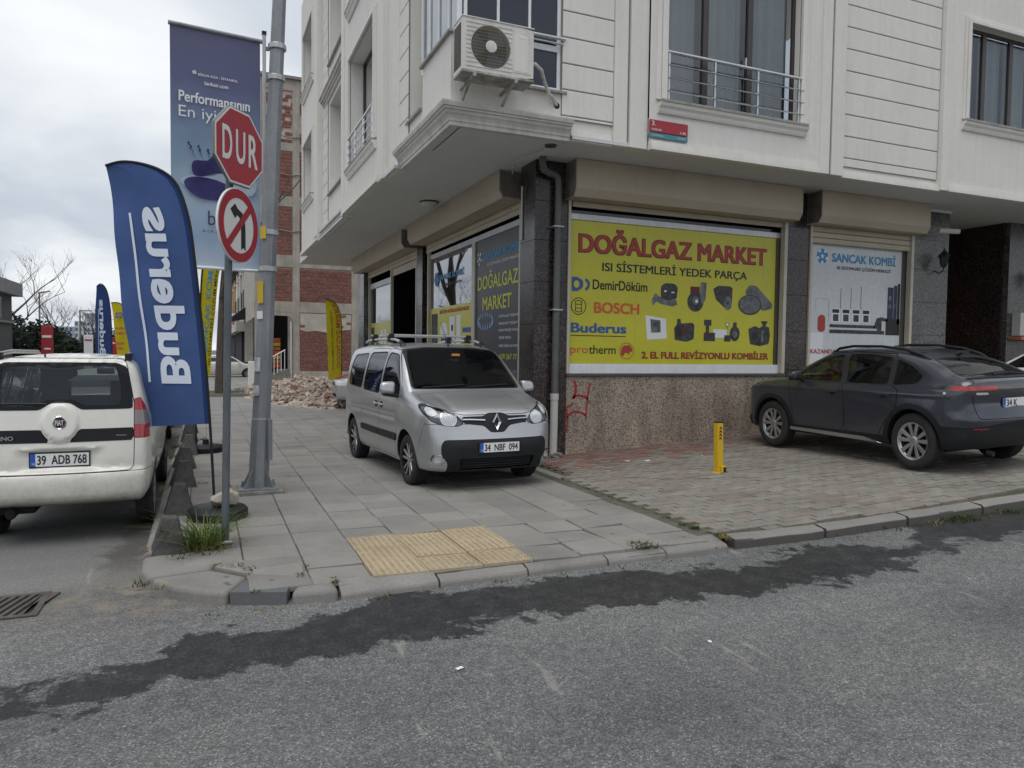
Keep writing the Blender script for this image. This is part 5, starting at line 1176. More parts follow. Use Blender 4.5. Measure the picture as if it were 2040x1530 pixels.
    S.cut('body', 'tail_lamp', ('fn', tl)); S.cut('tail_band', 'tail_lamp', ('fn', tl))
    red = lambda x, y, z: np.maximum.reduce([x + 3.06 + 1.4 * (z - .965), np.abs(z - .978) - .026, .36 - np.abs(y)])
    wht = lambda x, y, z: np.maximum.reduce([x + 3.0, np.abs(z - .918) - .013, .50 - np.abs(y)])
    S.cut('tail_lamp', 'lamp_white', ('fn', wht))
    S.cut('tail_lamp', 'tail_lamp2', ('fn', lambda x, y, z: y)); 
    for s in (1, -1): S.cut('tail_lamp' if s > 0 else 'tail_lamp2', 'lamp_red%d' % s, ('fn', lambda x, y, z, s=s: np.maximum(red(x, y, z), -y * s)))
    S.cut('body', 'tailgate', ('rear', rpoly([(-.64, .63), (.64, .63), (.70, .90), (.66, 1.085), (-.66, 1.085), (-.70, .90)], .05), -3.05), .004)
    for s in (1, -1):
        fd = rpoly([(-.50, .33), (-1.36, .33), (-1.44, .42), (-1.44, .80), (-1.40, 1.0), (-1.315, 1.385), (-.96, 1.35), (-.6, 1.19), (-.34, 1.02), (-.40, .70)], .05); S.cut('body', 'door_f%d' % s, ('side', fd, s), .004)
        rd = rpoly([(-1.48, .33), (-2.02, .33), (-2.14, .52), (-2.34, .70), (-2.36, .92), (-2.20, 1.0), (-2.16, 1.36), (-1.36, 1.39)], .05); S.cut('body', 'door_r%d' % s, ('side', rd, s), .004)
    for s in (1, -1): S.cut('cladding', 'reflector%d' % s, ('rear', [(.50 * s, .50), (.70 * s, .50), (.70 * s, .528), (.50 * s, .528)], -3.0))
    P = lambda pc, nm, mt, off=0., rim=.012: S.put(pc, nm, mt, root, off, rim)
    P('body', 'body', 'paint_slate'); P('tailgate', 'tailgate', 'paint_slate'); P('cladding', 'body_cladding', 'car_plastic', .007)
    for s in (1, -1): P('door_f%d' % s, 'front_door', 'paint_slate'); P('door_r%d' % s, 'rear_door', 'paint_slate'); P('reflector%d' % s, 'reflector_strip', 'lamp_red', .008)
    P('rubber', 'window_surround', 'car_rubber', -.002); P('glass_front', 'windscreen', 'car_glass', -.005); P('glass_rear', 'rear_window', 'car_glass', -.004)
    for nm in ('glass_a', 'glass_b', 'glass_c'):
        for s in (1, -1): P(nm + str(s), 'side_window', 'car_glass', -.006)
    [P(q, 'tail_lamp_glass', 'lamp_smoke', .003) for q in ('tail_lamp', 'tail_lamp2')]; P('tail_band', 'tail_band', 'lamp_smoke', .003); [P('lamp_red%d' % s, 'tail_lamp', 'lamp_red', .006, .01) for s in (1, -1)]; P('lamp_white', 'reversing_lamp', 'lamp_clear', .006, .01)
    xr = S.at(0, 0, .80, -1.5, -4.5); plate(root, (xr - .012, 0, .80), (0, -1, 0), (0, 0, 1), '34 K', tw=.19)
    for s in (1, -1):
        strip = rpoly([(-.30, .285), (-1.2, .27), (-1.75, .265), (-2.10, .215), (-2.16, .235), (-1.78, .315), (-1.2, .32), (-.32, .325)], .01); ins, _ = S.split(S.pieces['cladding'], S.field(('side', strip, s))); link('sill_strip', S.mesh(ins, 'sill_strip', .016, .012), 'alloy', root, True)
        for hx in (-1.24, -2.14):
            y = S.at(1, hx, .865, 0, 1.2 * s); hb = MB(); hb.box(hx - .1, hx + .1, min(y + .006 * s, y + .03 * s), max(y + .006 * s, y + .03 * s), .852, .882); B('door_handle', hb, 'paint_slate', root, bevel=.011, local=True)
            B('handle_recess', MB().lathe([(.055, -.003), (.05, .003), (.01, .004)], 16, c=(hx, y, .862), axis='y'), 'liner_black', root, local=True)
        y = S.at(1, -.52, 1.0, 0, 1.2 * s); mb = MB(); mb.hull8([(-0.550, y + .07 * s, .985), (-0.550, y + .25 * s, 1.0), (-0.710, y + .23 * s, 1.0), (-0.710, y + .07 * s, .985), (-0.580, y + .06 * s, 1.12), (-0.580, y + .22 * s, 1.105), (-0.690, y + .20 * s, 1.105), (-0.690, y + .06 * s, 1.12)]); m = B('door_mirror', mb, 'car_plastic', root, bevel=.04, seg=4, smooth=True, local=True)
        B('mirror_cap', MB().hull8([(-0.540, y + .068 * s, 1.03), (-0.540, y + .255 * s, 1.035), (-0.650, y + .24 * s, 1.035), (-0.650, y + .068 * s, 1.03), (-0.570, y + .058 * s, 1.125), (-0.570, y + .225 * s, 1.11), (-0.675, y + .205 * s, 1.11), (-0.675, y + .058 * s, 1.125)]), 'paint_slate', m, bevel=.03, seg=3, smooth=True, local=True)
        B('mirror_foot', MB().hull8([(-0.570, y - .03 * s, .985), (-0.570, y + .1 * s, .99), (-0.650, y + .1 * s, .99), (-0.650, y - .03 * s, .985), (-0.570, y - .03 * s, 1.01), (-0.570, y + .1 * s, 1.02), (-0.650, y + .1 * s, 1.02), (-0.650, y - .03 * s, 1.01)]), 'car_plastic', m, local=True)
        z = lambda x, yy: S.at(2, x, yy, .8, 1.8); yy = .53
        pr = [(-.92, yy * s, z(-.92, yy)), (-1.05, yy * s, z(-1.05, yy) + .035), (-1.3, yy * s, z(-1.3, yy) + .045), (-1.8, yy * s, z(-1.8, yy) + .045), (-2.2, yy * s, z(-2.2, yy) + .04), (-2.45, yy * s, z(-2.45, yy) + .02), (-2.56, yy * s, z(-2.56, yy) - .005)]
        B('roof_rail', MB().tube(pr, [.02, .02, .018, .017, .018, .02, .02], 8), 'car_plastic', root, smooth=True, local=True)
        for x in (0., -WB): arch_liner(root, x, zc, .40, .85, s); wheel(root, x, .755 * s, r, .205, s, 5, .222, 'twin', False)
    sp = MB(); sp.tube([(-2.52, 0, S.at(2, -2.52, 0, .8, 1.8)), (-2.60, 0, S.at(2, -2.6, 0, .8, 1.8) + .06)], [.03, .008], 8); B('aerial', sp, 'car_plastic', root, smooth=True, local=True)
    pts = [(-.50, 1.10), (-.2, 1.13), (.15, 1.12)]; bar_on(S, pts, 0, .012, .014, 'rear_wiper', 'car_plastic', root, 'rear')
    tp = MB(); tp.cyl((-3.30, .45, .24), (-3.38, .45, .235), .03); B('tail_pipe', tp, 'car_plastic', root, smooth=True, local=True)
    car_common(S, root, None, [(-.95, .36), (-.95, -.36), (-1.85, .38), (-1.85, -.38)], None, dashx=-.45)
    return root

def make_white_van(loc, rz):
    root = thing('parked_van', 'dusty white small van seen from behind, parked by the concrete blocks', 'van', loc, rz)
    WB = 2.51
    up = [(.52, .26), (.70, .30), (.745, .45), (.75, .60), (.70, .76), (.58, .90), (.30, 1.02), (.02, 1.10), (-.10, 1.14), (-.45, 1.40), (-.75, 1.60), (-.95, 1.665), (-1.4, 1.70), (-2.1, 1.715), (-2.7, 1.70), (-3.0, 1.675), (-3.10, 1.63), (-3.15, 1.40), (-3.20, 1.15), (-3.235, .95), (-3.255, .78), (-3.26, .68), (-3.33, .62), (-3.345, .50), (-3.30, .40), (-3.1, .33), (-1.4, .26)]
    side = smooth_poly(up, 3, keep=(8, 21, 25, 26, 0))
    plan = smooth_poly([(.77, 0), (.75, .35), (.66, .62), (.48, .76), (.2, .83), (-.6, .85), (-2.2, .85), (-2.9, .845), (-3.12, .81), (-3.24, .74), (-3.31, .55), (-3.34, .3), (-3.345, 0)], 3, closed=False) + [(-3.345, 0)]
    front = smooth_poly([(0, .26), (.68, .27), (.77, .36), (.825, .50), (.845, .68), (.85, .88), (.835, 1.06), (.79, 1.22), (.745, 1.38), (.70, 1.55), (.655, 1.635), (.55, 1.685), (.3, 1.71), (0, 1.72)], 3, closed=False)
    def ex(x, y, z):
        a = np.abs(y); rear = np.clip((-3.0 - x) / .08, 0, 1)
        boss = -.026 / (1 + np.exp((np.hypot(y, z - 1.09) - .165) / .006)) * rear
        niche = .028 * np.exp(-((z - .76) / .085) ** 6 - (y / .36) ** 8) * rear - .012 * np.exp(-((z - .855) / .014) ** 2 - (y / .36) ** 8) * rear
        fl = -.02 * np.exp(-((x + WB) / .42) ** 2 - ((z - .58) / .24) ** 2) * np.clip((a - .55) / .2, 0, 1)
        ribs = -.006 * np.cos(y * 26) ** 8 * (z > 1.6) * (x < -.9)
        return boss + niche + fl + ribs
    S = Shell(side, plan, front, k=.10, h=.033, crown=.045, bow=.09, wref=.8, extra=ex, kf=.09)
    r, zc = .305, .297
    for s in (1, -1):
        for x in (0., -WB): S.cut('body', 'hole', ('circ', x, zc, .362, s))
    rw = [(-.665, 1.20), (-.19, 1.20), (-.15, 1.222), (-.09, 1.262), (.09, 1.262), (.15, 1.222), (.19, 1.20), (.665, 1.20), (.655, 1.38), (.61, 1.58), (.50, 1.622), (-.50, 1.622), (-.61, 1.58), (-.655, 1.38)]
    S.cut('body', 'rubber', ('rear', rpoly(rw, .03), -2.75))
    gl = [(-.55, 1.235), (-.22, 1.235), (-.12, 1.29), (.12, 1.29), (.22, 1.235), (.53, 1.235), (.535, 1.40), (.51, 1.575), (.16, 1.60), (.10, 1.575), (-.10, 1.575), (-.16, 1.60), (-.50, 1.595), (-.55, 1.42)]
    S.cut('rubber', 'glass_rear', ('rear', rpoly(gl, .03), -2.75))
    band = lambda x, y, z: np.maximum.reduce([np.abs(z - .972) - .057, np.abs(y) - .672, .178 - np.hypot(y, z - 1.09), x + 2.9])
    S.cut('body', 'band', ('fn', band))
    for s in (1, -1):
        tl = lambda x, y, z, s=s: np.maximum.reduce([.675 - y * s, x + 2.995 + .10 * np.clip((z - 1.1) / .2, 0, 1), np.abs(z - 1.115) - .182, -(y * s) + .55])
        S.cut('body', 'lamp%d' % s, ('fn', tl), .003)
        S.cut('lamp%d' % s, 'mid%d' % s, ('fn', lambda x, y, z: np.abs(z - 1.12) - .065)); S.cut('lamp%d' % s, 'top%d' % s, ('fn', lambda x, y, z: 1.12 - z))
    S.cut('body', 'tailgate', ('rear', rpoly([(-.672, .645), (.672, .645), (.685, 1.2), (.60, 1.64), (.5, 1.66), (-.5, 1.66), (-.60, 1.64), (-.685, 1.2)], .06), -2.7), .004)
    S.cut('body', 'rear_bumper', ('fn', lambda x, y, z: np.maximum(x + 2.93 + .04 * (z > 2), z - .64)), .003)
    sw = [('glass_a', [(-.30, 1.08), (-.36, 1.24), (-.70, 1.52), (-1.10, 1.56), (-1.12, 1.07)]), ('glass_b', [(-1.20, 1.07), (-1.19, 1.565), (-1.98, 1.55), (-2.02, 1.08)]), ('glass_c', [(-2.10, 1.10), (-2.08, 1.54), (-2.72, 1.50), (-2.80, 1.14)])]
    for s in (1, -1):
        for nm, q in sw:
            q = rpoly(q, .07); c = np.mean(q, 0); S.cut('body', 'rubber2', ('side', [(c[0] + (p[0] - c[0]) * 1.04, c[1] + (p[1] - c[1]) * 1.06) for p in q], s)); S.cut('rubber2', nm + str(s), ('side', q, s))
        S.cut('body', 'door%d' % s, ('side', rpoly([(-.42, .34), (-1.10, .34), (-1.16, .42), (-1.16, 1.62), (-.72, 1.6), (-.28, 1.24), (-.26, .8)], .05), s), .004)
        S.cut('body', 'slide%d' % s, ('side', rpoly([(-1.19, .34), (-1.95, .34), (-2.06, .60), (-2.06, 1.61), (-1.19, 1.62)], .05), s), .004)
    S.cut('body', 'glass_front', ('front', rpoly([(-.66, 1.17), (.66, 1.17), (.58, 1.58), (-.58, 1.58)], .05), -.9))
    P = lambda pc, nm, mt, off=0., rim=.012: S.put(pc, nm, mt, root, off, rim)
    for a, b in (('body', 'body'), ('tailgate', 'tailgate'), ('rear_bumper', 'rear_bumper')): P(a, b, 'paint_white')
    for s in (1, -1):
        P('door%d' % s, 'front_door', 'paint_white'); P('slide%d' % s, 'sliding_door', 'paint_white')
        P('lamp%d' % s, 'tail_lamp', 'lamp_red', .004); P('top%d' % s, 'brake_lamp', 'lamp_red', .004); P('mid%d' % s, 'reversing_lamp', 'lamp_mid', .004)
    P('rubber', 'rear_window_frame', 'gloss_black', .003); P('glass_rear', 'rear_window', 'car_glass_rear', .001); P('rubber2', 'window_seal', 'car_rubber', -.001); P('glass_front', 'windscreen', 'car_glass_rear', -.004); P('band', 'tailgate_band', 'gloss_black', .003)
    for nm, q in sw:
        for s in (1, -1): P(nm + str(s), 'side_window', 'car_glass', -.005)
    xb = S.at(0, 0, 1.09, -1.5, -4.5); bd = MB(); bd.lathe([(.062, .002), (.062, -.008), (.055, -.012), (.049, -.006)], 28, c=(xb - .006, 0, 1.09), axis='x'); bdo = B('badge', bd, 'chrome', root, smooth=True, local=True)
    B('badge_face', MB().lathe([(.050, -.007), (.02, -.008)], 28, c=(xb - .006, 0, 1.09), axis='x'), 'badge_red', bdo, local=True)
    B('lettering', text_mb('FIAT', (xb - .0155, .038, 1.067), (0, -1, 0), (0, 0, 1), w=.076, h=.046, bold=.014), 'ink_white', bdo, local=True)
    xp = S.at(0, 0, .765, -1.5, -4.5); plate(root, (xp - .012, .0, .765), (0, -1, 0), (0, 0, 1), '39  ADB 768')
    xt = S.at(0, .5, .965, -1.5, -4.5); B('lettering', text_mb('FIORINO', (xt - .045, .66, .945), (0, -1, .0), (0, 0, 1), w=.26, h=.036, bold=.02), 'alloy', root, local=True)
    B('lettering', text_mb('MultiJet', (xt - .03, -.51, .955), (0, -1, 0), (0, 0, 1), w=.10, h=.018, bold=.01), 'alloy', root, local=True)
    pts = [(y, 1.245 + .012 * math.sin((y + .1) * 3)) for y in np.linspace(.12, .52, 6)]; bar_on(S, pts, 0, .011, .012, 'rear_wiper', 'car_plastic', root, 'rear')
    zt = S.at(2, -2.95, .17, 1, 2); an = MB(); an.tube([(-2.95, .17, zt - .01), (-2.98, .17, zt + .025)], [.012, .008], 8); B('washer_jet', an, 'car_plastic', root, local=True)
    B('brake_light', MB().box(S.at(0, 0, 1.6, -1.5, -4.5) - .006, S.at(0, 0, 1.6, -1.5, -4.5) + .02, -.11, .11, 1.592, 1.612), 'lamp_smoke', root, local=True)
    for s in (1, -1):
        z = lambda x, yy: S.at(2, x, yy, 1.0, 2.2); yy = .60
        pr = [(-2.92, yy * s, z(-2.92, yy)), (-2.85, yy * s, z(-2.85, yy) + .05), (-2.4, yy * s, z(-2.4, yy) + .06), (-1.2, yy * s, z(-1.2, yy) + .06), (-1.0, yy * s, z(-1.0, yy))]
        rl = B('roof_rail', MB().tube(pr, .02, 8), 'aluminium', root, smooth=True, local=True); B('rail_foot', MB().box(-2.95, -2.82, yy * s - .03, yy * s + .03, z(-2.9, yy) - .01, z(-2.9, yy) + .065), 'car_plastic', rl, bevel=.012, local=True)
        for x in (0., -WB): arch_liner(root, x, zc, .375, .82, s); wheel(root, x, .735 * s, r, .185, s, 5, .20, 'twin', False)
        y = S.at(1, -.4, 1.08, 0, 1.2 * s); B('door_mirror', MB().hull8([(-.34, y + .02 * s, 1.08), (-.34, y + .22 * s, 1.09), (-.46, y + .2 * s, 1.09), (-.46, y + .02 * s, 1.08), (-.36, y + .02 * s, 1.25), (-.36, y + .2 * s, 1.24), (-.45, y + .18 * s, 1.24), (-.45, y + .02 * s, 1.25)]), 'car_plastic', root, bevel=.04, seg=3, smooth=True, local=True)
    ex_ = MB(); ex_.tube([(-2.9, .45, .30), (-3.2, .45, .29)], .05, 10); ex_.box(-3.1, -2.6, .25, .68, .27, .36); B('exhaust', ex_, 'liner_black', root, bevel=.02, local=True)
    car_common(S, root, None, [(-.85, .36), (-.85, -.36)], None, gz0=.3, dashx=-.3)
    B('interior_mirror', MB().box(-.62, -.60, -.20, .02, 1.44, 1.51), 'car_plastic', root, bevel=.01, local=True)
    return root
# ------------------------------------------------------------------ posters and lettering on the shop windows
pm('poster_yellow', (0.50, 0.47, 0.025), 0.3, var=.07, scale=.9, fine=.02, bmp=.08, bscale=3); flat('ink_red', (0.36, 0.035, 0.03), 0.5); flat('ink_blue', (0.035, 0.09, 0.29), 0.5); flat('ink_cyan', (0.04, 0.24, 0.46), 0.5)
flat('ink_orange', (0.55, 0.10, 0.03), 0.5); flat('ink_white', (0.70, 0.70, 0.70), 0.5); pm('ink_grey', (0.034, 0.036, 0.04), 0.5, var=.85, scale=13, fine=.5); pm('ink_midgrey', (0.12, 0.125, 0.13), 0.5, var=.55, scale=11, fine=.3); flat('ink_lime', (0.55, 0.55, 0.06), 0.5)
flat('ink_darkred', (0.10, 0.012, 0.012), 0.5); flat('ink_navy', (0.018, 0.02, 0.06), 0.5); flat('flame_blue', (0.16, 0.26, 0.48), 0.5); flat('flame_pale', (0.42, 0.52, 0.68), 0.5)
pm('poster_white', (0.55, 0.57, 0.58), 0.4, var=0.05, scale=1.0); pm('poster_dark', (0.030, 0.032, 0.040), 0.35, var=0.2, scale=0.8)
class Sheet:
    """printing on a wall plane: (a, z) -> world; each ink layer a little prouder than the last"""
    def __init__(s, root, O, U, nrm): s.r, s.O, s.U, s.n, s.k = root, Vector(O), Vector(U), Vector(nrm), 0
    def o(s, a, z, lift): return s.O + s.U * a + Vector((0, 0, z)) + s.n * lift
    def text(s, t, a, z, w, h, mat, bold=.01, lift=.004, sp=1.0, shear=0.0, name='lettering'):
        return B(name, text_mb(t, s.o(a, z, lift), s.U, (0, 0, 1), w, h, bold, shear, sp), mat, s.r)
    def poly(s, pts, mat, lift=.003, name='printed_shape'):
        return B(name, poly_mb([(a, z) for a, z in pts], s.o(0, 0, lift), s.U, (0, 0, 1)), mat, s.r)
    def rect(s, a0, a1, z0, z1, mat, lift=.003, name='printed_shape'): return s.poly([(a0, z0), (a1, z0), (a1, z1), (a0, z1)], mat, lift, name)
    def disc(s, a, z, r, mat, lift=.003, ry=None, name='printed_shape'): return s.poly(circ(a, z, r, 22, ry), mat, lift, name)
    def ring(s, a, z, r0, r1, mat, lift=.004, a0=0., a1=6.28319): return B('printed_shape', ring_mb(a, z, r0, r1, s.o(0, 0, lift), s.U, (0, 0, 1), None, 28, a0, a1), mat, s.r)
def ball_logo(S, a, z, r, mat1, mat2):
    S.disc(a, z, r, mat1, .003)
    star = [(a + (r * .42 if k % 2 == 0 else r * .17) * math.sin(k * math.pi / 5), z + (r * .42 if k % 2 == 0 else r * .17) * math.cos(k * math.pi / 5)) for k in range(10)]; S.poly(star, mat2, .005)
    for k in range(5):
        t = k * 2 * math.pi / 5 + .63; S.disc(a + r * .82 * math.sin(t), z + r * .82 * math.cos(t), r * .22, mat2, .005)
# the large yellow window poster
po = thing('window_poster', 'large yellow heating parts poster filling the main shop window', 'poster', (7.4, 10.30, 1.59))
B('poster_sheet', MB().box(5.335, 9.515, 10.300, 10.306, 1.588, 3.868), 'poster_yellow', po)
S = Sheet(po, (0, 10.30, 0), (1, 0, 0), (0, -1, 0))
S.text('DOĞALGAZ MARKET', 5.475, 3.355, 3.835, .415, 'ink_darkred', .03, .003); S.text('DOĞALGAZ MARKET', 5.49, 3.37, 3.80, .385, 'ink_red', .014, .005)
S.text('ISI SİSTEMLERİ YEDEK PARÇA', 5.92, 3.055, 2.95, .215, 'ink_black', .012)
S.poly(rpoly([(5.37, 2.74), (5.47, 2.74), (5.57, 2.80), (5.58, 2.86), (5.57, 2.92), (5.47, 2.97), (5.37, 2.97)], .03), 'ink_blue'); S.disc(5.455, 2.855, .05, 'poster_yellow', .005, .06)
S.ring(5.60, 2.855, .055, .10, 'ink_blue', .004, -1.4, 1.4)
S.text('DemirDöküm', 5.75, 2.785, 1.04, .16, 'ink_black', .012)
S.ring(5.50, 2.505, .125, .138, 'ink_black'); S.ring(5.50, 2.505, .085, .097, 'ink_black', .004, .75, 2.39); S.ring(5.50, 2.505, .085, .097, 'ink_black', .004, 3.89, 5.53)
for a in (5.44, 5.55): S.rect(a, a + .012, 2.42, 2.59, 'ink_black')
S.rect(5.44, 5.56, 2.53, 2.542, 'ink_black', .004); S.rect(5.44, 5.56, 2.468, 2.48, 'ink_black', .004)
S.text('BOSCH', 5.78, 2.405, .86, .18, 'ink_orange', .02)
S.text('Buderus', 5.365, 2.085, 1.03, .155, 'ink_blue', .02); S.rect(5.365, 6.39, 2.030, 2.043, 'ink_black')
S.text('pro', 5.36, 1.715, .33, .125, 'ink_orange', .008); S.text('therm', 5.70, 1.745, .50, .14, 'ink_black', .008)
S.ring(6.41, 1.80, .128, .137, 'ink_red'); S.poly([(6.30, 1.74), (6.31, 1.84), (6.36, 1.89), (6.41, 1.885), (6.45, 1.905), (6.50, 1.86), (6.525, 1.82), (6.50, 1.78), (6.47, 1.79), (6.46, 1.73), (6.43, 1.76), (6.38, 1.77), (6.345, 1.71)], 'ink_red')
S.text('2. EL FULL REVİZYONLU KOMBİLER', 6.70, 1.675, 2.70, .155, 'ink_darkred', .03, .003); S.text('2. EL FULL REVİZYONLU KOMBİLER', 6.71, 1.685, 2.68, .135, 'ink_red', .012, .005)
for a in (6.56, 7.85, 9.23): B('sheet_seam', MB().box(a, a + .008, 10.2975, 10.301, 1.59, 3.865), 'poster_yellow', po)
def blob(S, pts, cx, cz, sx, sz, mat, lift): S.poly([(cx + a * sx, cz + b * sz) for a, b in pts], mat, lift)
# product pictures: fan, blower, pump, tank / thermostat, pump, mixing set, burner
S.poly(rpoly([(6.90, 2.56), (6.88, 2.66), (6.95, 2.78), (7.03, 2.72), (7.38, 2.68), (7.40, 2.60), (7.3, 2.56), (7.05, 2.6), (6.98, 2.64)], .02), 'ink_midgrey'); S.poly(rpoly([(7.06, 2.70), (7.06, 2.90), (7.15, 2.95), (7.32, 2.95), (7.40, 2.90), (7.38, 2.70), (7.2, 2.66)], .03), 'ink_grey', .005); S.rect(7.12, 7.17, 2.80, 2.83, 'ink_white', .007); S.rect(7.27, 7.33, 2.79, 2.81, 'ink_white', .007)
S.disc(7.77, 2.66, .17, 'ink_grey'); S.poly([(7.90, 2.62), (7.98, 2.70), (8.0, 3.0), (7.88, 3.0), (7.86, 2.8)], 'ink_midgrey', .004); S.rect(7.66, 7.85, 2.80, 2.92, 'ink_darkred', .006); S.disc(7.77, 2.68, .07, 'ink_midgrey', .006); S.disc(7.79, 2.67, .03, 'ink_white', .008)
S.poly(rpoly([(8.14, 2.90), (8.2, 2.72), (8.42, 2.56), (8.55, 2.62), (8.56, 2.93), (8.5, 2.96), (8.25, 2.96)], .02), 'ink_grey'); S.disc(8.46, 2.66, .09, 'ink_midgrey', .005, .12); S.disc(8.46, 2.66, .03, 'ink_grey', .007); S.disc(8.42, 2.87, .04, 'ink_darkred', .006)
S.poly(rpoly([(8.84, 2.88), (8.93, 3.0), (9.08, 3.0), (9.47, 2.68), (9.46, 2.6), (9.25, 2.55), (8.9, 2.75)], .03), 'ink_midgrey'); S.disc(8.95, 2.65, .26, 'ink_grey', .005, .18); S.disc(8.95, 2.655, .235, 'ink_midgrey', .0065, .158)
S.poly([(6.76, 2.40), (7.17, 2.35), (7.20, 2.02), (6.80, 1.99)], 'ink_white'); S.poly([(6.86, 2.34), (7.06, 2.32), (7.07, 2.12), (6.88, 2.11)], 'ink_midgrey', .005); S.text('22', 6.92, 2.22, .1, .06, 'ink_black', .02, .007)
S.poly(rpoly([(7.36, 2.0), (7.34, 2.2), (7.40, 2.26), (7.40, 2.36), (7.47, 2.36), (7.48, 2.28), (7.72, 2.30), (7.76, 2.26), (7.75, 2.02), (7.6, 1.97)], .02), 'ink_grey'); S.poly([(7.44, 2.08), (7.52, 2.2), (7.70, 2.26), (7.5, 2.06)], 'ink_darkred', .005); S.disc(7.44, 2.13, .06, 'ink_black', .006, .09)
S.rect(7.96, 8.12, 2.26, 2.36, 'ink_grey'); S.rect(8.0, 8.07, 2.1, 2.3, 'ink_grey', .004); S.rect(7.96, 8.2, 1.99, 2.14, 'ink_grey', .0045); S.rect(8.16, 8.46, 2.05, 2.20, 'ink_white', .004); S.disc(8.46, 2.29, .035, 'ink_white', .004); S.ring(8.46, 2.29, .03, .038, 'ink_black', .005); S.rect(8.455, 8.465, 2.1, 2.26, 'ink_black'); S.rect(8.40, 8.54, 1.99, 2.1, 'ink_grey', .005); S.disc(8.63, 2.13, .11, 'ink_grey', .004, .13); S.rect(8.59, 8.67, 2.0, 2.33, 'ink_grey', .005); S.disc(8.63, 2.12, .06, 'ink_midgrey', .007); S.disc(8.0, 2.09, .04, 'ink_darkred', .006)
S.poly(rpoly([(8.93, 2.22), (9.08, 2.28), (9.18, 2.24), (9.24, 2.28), (9.40, 2.27), (9.43, 2.12), (9.40, 1.96), (9.2, 1.92), (8.98, 1.95)], .02), 'ink_grey'); S.rect(9.25, 9.33, 2.25, 2.37, 'ink_grey', .004); S.rect(9.22, 9.36, 2.33, 2.37, 'ink_grey', .0045); S.rect(9.23, 9.28, 2.0, 2.2, 'ink_midgrey', .005); S.disc(9.08, 2.1, .07, 'ink_black', .005)
# white poster in the second window
po = thing('window_poster', 'white boiler room poster in the shop window behind the dark car', 'poster', (11.6, 10.30, 1.43)); S = Sheet(po, (0, 10.30, 0), (1, 0, 0), (0, -1, 0))
B('poster_sheet', MB().box(10.33, 12.72, 10.300, 10.306, 1.43, 3.88), 'poster_white', po)
ball_logo(S, 10.63, 3.62, .14, 'ink_cyan', 'ink_white'); S.text('SANCAK KOMBİ', 10.87, 3.53, 1.68, .22, 'ink_cyan', .02); S.text('ISI SİSTEMLERİ ÇÖZÜM MERKEZİ', 11.0, 3.385, 1.42, .09, 'ink_black', .012)
for k in range(4):
    a = 10.92 + k * .262; S.rect(a, a + .175, 2.575, 2.645, 'ink_black'); S.rect(a + .02, a + .16, 2.42, 2.55, 'ink_grey'); S.rect(a - .02, a + .2, 2.40, 2.66, 'ink_white', .0025)
    if k < 3: S.rect(a + .20, a + .212, 2.66, 3.05 + .02 * k, 'ink_grey')
S.poly(rpoly([(10.56, 2.25), (10.56, 2.48), (10.62, 2.53), (10.70, 2.53), (10.75, 2.48), (10.75, 2.25), (10.70, 2.21), (10.61, 2.21)], .03), 'ink_red')
S.rect(10.86, 12.05, 2.30, 2.36, 'ink_grey'); S.rect(10.86, 12.30, 2.19, 2.26, 'ink_grey'); S.poly([(12.0, 2.3), (12.08, 2.5), (12.2, 2.53), (12.38, 2.5), (12.38, 2.44), (12.18, 2.46), (12.12, 2.42), (12.10, 2.3)], 'ink_grey'); S.rect(12.10, 12.22, 2.24, 2.48, 'ink_grey', .004)
S.rect(12.36, 12.52, 2.5, 3.12, 'ink_navy'); S.rect(12.53, 12.62, 2.5, 3.16, 'ink_navy'); S.rect(12.63, 12.70, 2.4, 3.2, 'ink_black'); S.rect(12.33, 12.71, 2.18, 2.5, 'ink_black'); S.rect(12.39, 12.46, 2.86, 2.95, 'ink_midgrey', .005); S.rect(12.39, 12.46, 2.70, 2.78, 'ink_midgrey', .005); S.rect(12.50, 12.57, 2.72, 2.79, 'ink_midgrey', .005)
S.rect(10.50, 10.505, 2.6, 2.83, 'ink_midgrey'); S.rect(10.50, 10.83, 2.825, 2.83, 'ink_midgrey'); S.rect(10.825, 10.83, 2.4, 2.83, 'ink_midgrey'); S.rect(10.36, 10.71, 1.43, 2.19, 'ink_white', .001)
S.text('KAZANDAN KOMBİYE', 10.40, 1.80, 1.35, .11, 'ink_red', .015); S.text('DÖNÜŞÜM MERKEZİ', 10.8, 1.60, 1.2, .11, 'ink_red', .015)
# dark poster on the avenue side
po = thing('window_poster', 'dark gas shop poster with a blue burner flame beside the pillar', 'poster', (4.90, 12.4, .5)); S = Sheet(po, (4.895, 13.44, 0), (0, -1, 0), (-1, 0, 0))
B('poster_sheet', MB().box(4.895, 4.901, 11.2, 13.44, .5, 3.9), 'poster_dark', po)
Yt = lambda y: 13.44 - y
ball_logo(S, Yt(13.25), 3.55, .13, 'ink_midgrey', 'ink_white'); S.text('SANCAK KOMBİ', Yt(13.05), 3.49, 1.83, .20, 'ink_cyan', .02); S.text('ISI SİSTEMLERİ ÇÖZÜM MERKEZİ', Yt(12.82), 3.36, 1.50, .075, 'ink_white', .01)
S.text('DOĞALGAZ', Yt(13.32), 2.94, 1.98, .345, 'ink_lime', .012); S.text('MARKET', Yt(13.05), 2.545, 1.43, .25, 'ink_lime', .012)
for k in range(20):
    t = 2 * math.pi * k / 20; c0, s0 = math.cos(t), math.sin(t); a, z = Yt(12.89) + .40 * c0, 2.30 + .13 * s0; hgt = .10 + .05 * (s0 < 0)
    S.poly([(a - .035, z), (a + .035, z), (a + .022, z + hgt * .6), (a, z + hgt), (a - .022, z + hgt * .6)], 'flame_blue', .003 + .0002 * k); S.poly([(a - .016, z + .01), (a + .016, z + .01), (a, z + hgt * .75)], 'flame_pale', .008)
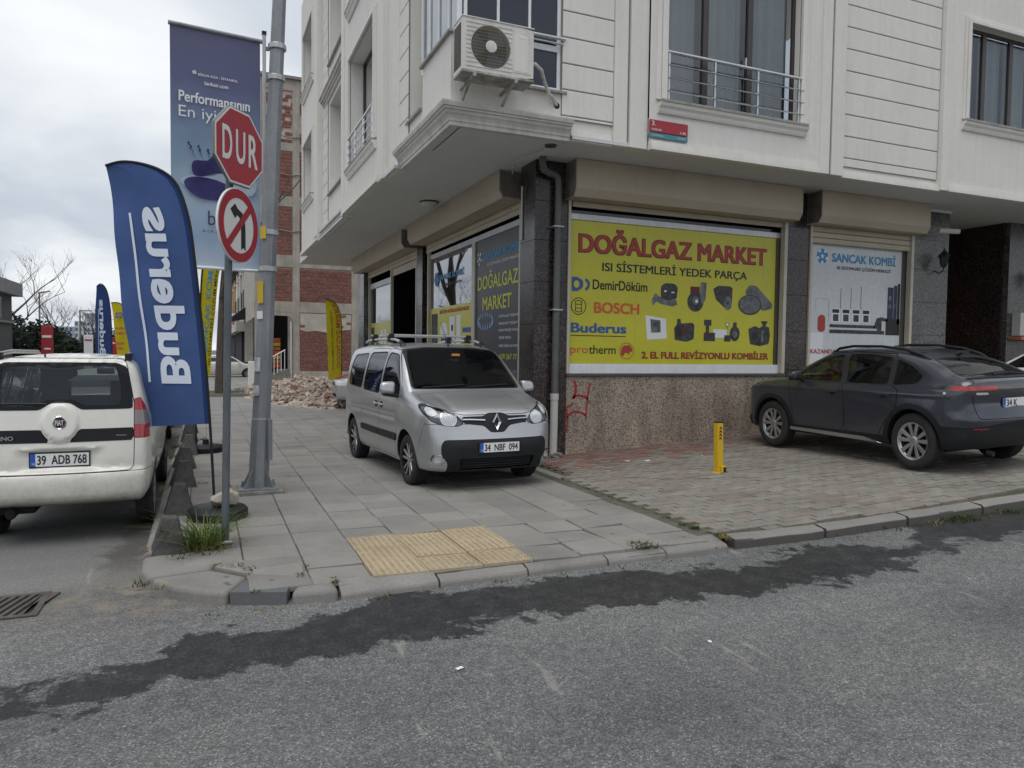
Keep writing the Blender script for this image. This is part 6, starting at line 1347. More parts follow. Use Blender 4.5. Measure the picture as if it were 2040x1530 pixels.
for k, t in enumerate(('DOĞALGAZ TESİSATI', 'MEKANİK TESİSAT', 'PLAN-PROJE-TAAH', 'YEDEK PARÇA', 'YENİ NESİL ISI POM')): S.text(t, Yt(12.20), 2.38 - .133 * k, .86 if k != 3 else .58, .058, 'ink_white', .01)
S.text('639 267 77', Yt(12.16), 1.63, .80, .095, 'ink_lime', .012); S.rect(Yt(11.85), Yt(11.22), .5, 1.45, 'ink_midgrey')
# yellow strip in the next pane, and blue lettering on the glass
def yellow_strip(name, label, y0, y1, z1, title):
    po = thing(name, label, 'poster', (4.89, (y0 + y1) / 2, .55)); B('poster_sheet', MB().box(4.888, 4.894, y0, y1, .55, z1), 'poster_yellow', po); S = Sheet(po, (4.888, y1, 0), (0, -1, 0), (-1, 0, 0)); L_ = y1 - y0
    if title: S.text(title, .7, z1 - .15, L_ - .85, .10, 'ink_red', .03)
    S.rect(.08, .55, 1.2, z1 - .13, 'ink_black'); S.rect(.12, .50, 1.4, z1 - .4, 'ink_grey', .005)
    S.poly(rpoly([(.75, 1.2), (.75, z1 - .5), (.85, z1 - .36), (1.2, z1 - .36), (1.3, z1 - .5), (1.3, 1.2)], .04), 'ink_white'); S.rect(.8, 1.25, 1.5, z1 - .62, 'ink_grey', .005)
    S.rect(1.42, 1.78, 1.2, z1 - .24, 'ink_white'); S.rect(1.55, 1.68, z1 - .55, z1 - .42, 'ink_black', .005); S.rect(1.9, 2.18, 1.5, z1 - .22, 'ink_white')
    for k in range(3): S.rect(2.3, L_ - .05, z1 - .6 - .22 * k, z1 - .5 - .22 * k, 'ink_blue')
    return po
yellow_strip('window_poster', 'yellow boiler poster low in the glass pane next to the dark poster', 13.64, 16.5, 2.75, 'BİZİM KÖKLÜĞÜMÜZ')
yellow_strip('window_poster', 'yellow boiler poster low in the far window past the doorway', 20.5, 23.25, 2.62, None)
wl = thing('window_lettering', 'blue shop lettering stuck on the clear window pane', 'lettering', (4.889, 15.0, 3.2)); S = Sheet(wl, (4.889, 16.1, 0), (0, -1, 0), (-1, 0, 0))
ball_logo(S, .05, 3.40, .16, 'ink_blue', 'ink_cyan'); S.text('SANCAK KOMBİ', .25, 3.35, 1.66, .17, 'ink_cyan', .02); S.text('ISI SİSTEMLERİ ÇÖZÜM', .45, 3.20, 1.3, .07, 'ink_black', .02)
# ------------------------------------------------------------------ things fixed to the building
pm('ac_white', (0.62, 0.60, 0.55), 0.5, var=0.08, scale=3, streak=0.15); pm('ac_dirty', (0.34, 0.33, 0.30), 0.7, var=0.5, scale=7, fine=0.2); pm('pipe_grey', (0.10, 0.098, 0.095), 0.5, var=0.1); pm('pipe_cream', (0.50, 0.49, 0.46), 0.5, var=0.06); flat('fan_blade', (0.035, 0.05, 0.10), 0.4); pm('insul', (0.50, 0.48, 0.44), 0.8, var=0.25, scale=12, fine=.2); pm('grille_wire', (0.26, 0.24, 0.19), 0.5)
ac = thing('air_conditioner', 'outdoor air conditioner unit bracketed to the corner balcony', 'air conditioner', (3.4, 8.95, 5.2))
x0, x1, yf, yb, z0, z1 = 2.925, 3.885, 8.60, 8.94, 5.235, 5.87; fx, fz, fr = 3.30, 5.555, 0.262
cs = MB(); nseg = 40                                  # front panel with a round hole
for (a, b, c, d) in ((x0, x1, yf + .004, yb),):
    cs.quad((a, c, z1), (b, c, z1), (b, d, z1), (a, d, z1)); cs.quad((a, d, z0), (a, d, z1), (b, d, z1), (b, d, z0)); cs.quad((b, c, z0), (b, d, z0), (b, d, z1), (b, c, z1)); cs.quad((a, c, z0), (b, c, z0), (b, d, z0), (a, d, z0))
    cs.box(x0, x0 + .05, yf + .004, yb, z0, z1)
rim = [(fx + fr * math.cos(2 * math.pi * k / nseg), yf, fz + fr * math.sin(2 * math.pi * k / nseg)) for k in range(nseg)]
sq = []
for k in range(nseg):
    t = 2 * math.pi * k / nseg; cx, cz = math.cos(t), math.sin(t); s = min(((x1 - .0 - fx) if cx > 0 else (fx - x0)) / max(abs(cx), 1e-6), ((z1 - fz) if cz > 0 else (fz - z0)) / max(abs(cz), 1e-6)); sq.append((fx + cx * s, yf, fz + cz * s))
cs.add(rim + sq, [(k, (k + 1) % nseg, nseg + (k + 1) % nseg, nseg + k) for k in range(nseg)])
for q in ((x1, z0), (x1, z1), (x0, z0), (x0, z1)):
    near = sorted(range(nseg), key=lambda k: (sq[k][0] - q[0]) ** 2 + (sq[k][2] - q[1]) ** 2)[:2]; cs.add([(q[0], yf, q[1]), sq[near[0]], sq[near[1]]], [(0, 1, 2)])
cs.add([(p[0], yf, p[2]) for p in rim] + [(p[0], yf + .12, p[2]) for p in rim], [(k, (k + 1) % nseg, nseg + (k + 1) % nseg, nseg + k) for k in range(nseg)])
body = B('casing', cs, 'ac_white', ac)
B('fan_back', MB().lathe([(fr, 0), (.02, .002)], 32, c=(fx, yf + .12, fz), axis='y'), 'liner_black', body)
bl = MB()
for k in range(3):
    t = k * 2.094 + .3; bl.grid(lambda u, v: (fx + (.06 + .18 * v) * math.cos(t + u * 1.3), yf + .05 + .04 * u, fz + (.06 + .18 * v) * math.sin(t + u * 1.3)), 6, 3)
B('fan_blades', bl, 'fan_blade', ac, smooth=True)
gr = MB()
for k in range(-22, 23):
    a = k * .0117; h = math.sqrt(max(0, fr ** 2 - a * a)); gr.box(fx + a - .0011, fx + a + .0011, yf - .012, yf - .008, fz - h, fz + h)
for k in range(-6, 7):
    a = k * .04; h = math.sqrt(max(0, fr ** 2 - a * a)); gr.box(fx - h, fx + h, yf - .008, yf - .005, fz + a - .002, fz + a + .002)
B('fan_guard', gr, 'grille_wire', ac)
B('hub_cap', MB().lathe([(.075, 0), (.072, -.008), (.05, -.013), (.01, -.014)], 28, c=(fx, yf - .012, fz), axis='y'), 'ac_white', ac, smooth=True)
for k in range(11):
    z = z0 + .05 + k * .053; h = math.sqrt(max(0, (fr + .01) ** 2 - (z - fz) ** 2)) if abs(z - fz) < fr else 0
    for a, b in ((x0 + .05, fx - h), (fx + h, x0 + .66)):
        if b - a > .02: B('casing_rib', MB().box(a, b, yf - .006, yf + .001, z, z + .012), 'ac_white', body)
B('front_panel', MB().box(x0 + .68, x1 - .03, yf - .005, yf + .001, z0 + .06, z1 - .04), 'ac_white', body); B('label_patch', MB().box(x0 + .70, x1 - .08, yf - .007, yf - .004, z0 + .08, z1 - .10), 'wall_paint', body)
B('service_plate', MB().box(x0 + .76, x0 + .85, yf - .009, yf - .0065, 5.73, 5.755), 'ink_white', body)
B('lid', MB().box(x0 - .008, x1 + .008, yf - .01, yb + .005, z1, z1 + .018), 'ac_white', ac, bevel=.006); B('base_tray', MB().box(x0 - .006, x1 + .006, yf - .006, yb + .004, z0 - .03, z0 + .006), 'ac_dirty', ac, bevel=.006)
for k in range(6): B('coil_fin', MB().box(x0 - .004, x0 + .001, yf + .06 + k * .045, yf + .085 + k * .045, z0 + .05, z1 - .05), 'liner_black', body)
for x in (x0 + .16, x0 + .72):
    b = MB(); b.box(x - .02, x + .02, yf - .02, 9.13, z0 - .07, z0 - .03); b.prism([(8.72, z0 - .07), (8.78, z0 - .07), (9.125, z0 - .22), (9.125, z0 - .27)], 'x', x - .015, x + .015); B('bracket', b, 'ac_dirty', ac, bevel=.004)
B('hose', MB().tube([(3.88, 8.80, 5.52), (4.0, 8.80, 5.53), (4.12, 8.86, 5.49), (4.22, 8.98, 5.40), (4.33, 9.06, 5.28), (4.45, 9.10, 5.20), (4.48, 9.14, 5.17)], .024, 10), 'insul', ac, smooth=True)
B('wall_hole', MB().lathe([(.045, 0), (.01, -.004)], 16, c=(4.485, 9.128, 5.165), axis='y'), 'liner_black', ac)
dp = thing('drainpipe', 'grey drainpipe with a pale lower length on the granite corner pillar', 'pipe', (5.02, 10.13, .1))
B('pipe', MB().tube([(4.72, 10.06, 4.73), (4.72, 10.06, 4.62), (4.76, 10.08, 4.53), (4.86, 10.11, 4.50), (4.97, 10.13, 4.49), (5.02, 10.13, 4.44), (5.03, 10.13, 4.35), (5.01, 10.13, 1.05)], .055, 12), 'pipe_grey', dp, smooth=True)
B('lower_pipe', MB().tube([(5.01, 10.13, 1.06), (5.0, 10.13, .12)], .062, 12), 'pipe_cream', dp, smooth=True); B('pipe_collar', MB().tube([(5.01, 10.13, 1.02), (5.01, 10.13, 1.12)], .07, 12), 'pipe_cream', dp, smooth=True)
for z in (3.70, 2.42): B('clamp', MB().box(4.93, 5.10, 10.06, 10.225, z - .012, z + .012), 'aluminium', dp, bevel=.003)
tag(B('conduit', MB().cyl((4.665, 10.7, 4.4), (4.665, 10.7, 3.55), .017, n=8), 'pipe_cream', smooth=True), 'thin pale conduit on the side of the corner pillar', 'conduit')
tag(B('cable', MB().tube([(4.55, 9.46, 4.71), (4.5, 9.8, 4.69), (4.35, 10.35, 4.66), (4.45, 10.6, 4.55)], .008, 6), 'pipe_cream', smooth=True), 'thin cable running under the soffit to the corner pillar', 'cable')
tag(B('hook', MB().lathe([(.09, .0), (.085, -.02), (.03, -.03)], 18, c=(4.56, 9.46, ZS)), 'aluminium_dark'), 'small dark round fitting on the soffit above the pillar', 'fitting')
lamp_ = thing('ceiling_lamp', 'round flat glass lamp under the soffit on the avenue side', 'lamp', (4.1, 14.0, ZS)); B('lamp_base', MB().lathe([(.19, 0), (.19, -.03), (.17, -.035)], 28, c=(4.1, 14.0, ZS)), 'aluminium_dark', lamp_, smooth=True); B('lamp_glass', MB().lathe([(.18, -.03), (.165, -.07), (.12, -.105), (.05, -.12), (.005, -.122)], 28, c=(4.1, 14.0, ZS)), 'pipe_cream', lamp_, smooth=True)
# street name sign
flat('sign_red', (0.33, 0.02, 0.03), 0.4); flat('sign_teal', (0.05, 0.22, 0.26), 0.4)
sg = thing('street_sign', 'red and teal street name sign on the wall below the window', 'sign', (6.23, 8.985, 4.87)); B('sign_plate', MB().box(5.90, 6.56, 8.965, 8.985, 4.955, 5.13), 'sign_red', sg, bevel=.004); B('sign_band', MB().box(5.90, 6.56, 8.967, 8.985, 4.875, 4.945), 'sign_teal', sg, bevel=.003)
S = Sheet(sg, (5.90, 8.965, 0), (1, 0, 0), (0, -1, 0)); S.text('3.', .03, 5.045, .065, .065, 'ink_white', .006); S.text('SOKAK', .03, 4.975, .17, .03, 'ink_white', .01); S.text('1-35', .52, 4.975, .1, .032, 'ink_white', .02); S.text('GÜNGÖREN', .03, 4.90, .2, .022, 'ink_white', .01, .001); S.text('TOZKOPARAN', .47, 4.90, .15, .02, 'ink_white', .01, .001)
# lanterns, cctv camera
def lantern(x, y, z, label):
    t = thing('wall_lantern', label, 'lantern', (x, y, z), 0, 'wall lanterns at the entrance'); m = MB(); m.tube([(x, y, z - .05), (x, y - .10, z - .12), (x, y - .2, z - .05), (x, y - .2, z + .02)], .012, 6); m.lathe([(.045, 0), (.05, .02), (.02, .03)], 8, c=(x, y - .2, z + .0)); B('arm', m, 'car_plastic', t, smooth=True)
    B('lantern_glass', MB().lathe([(.05, .03), (.085, .22)], 6, c=(x, y - .2, z)), 'pane_shop', t); B('lantern_cap', MB().lathe([(.12, .215), (.11, .235), (.05, .30), (.012, .34), (.012, .38)], 6, c=(x, y - .2, z)), 'car_plastic', t)
    for k in range(6): a = k * math.pi / 3; B('lantern_bar', MB().cyl((x + .052 * math.cos(a), y - .2 + .052 * math.sin(a), z + .03), (x + .088 * math.cos(a), y - .2 + .088 * math.sin(a), z + .22), .006, n=5), 'car_plastic', t)
lantern(13.55, 10.22, 3.55, 'black wall lantern on the grey granite pillar by the entrance'); lantern(16.9, 10.45, 3.35, 'black wall lantern on the far side of the entrance recess')
cc = thing('security_camera', 'pale tube shaped security camera on the pillar beside the shutter box', 'camera', (13.35, 10.2, 4.2)); B('camera_body', MB().tube([(13.3, 9.98, 4.25), (13.75, 9.88, 4.25)], [.055, .05], 12), 'pipe_cream', cc, smooth=True); B('camera_bracket', MB().tube([(13.3, 10.22, 4.2), (13.32, 10.0, 4.24)], .02, 8), 'pipe_cream', cc, smooth=True)
mb_ = thing('letter_box', 'small pale box with papers on a brown shelf in the entrance', 'box', (16.6, 10.4, 2.0)); B('box', MB().box(16.35, 16.75, 10.25, 10.44, 2.25, 2.75), 'pipe_cream', mb_, bevel=.01); B('shelf', MB().box(16.25, 17.0, 10.15, 10.44, 2.15, 2.22), 'door_wood', mb_, bevel=.01)
# graffiti: sprayed strokes
flat('spray_red', (0.30, 0.015, 0.02), 0.6); gf = thing('graffiti', 'red sprayed scrawl on the granite below the shop window', 'graffiti', (5.45, 10.19, .9))
def stroke(pts, w):
    P = [Vector((a, 10.197, z)) for a, z in smooth_poly(pts, 5, closed=False) + [pts[-1]]]; m = MB(); vs = []
    for i, p in enumerate(P):
        t = (P[min(i + 1, len(P) - 1)] - P[max(0, i - 1)]).normalized(); nrm = Vector((-t.z, 0, t.x)); ww = w * (1 + .25 * math.sin(i * 1.7)); vs += [p + nrm * ww, p - nrm * ww]
    m.add(vs, [(2 * i, 2 * i + 1, 2 * i + 3, 2 * i + 2) for i in range(len(P) - 1)]); B('spray_stroke', m, 'spray_red', gf)
stroke([(5.39, 1.31), (5.42, 1.22), (5.41, 1.12), (5.37, 1.03)], .022); stroke([(5.365, 1.035), (5.42, 1.07), (5.49, 1.075), (5.57, 1.06), (5.64, 1.02)], .02); stroke([(5.63, 1.02), (5.65, 1.15), (5.68, 1.28)], .016); stroke([(5.64, 1.02), (5.62, .87), (5.61, .75), (5.62, .71)], .013)
stroke([(5.38, .95), (5.29, .91), (5.262, .885), (5.272, .79), (5.275, .68), (5.272, .56), (5.268, .49)], .014); stroke([(5.275, .72), (5.32, .79), (5.42, .82), (5.53, .80), (5.61, .75)], .017)
# ------------------------------------------------------------------ street furniture
pm('galvanised', (0.235, 0.245, 0.255), 0.5, metal=0.35, var=0.16, scale=2.2, fine=0.08, streak=0.3); pm('post_paint', (0.10, 0.115, 0.125), 0.5, metal=0.2, var=0.2, scale=4, fine=.1, streak=.25); pm('block_concrete', (0.066, 0.064, 0.061), 0.9, var=0.3, scale=9, fine=0.35, bmp=.6, bscale=40, objrand=.15)
pm('footing', (0.20, 0.185, 0.16), 0.95, var=0.3, scale=8, fine=.3, bmp=.8, bscale=25); pm('sticker_yellow', (0.55, 0.36, 0.02), 0.5); pm('paper_rest', (0.42, 0.43, 0.44), 0.8, var=.4, scale=14, fine=.3)
lp = thing('lamp_post', 'tall grey octagonal steel lamp post bolted to the pavement, leaning slightly', 'lamp post', (.55, 8.83, .1))
ax = lambda z: Vector((.55 + .045 * (z - .1), 8.83 + .02 * (z - .1), z)); m = MB(); n = 8; vs = []
for z, r in ((.16, .118), (.95, .112), (.955, .106), (4.4, .088), (9.0, .06)): c = ax(z); vs += [(c.x + r * math.cos((k + .5) * math.pi / 4), c.y + r * math.sin((k + .5) * math.pi / 4), z) for k in range(8)]
m.add(vs, [(i * 8 + k, i * 8 + (k + 1) % 8, (i + 1) * 8 + (k + 1) % 8, (i + 1) * 8 + k) for i in range(4) for k in range(8)] + [tuple(range(32, 40))]); B('shaft', m, 'galvanised', lp, bevel=.008)
B('base_plate', MB().box(.335, .765, 8.62, 9.04, .145, .165), 'galvanised', lp, bevel=.003)
for k in range(4):
    a = k * math.pi / 2 + math.pi / 4; c, s = math.cos(a), math.sin(a); g = MB(); p, q = (.555 + .10 * c, 8.83 + .10 * s), (.555 + .23 * c, 8.83 + .23 * s); w_ = (-s * .006, c * .006)
    g.hull8([(p[0] - w_[0], p[1] - w_[1], .165), (q[0] - w_[0], q[1] - w_[1], .165), (q[0] + w_[0], q[1] + w_[1], .165), (p[0] + w_[0], p[1] + w_[1], .165), (p[0] - w_[0], p[1] - w_[1], .36), (p[0] - w_[0] + .02 * c, p[1] - w_[1] + .02 * s, .35), (p[0] + w_[0] + .02 * c, p[1] + w_[1] + .02 * s, .35), (p[0] + w_[0], p[1] + w_[1], .36)]); B('gusset', g, 'galvanised', lp)
    a2 = k * math.pi / 2; bx_, by_ = .55 + .17 * math.cos(a2) , 8.83 + .165 * math.sin(a2); B('bolt', MB().lathe([(.02, .165), (.02, .19), (.011, .19), (.011, .235)], 6, c=(bx_, by_, 0)), 'galvanised', lp)
B('hatch', MB().box(.655, .70, 8.70, 8.73, .48, .95), 'galvanised', lp, bevel=.004)
B('footing', MB().prism([(.27, 8.58), (.82, 8.60), (.85, 9.0), (.5, 9.15), (.25, 9.02)], 'z', .08, .145), 'footing', lp, bevel=.015)
for z in (5.24, 4.88, 3.10, 2.68): c = ax(z); B('clamp_band', MB().lathe([(.10 - .006 * (z - 2.7) / 2.6, -.03), (.108 - .006 * (z - 2.7) / 2.6, -.025), (.108 - .006 * (z - 2.7) / 2.6, .025), (.10, .03)], 12, c=(c.x, c.y, z)), 'aluminium', lp)
for z, h, w_, mt in ((2.28, .25, .09, 'sticker_yellow'), (3.02, .14, .06, 'sticker_yellow'), (2.10, .09, .07, 'ink_white'), (1.50, .16, .07, 'paper_rest'), (1.22, .12, .07, 'paper_rest')):
    c = ax(z); B('sticker', MB().add([(c.x - .100 + .12 * t, c.y - .055 - .054 * math.sin(t * 3.0), z + hh) for hh in (0, h) for t in (0, .25, .5)], [(0, 1, 4, 3), (1, 2, 5, 4)]), mt, lp, label='torn sticker on the shaft')
# street banner hung from the lamp post
cloth('banner_cloth', (.2, .2, .4), .25, grad=(2.67, 5.32, [(0.0, (.52, .59, .68)), (.12, (.31, .41, .55)), (.30, (.38, .47, .58)), (.48, (.22, .31, .41)), (.62, (.175, .225, .34)), (.78, (.13, .14, .245)), (1.0, (.13, .135, .215))]))
bn = thing('street_banner', 'blue advertising banner hanging from the lamp post', 'banner', (.15, 9.0, 2.65))
def ban(u, v): return (-.345 + .945 * u, 8.93 + .11 * u + .018 * math.sin(u * 7 + v * 2) * (1 - v), 2.68 + 2.62 * v)
B('banner_sheet', MB().grid(ban, 16, 24), 'banner_cloth', bn, smooth=True)
B('top_rod', MB().cyl((-.36, 8.93, 5.32), (.64, 9.045, 5.32), .024, n=10), 'galvanised', bn, smooth=True); B('bottom_rod', MB().cyl((-.35, 8.93, 2.67), (.62, 9.045, 2.67), .02, n=10), 'ink_white', bn, smooth=True)
B('mast', MB().box(.625, .665, 9.02, 9.06, 2.55, 5.42), 'aluminium', bn, bevel=.004); B('mast_cap', MB().box(.62, .67, 9.015, 9.065, 5.40, 5.44), 'car_plastic', bn)
for z in (5.24, 4.88, 3.10, 2.68): c = ax(z); B('bracket_arm', MB().box(.66, c.x - .08, 9.0, 9.03, z - .02, z + .02), 'galvanised', bn)
cloth('print_lilac', (.06, .055, .18), .25, .5); cloth('print_pale', (.42, .50, .58), .25, .2)
fb = lambda a, b: Vector((-.345 + .945 * a, 8.93 + .11 * a - .012 - .018 * (1 - b), 2.68 + 2.62 * b))
def btext(t, a, b, w, h, mat, bold=0., sp=1.): B('lettering', text_mb(t, fb(a, b), (.945, .11, 0), (0, 0, 1), w, h, bold, 0, sp), mat, bn)
btext('BİRUN ADA - İSTANBUL', .30, .808, .42, .035, 'ink_white', .01); btext('biriksir.com', .37, .772, .25, .042, 'ink_white', .012); btext('Performansının', .09, .69, .75, .12, 'ink_white', .012); btext('En iyi Yeri', .09, .612, .76, .16, 'ink_white', -.004); btext('b', .40, .18, .08, .16, 'ink_navy', -.004); btext('BİRİKSİR', .34, .148, .34, .035, 'ink_navy', 0., 1.3)
B('printed_shape', ring_mb(0, 0, .008, .020, fb(.26, .815) + Vector((0, 0, .012)), (.945, .11, 0), (0, 0, 1)), 'ink_white', bn)
def bpoly(pts, mat): pts = smooth_poly([(a, b - .045) for a, b in pts], 3) if len(pts) < 14 else [(a, b - .03) for a, b in pts]; B('printed_shape', MB().add([fb(a, b) + Vector((0, -.002 if mat == 'print_lilac' else 0, 0)) for a, b in pts], [tuple(range(len(pts)))]), mat, bn)
bpoly([(.10, .40), (.22, .43), (.45, .435), (.62, .47), (.85, .46), (.95, .43), (.9, .37), (.6, .355), (.3, .36)], 'print_pale'); bpoly([(.14, .40), (.25, .425), (.5, .42), (.72, .385), (.80, .36), (.6, .335), (.34, .335), (.2, .36)], 'print_lilac'); bpoly([(.24, .435), (.24, .49), (.4, .50), (.48, .53), (.62, .525), (.72, .50), (.72, .455), (.5, .45), (.35, .43)], 'print_lilac')
for k in range(6):
    a0 = .26 + .08 * k; tip = (.19 + .105 * k, .555 - .01 * (k % 3)); q = [(a0 + (tip[0] - a0) * t + .012 * math.sin(t * 20 + k) + s_ * (.011 if t > .45 else .003), .49 + (tip[1] - .49) * t) for s_, ts in ((1, np.linspace(0, 1, 8)), (-1, np.linspace(1, 0, 8))) for t in ts]; bpoly(q, 'print_lilac')
# stop sign post
flat('sign_white', (0.66, 0.66, 0.64), 0.45); pm('sign_back', (0.20, 0.20, 0.20), 0.5, metal=.5); pm('stop_red', (0.34, 0.022, 0.035), 0.42, var=.06, scale=3)
ss = thing('traffic_sign', 'stop sign above a no left turn disc on one grey post', 'traffic sign', (.14, 6.51, .1))
B('post', MB().tube([(.14, 6.52, .05), (.20, 6.60, 3.72)], .031, 14), 'post_paint', ss, smooth=True)
def sign_plate(name, C, th, prof_fn, thick=.03):
    U = Vector((math.cos(th), math.sin(th), 0)); Nn = Vector((math.sin(th), -math.cos(th), 0)); V = Vector((0, 0, 1)); C = Vector(C)
    return C, U, V, Nn
def disc_mb(C, U, V, Nn, pts, t0, t1):
    n = len(pts); return MB().add([C + U * a + V * b + Nn * t0 for a, b in pts] + [C + U * a + V * b + Nn * t1 for a, b in pts], [tuple(range(n - 1, -1, -1)), tuple(range(n, 2 * n))] + [(i, (i + 1) % n, n + (i + 1) % n, n + i) for i in range(n)])
th = R_(50); C, U, V, Nn = sign_plate('', (.255, 6.565, 3.435), th, None); octo = lambda r: [(r * math.cos(math.pi / 8 + k * math.pi / 4), r * math.sin(math.pi / 8 + k * math.pi / 4)) for k in range(8)]
st = B('stop_plate', disc_mb(C, U, V, Nn, octo(.342), 0, .022), 'sign_back', ss, bevel=.005); B('white_border', disc_mb(C, U, V, Nn, octo(.331), .021, .024), 'sign_white', st); B('red_field', disc_mb(C, U, V, Nn, octo(.313), .0235, .0265), 'stop_red', st)
for ch, a in (('D', -.225), ('U', -.058), ('R', .105)): B('lettering', text_mb(ch, C + U * a + V * -.135 + Nn * .029, U, V, .12, .275, .012), 'sign_white', st)
B('rivet', MB().lathe([(.012, -.03), (.006, -.034)], 10, c=(C.x, C.y, C.z + .17), axis='y'), 'sign_back', st)
th = R_(57); C, U, V, Nn = sign_plate('', (.245, 6.555, 2.785), th, None)
nl = B('no_left_turn_plate', disc_mb(C, U, V, Nn, circ(0, 0, .312, 48), 0, .02), 'sign_white', ss, bevel=.003); B('white_field', disc_mb(C, U, V, Nn, circ(0, 0, .295, 48), .0195, .0215), 'sign_white', nl)
B('red_ring', ring_mb(0, 0, .228, .302, C + Nn * .0235, U, V, None, 48), 'stop_red', nl)
arrow = [(.03, -.20), (.065, -.175), (.10, -.20), (.10, -.02), (.09, .06), (.05, .115), (-.02, .14), (-.06, .175), (-.13, .12), (-.06, .05), (-.03, .085), (.01, .065), (.03, .03), (.03, -.05)]
B('arrow', poly_mb(arrow, C + Nn * .0225, U, V), 'ink_black', nl); d45 = .7071
B('red_bar', poly_mb([(-.20 * 1 - .022, -.20 + .022), (-.20 + .022, -.20 - .022), (.20 + .022, .20 - .022), (.20 - .022, .20 + .022)], C + Nn * .0245, U, V), 'stop_red', nl)
for z in (3.3, 2.70, 2.9): B('bracket', MB().box(.15, .24, 6.53, 6.58, z - .015, z + .015), 'galvanised', ss)
tag(B('plastic_tie', MB().tube([(.05, 6.44, .115), (.1, 6.47, .125), (.14, 6.475, .13), (.185, 6.50, .12), (.2, 6.54, .112)], .012, 6), 'ink_white', smooth=True), 'pale twisted plastic strip lying at the foot of the sign post', 'litter')
# concrete anti-parking blocks
blk = MB(); blk.hull8([(-.15, -.17, -.06), (.15, -.17, -.06), (.15, .17, -.06), (-.15, .17, -.06), (-.055, -.06, .29), (.055, -.06, .29), (.055, .06, .29), (-.055, .06, .29)])
bme = blk.mesh('concrete_block'); bm = bmesh.new(); bm.from_mesh(bme); bmesh.ops.subdivide_edges(bm, edges=bm.edges[:], cuts=5, use_grid_fill=True); bmesh.ops.bevel(bm, geom=[e for e in bm.edges if e.calc_face_angle(0) > .5], offset=.007, segments=1, affect='EDGES')
for v in bm.verts: v.co += Vector((rs.gauss(0, .0025), rs.gauss(0, .0025), rs.gauss(0, .0025)))
bm.to_mesh(bme); bm.free(); bme.materials.append(MATS['block_concrete'])
ord_ = ('half buried in long grass, nearest the corner', 'beside the blue flag base', 'third along the kerb from the corner', 'fourth along the kerb from the corner', 'fifth along the kerb from the corner', 'sixth along the kerb from the corner', 'farthest along the kerb')
for k, y in enumerate((6.50, 7.92, 9.50, 10.92, 12.35, 14.0, 15.6)):
    o = link('concrete_block', bme); o.location = (-.27 + rs.uniform(-.02, .02), y, .115 + (-.02 if k == 0 else 0)); o.rotation_euler = (rs.gauss(0, .03), rs.gauss(0, .03), rs.gauss(0, .08)); o.scale = (1, 1, rs.uniform(.95, 1.05)); tag(o, 'dark concrete pyramid block ' + ord_[k], 'bollard', 'concrete blocks along the kerb')
# yellow barrier post
flat('post_yellow', (0.62, 0.38, 0.01), 0.45); yp = thing('barrier_post', 'yellow square barrier post with black arrows on the forecourt', 'bollard', (6.26, 7.72, gz(6.26) + .1)); zb = gz(6.26) + .1
B('post', MB().hull8([(6.215, 7.675, zb), (6.305, 7.675, zb), (6.305, 7.765, zb), (6.215, 7.765, zb), (6.195, 7.675, zb + .67), (6.285, 7.675, zb + .67), (6.285, 7.765, zb + .67), (6.195, 7.765, zb + .67)]), 'post_yellow', yp, bevel=.008)
B('foot', MB().box(6.19, 6.34, 7.66, 7.79, zb - .01, zb + .012), 'post_yellow', yp, bevel=.004); B('lock_box', MB().box(6.25, 6.325, 7.645, 7.675, zb + .01, zb + .10), 'post_yellow', yp, bevel=.006); B('keyhole', MB().box(6.28, 6.32, 7.640, 7.646, zb + .02, zb + .085), 'ink_black', yp); B('cap', MB().box(6.195, 6.285, 7.675, 7.765, zb + .668, zb + .682), 'ink_black', yp)
for k in range(4):
    z = zb + .60 - .045 * k; B('arrow_mark', MB().add([(6.222, 7.6735, z - .025), (6.242, 7.6735, z), (6.262, 7.6735, z - .025), (6.262, 7.6735, z + .0), (6.242, 7.6735, z + .025), (6.222, 7.6735, z)], [(0, 1, 4, 5), (1, 2, 3, 4)]), 'ink_black', yp)
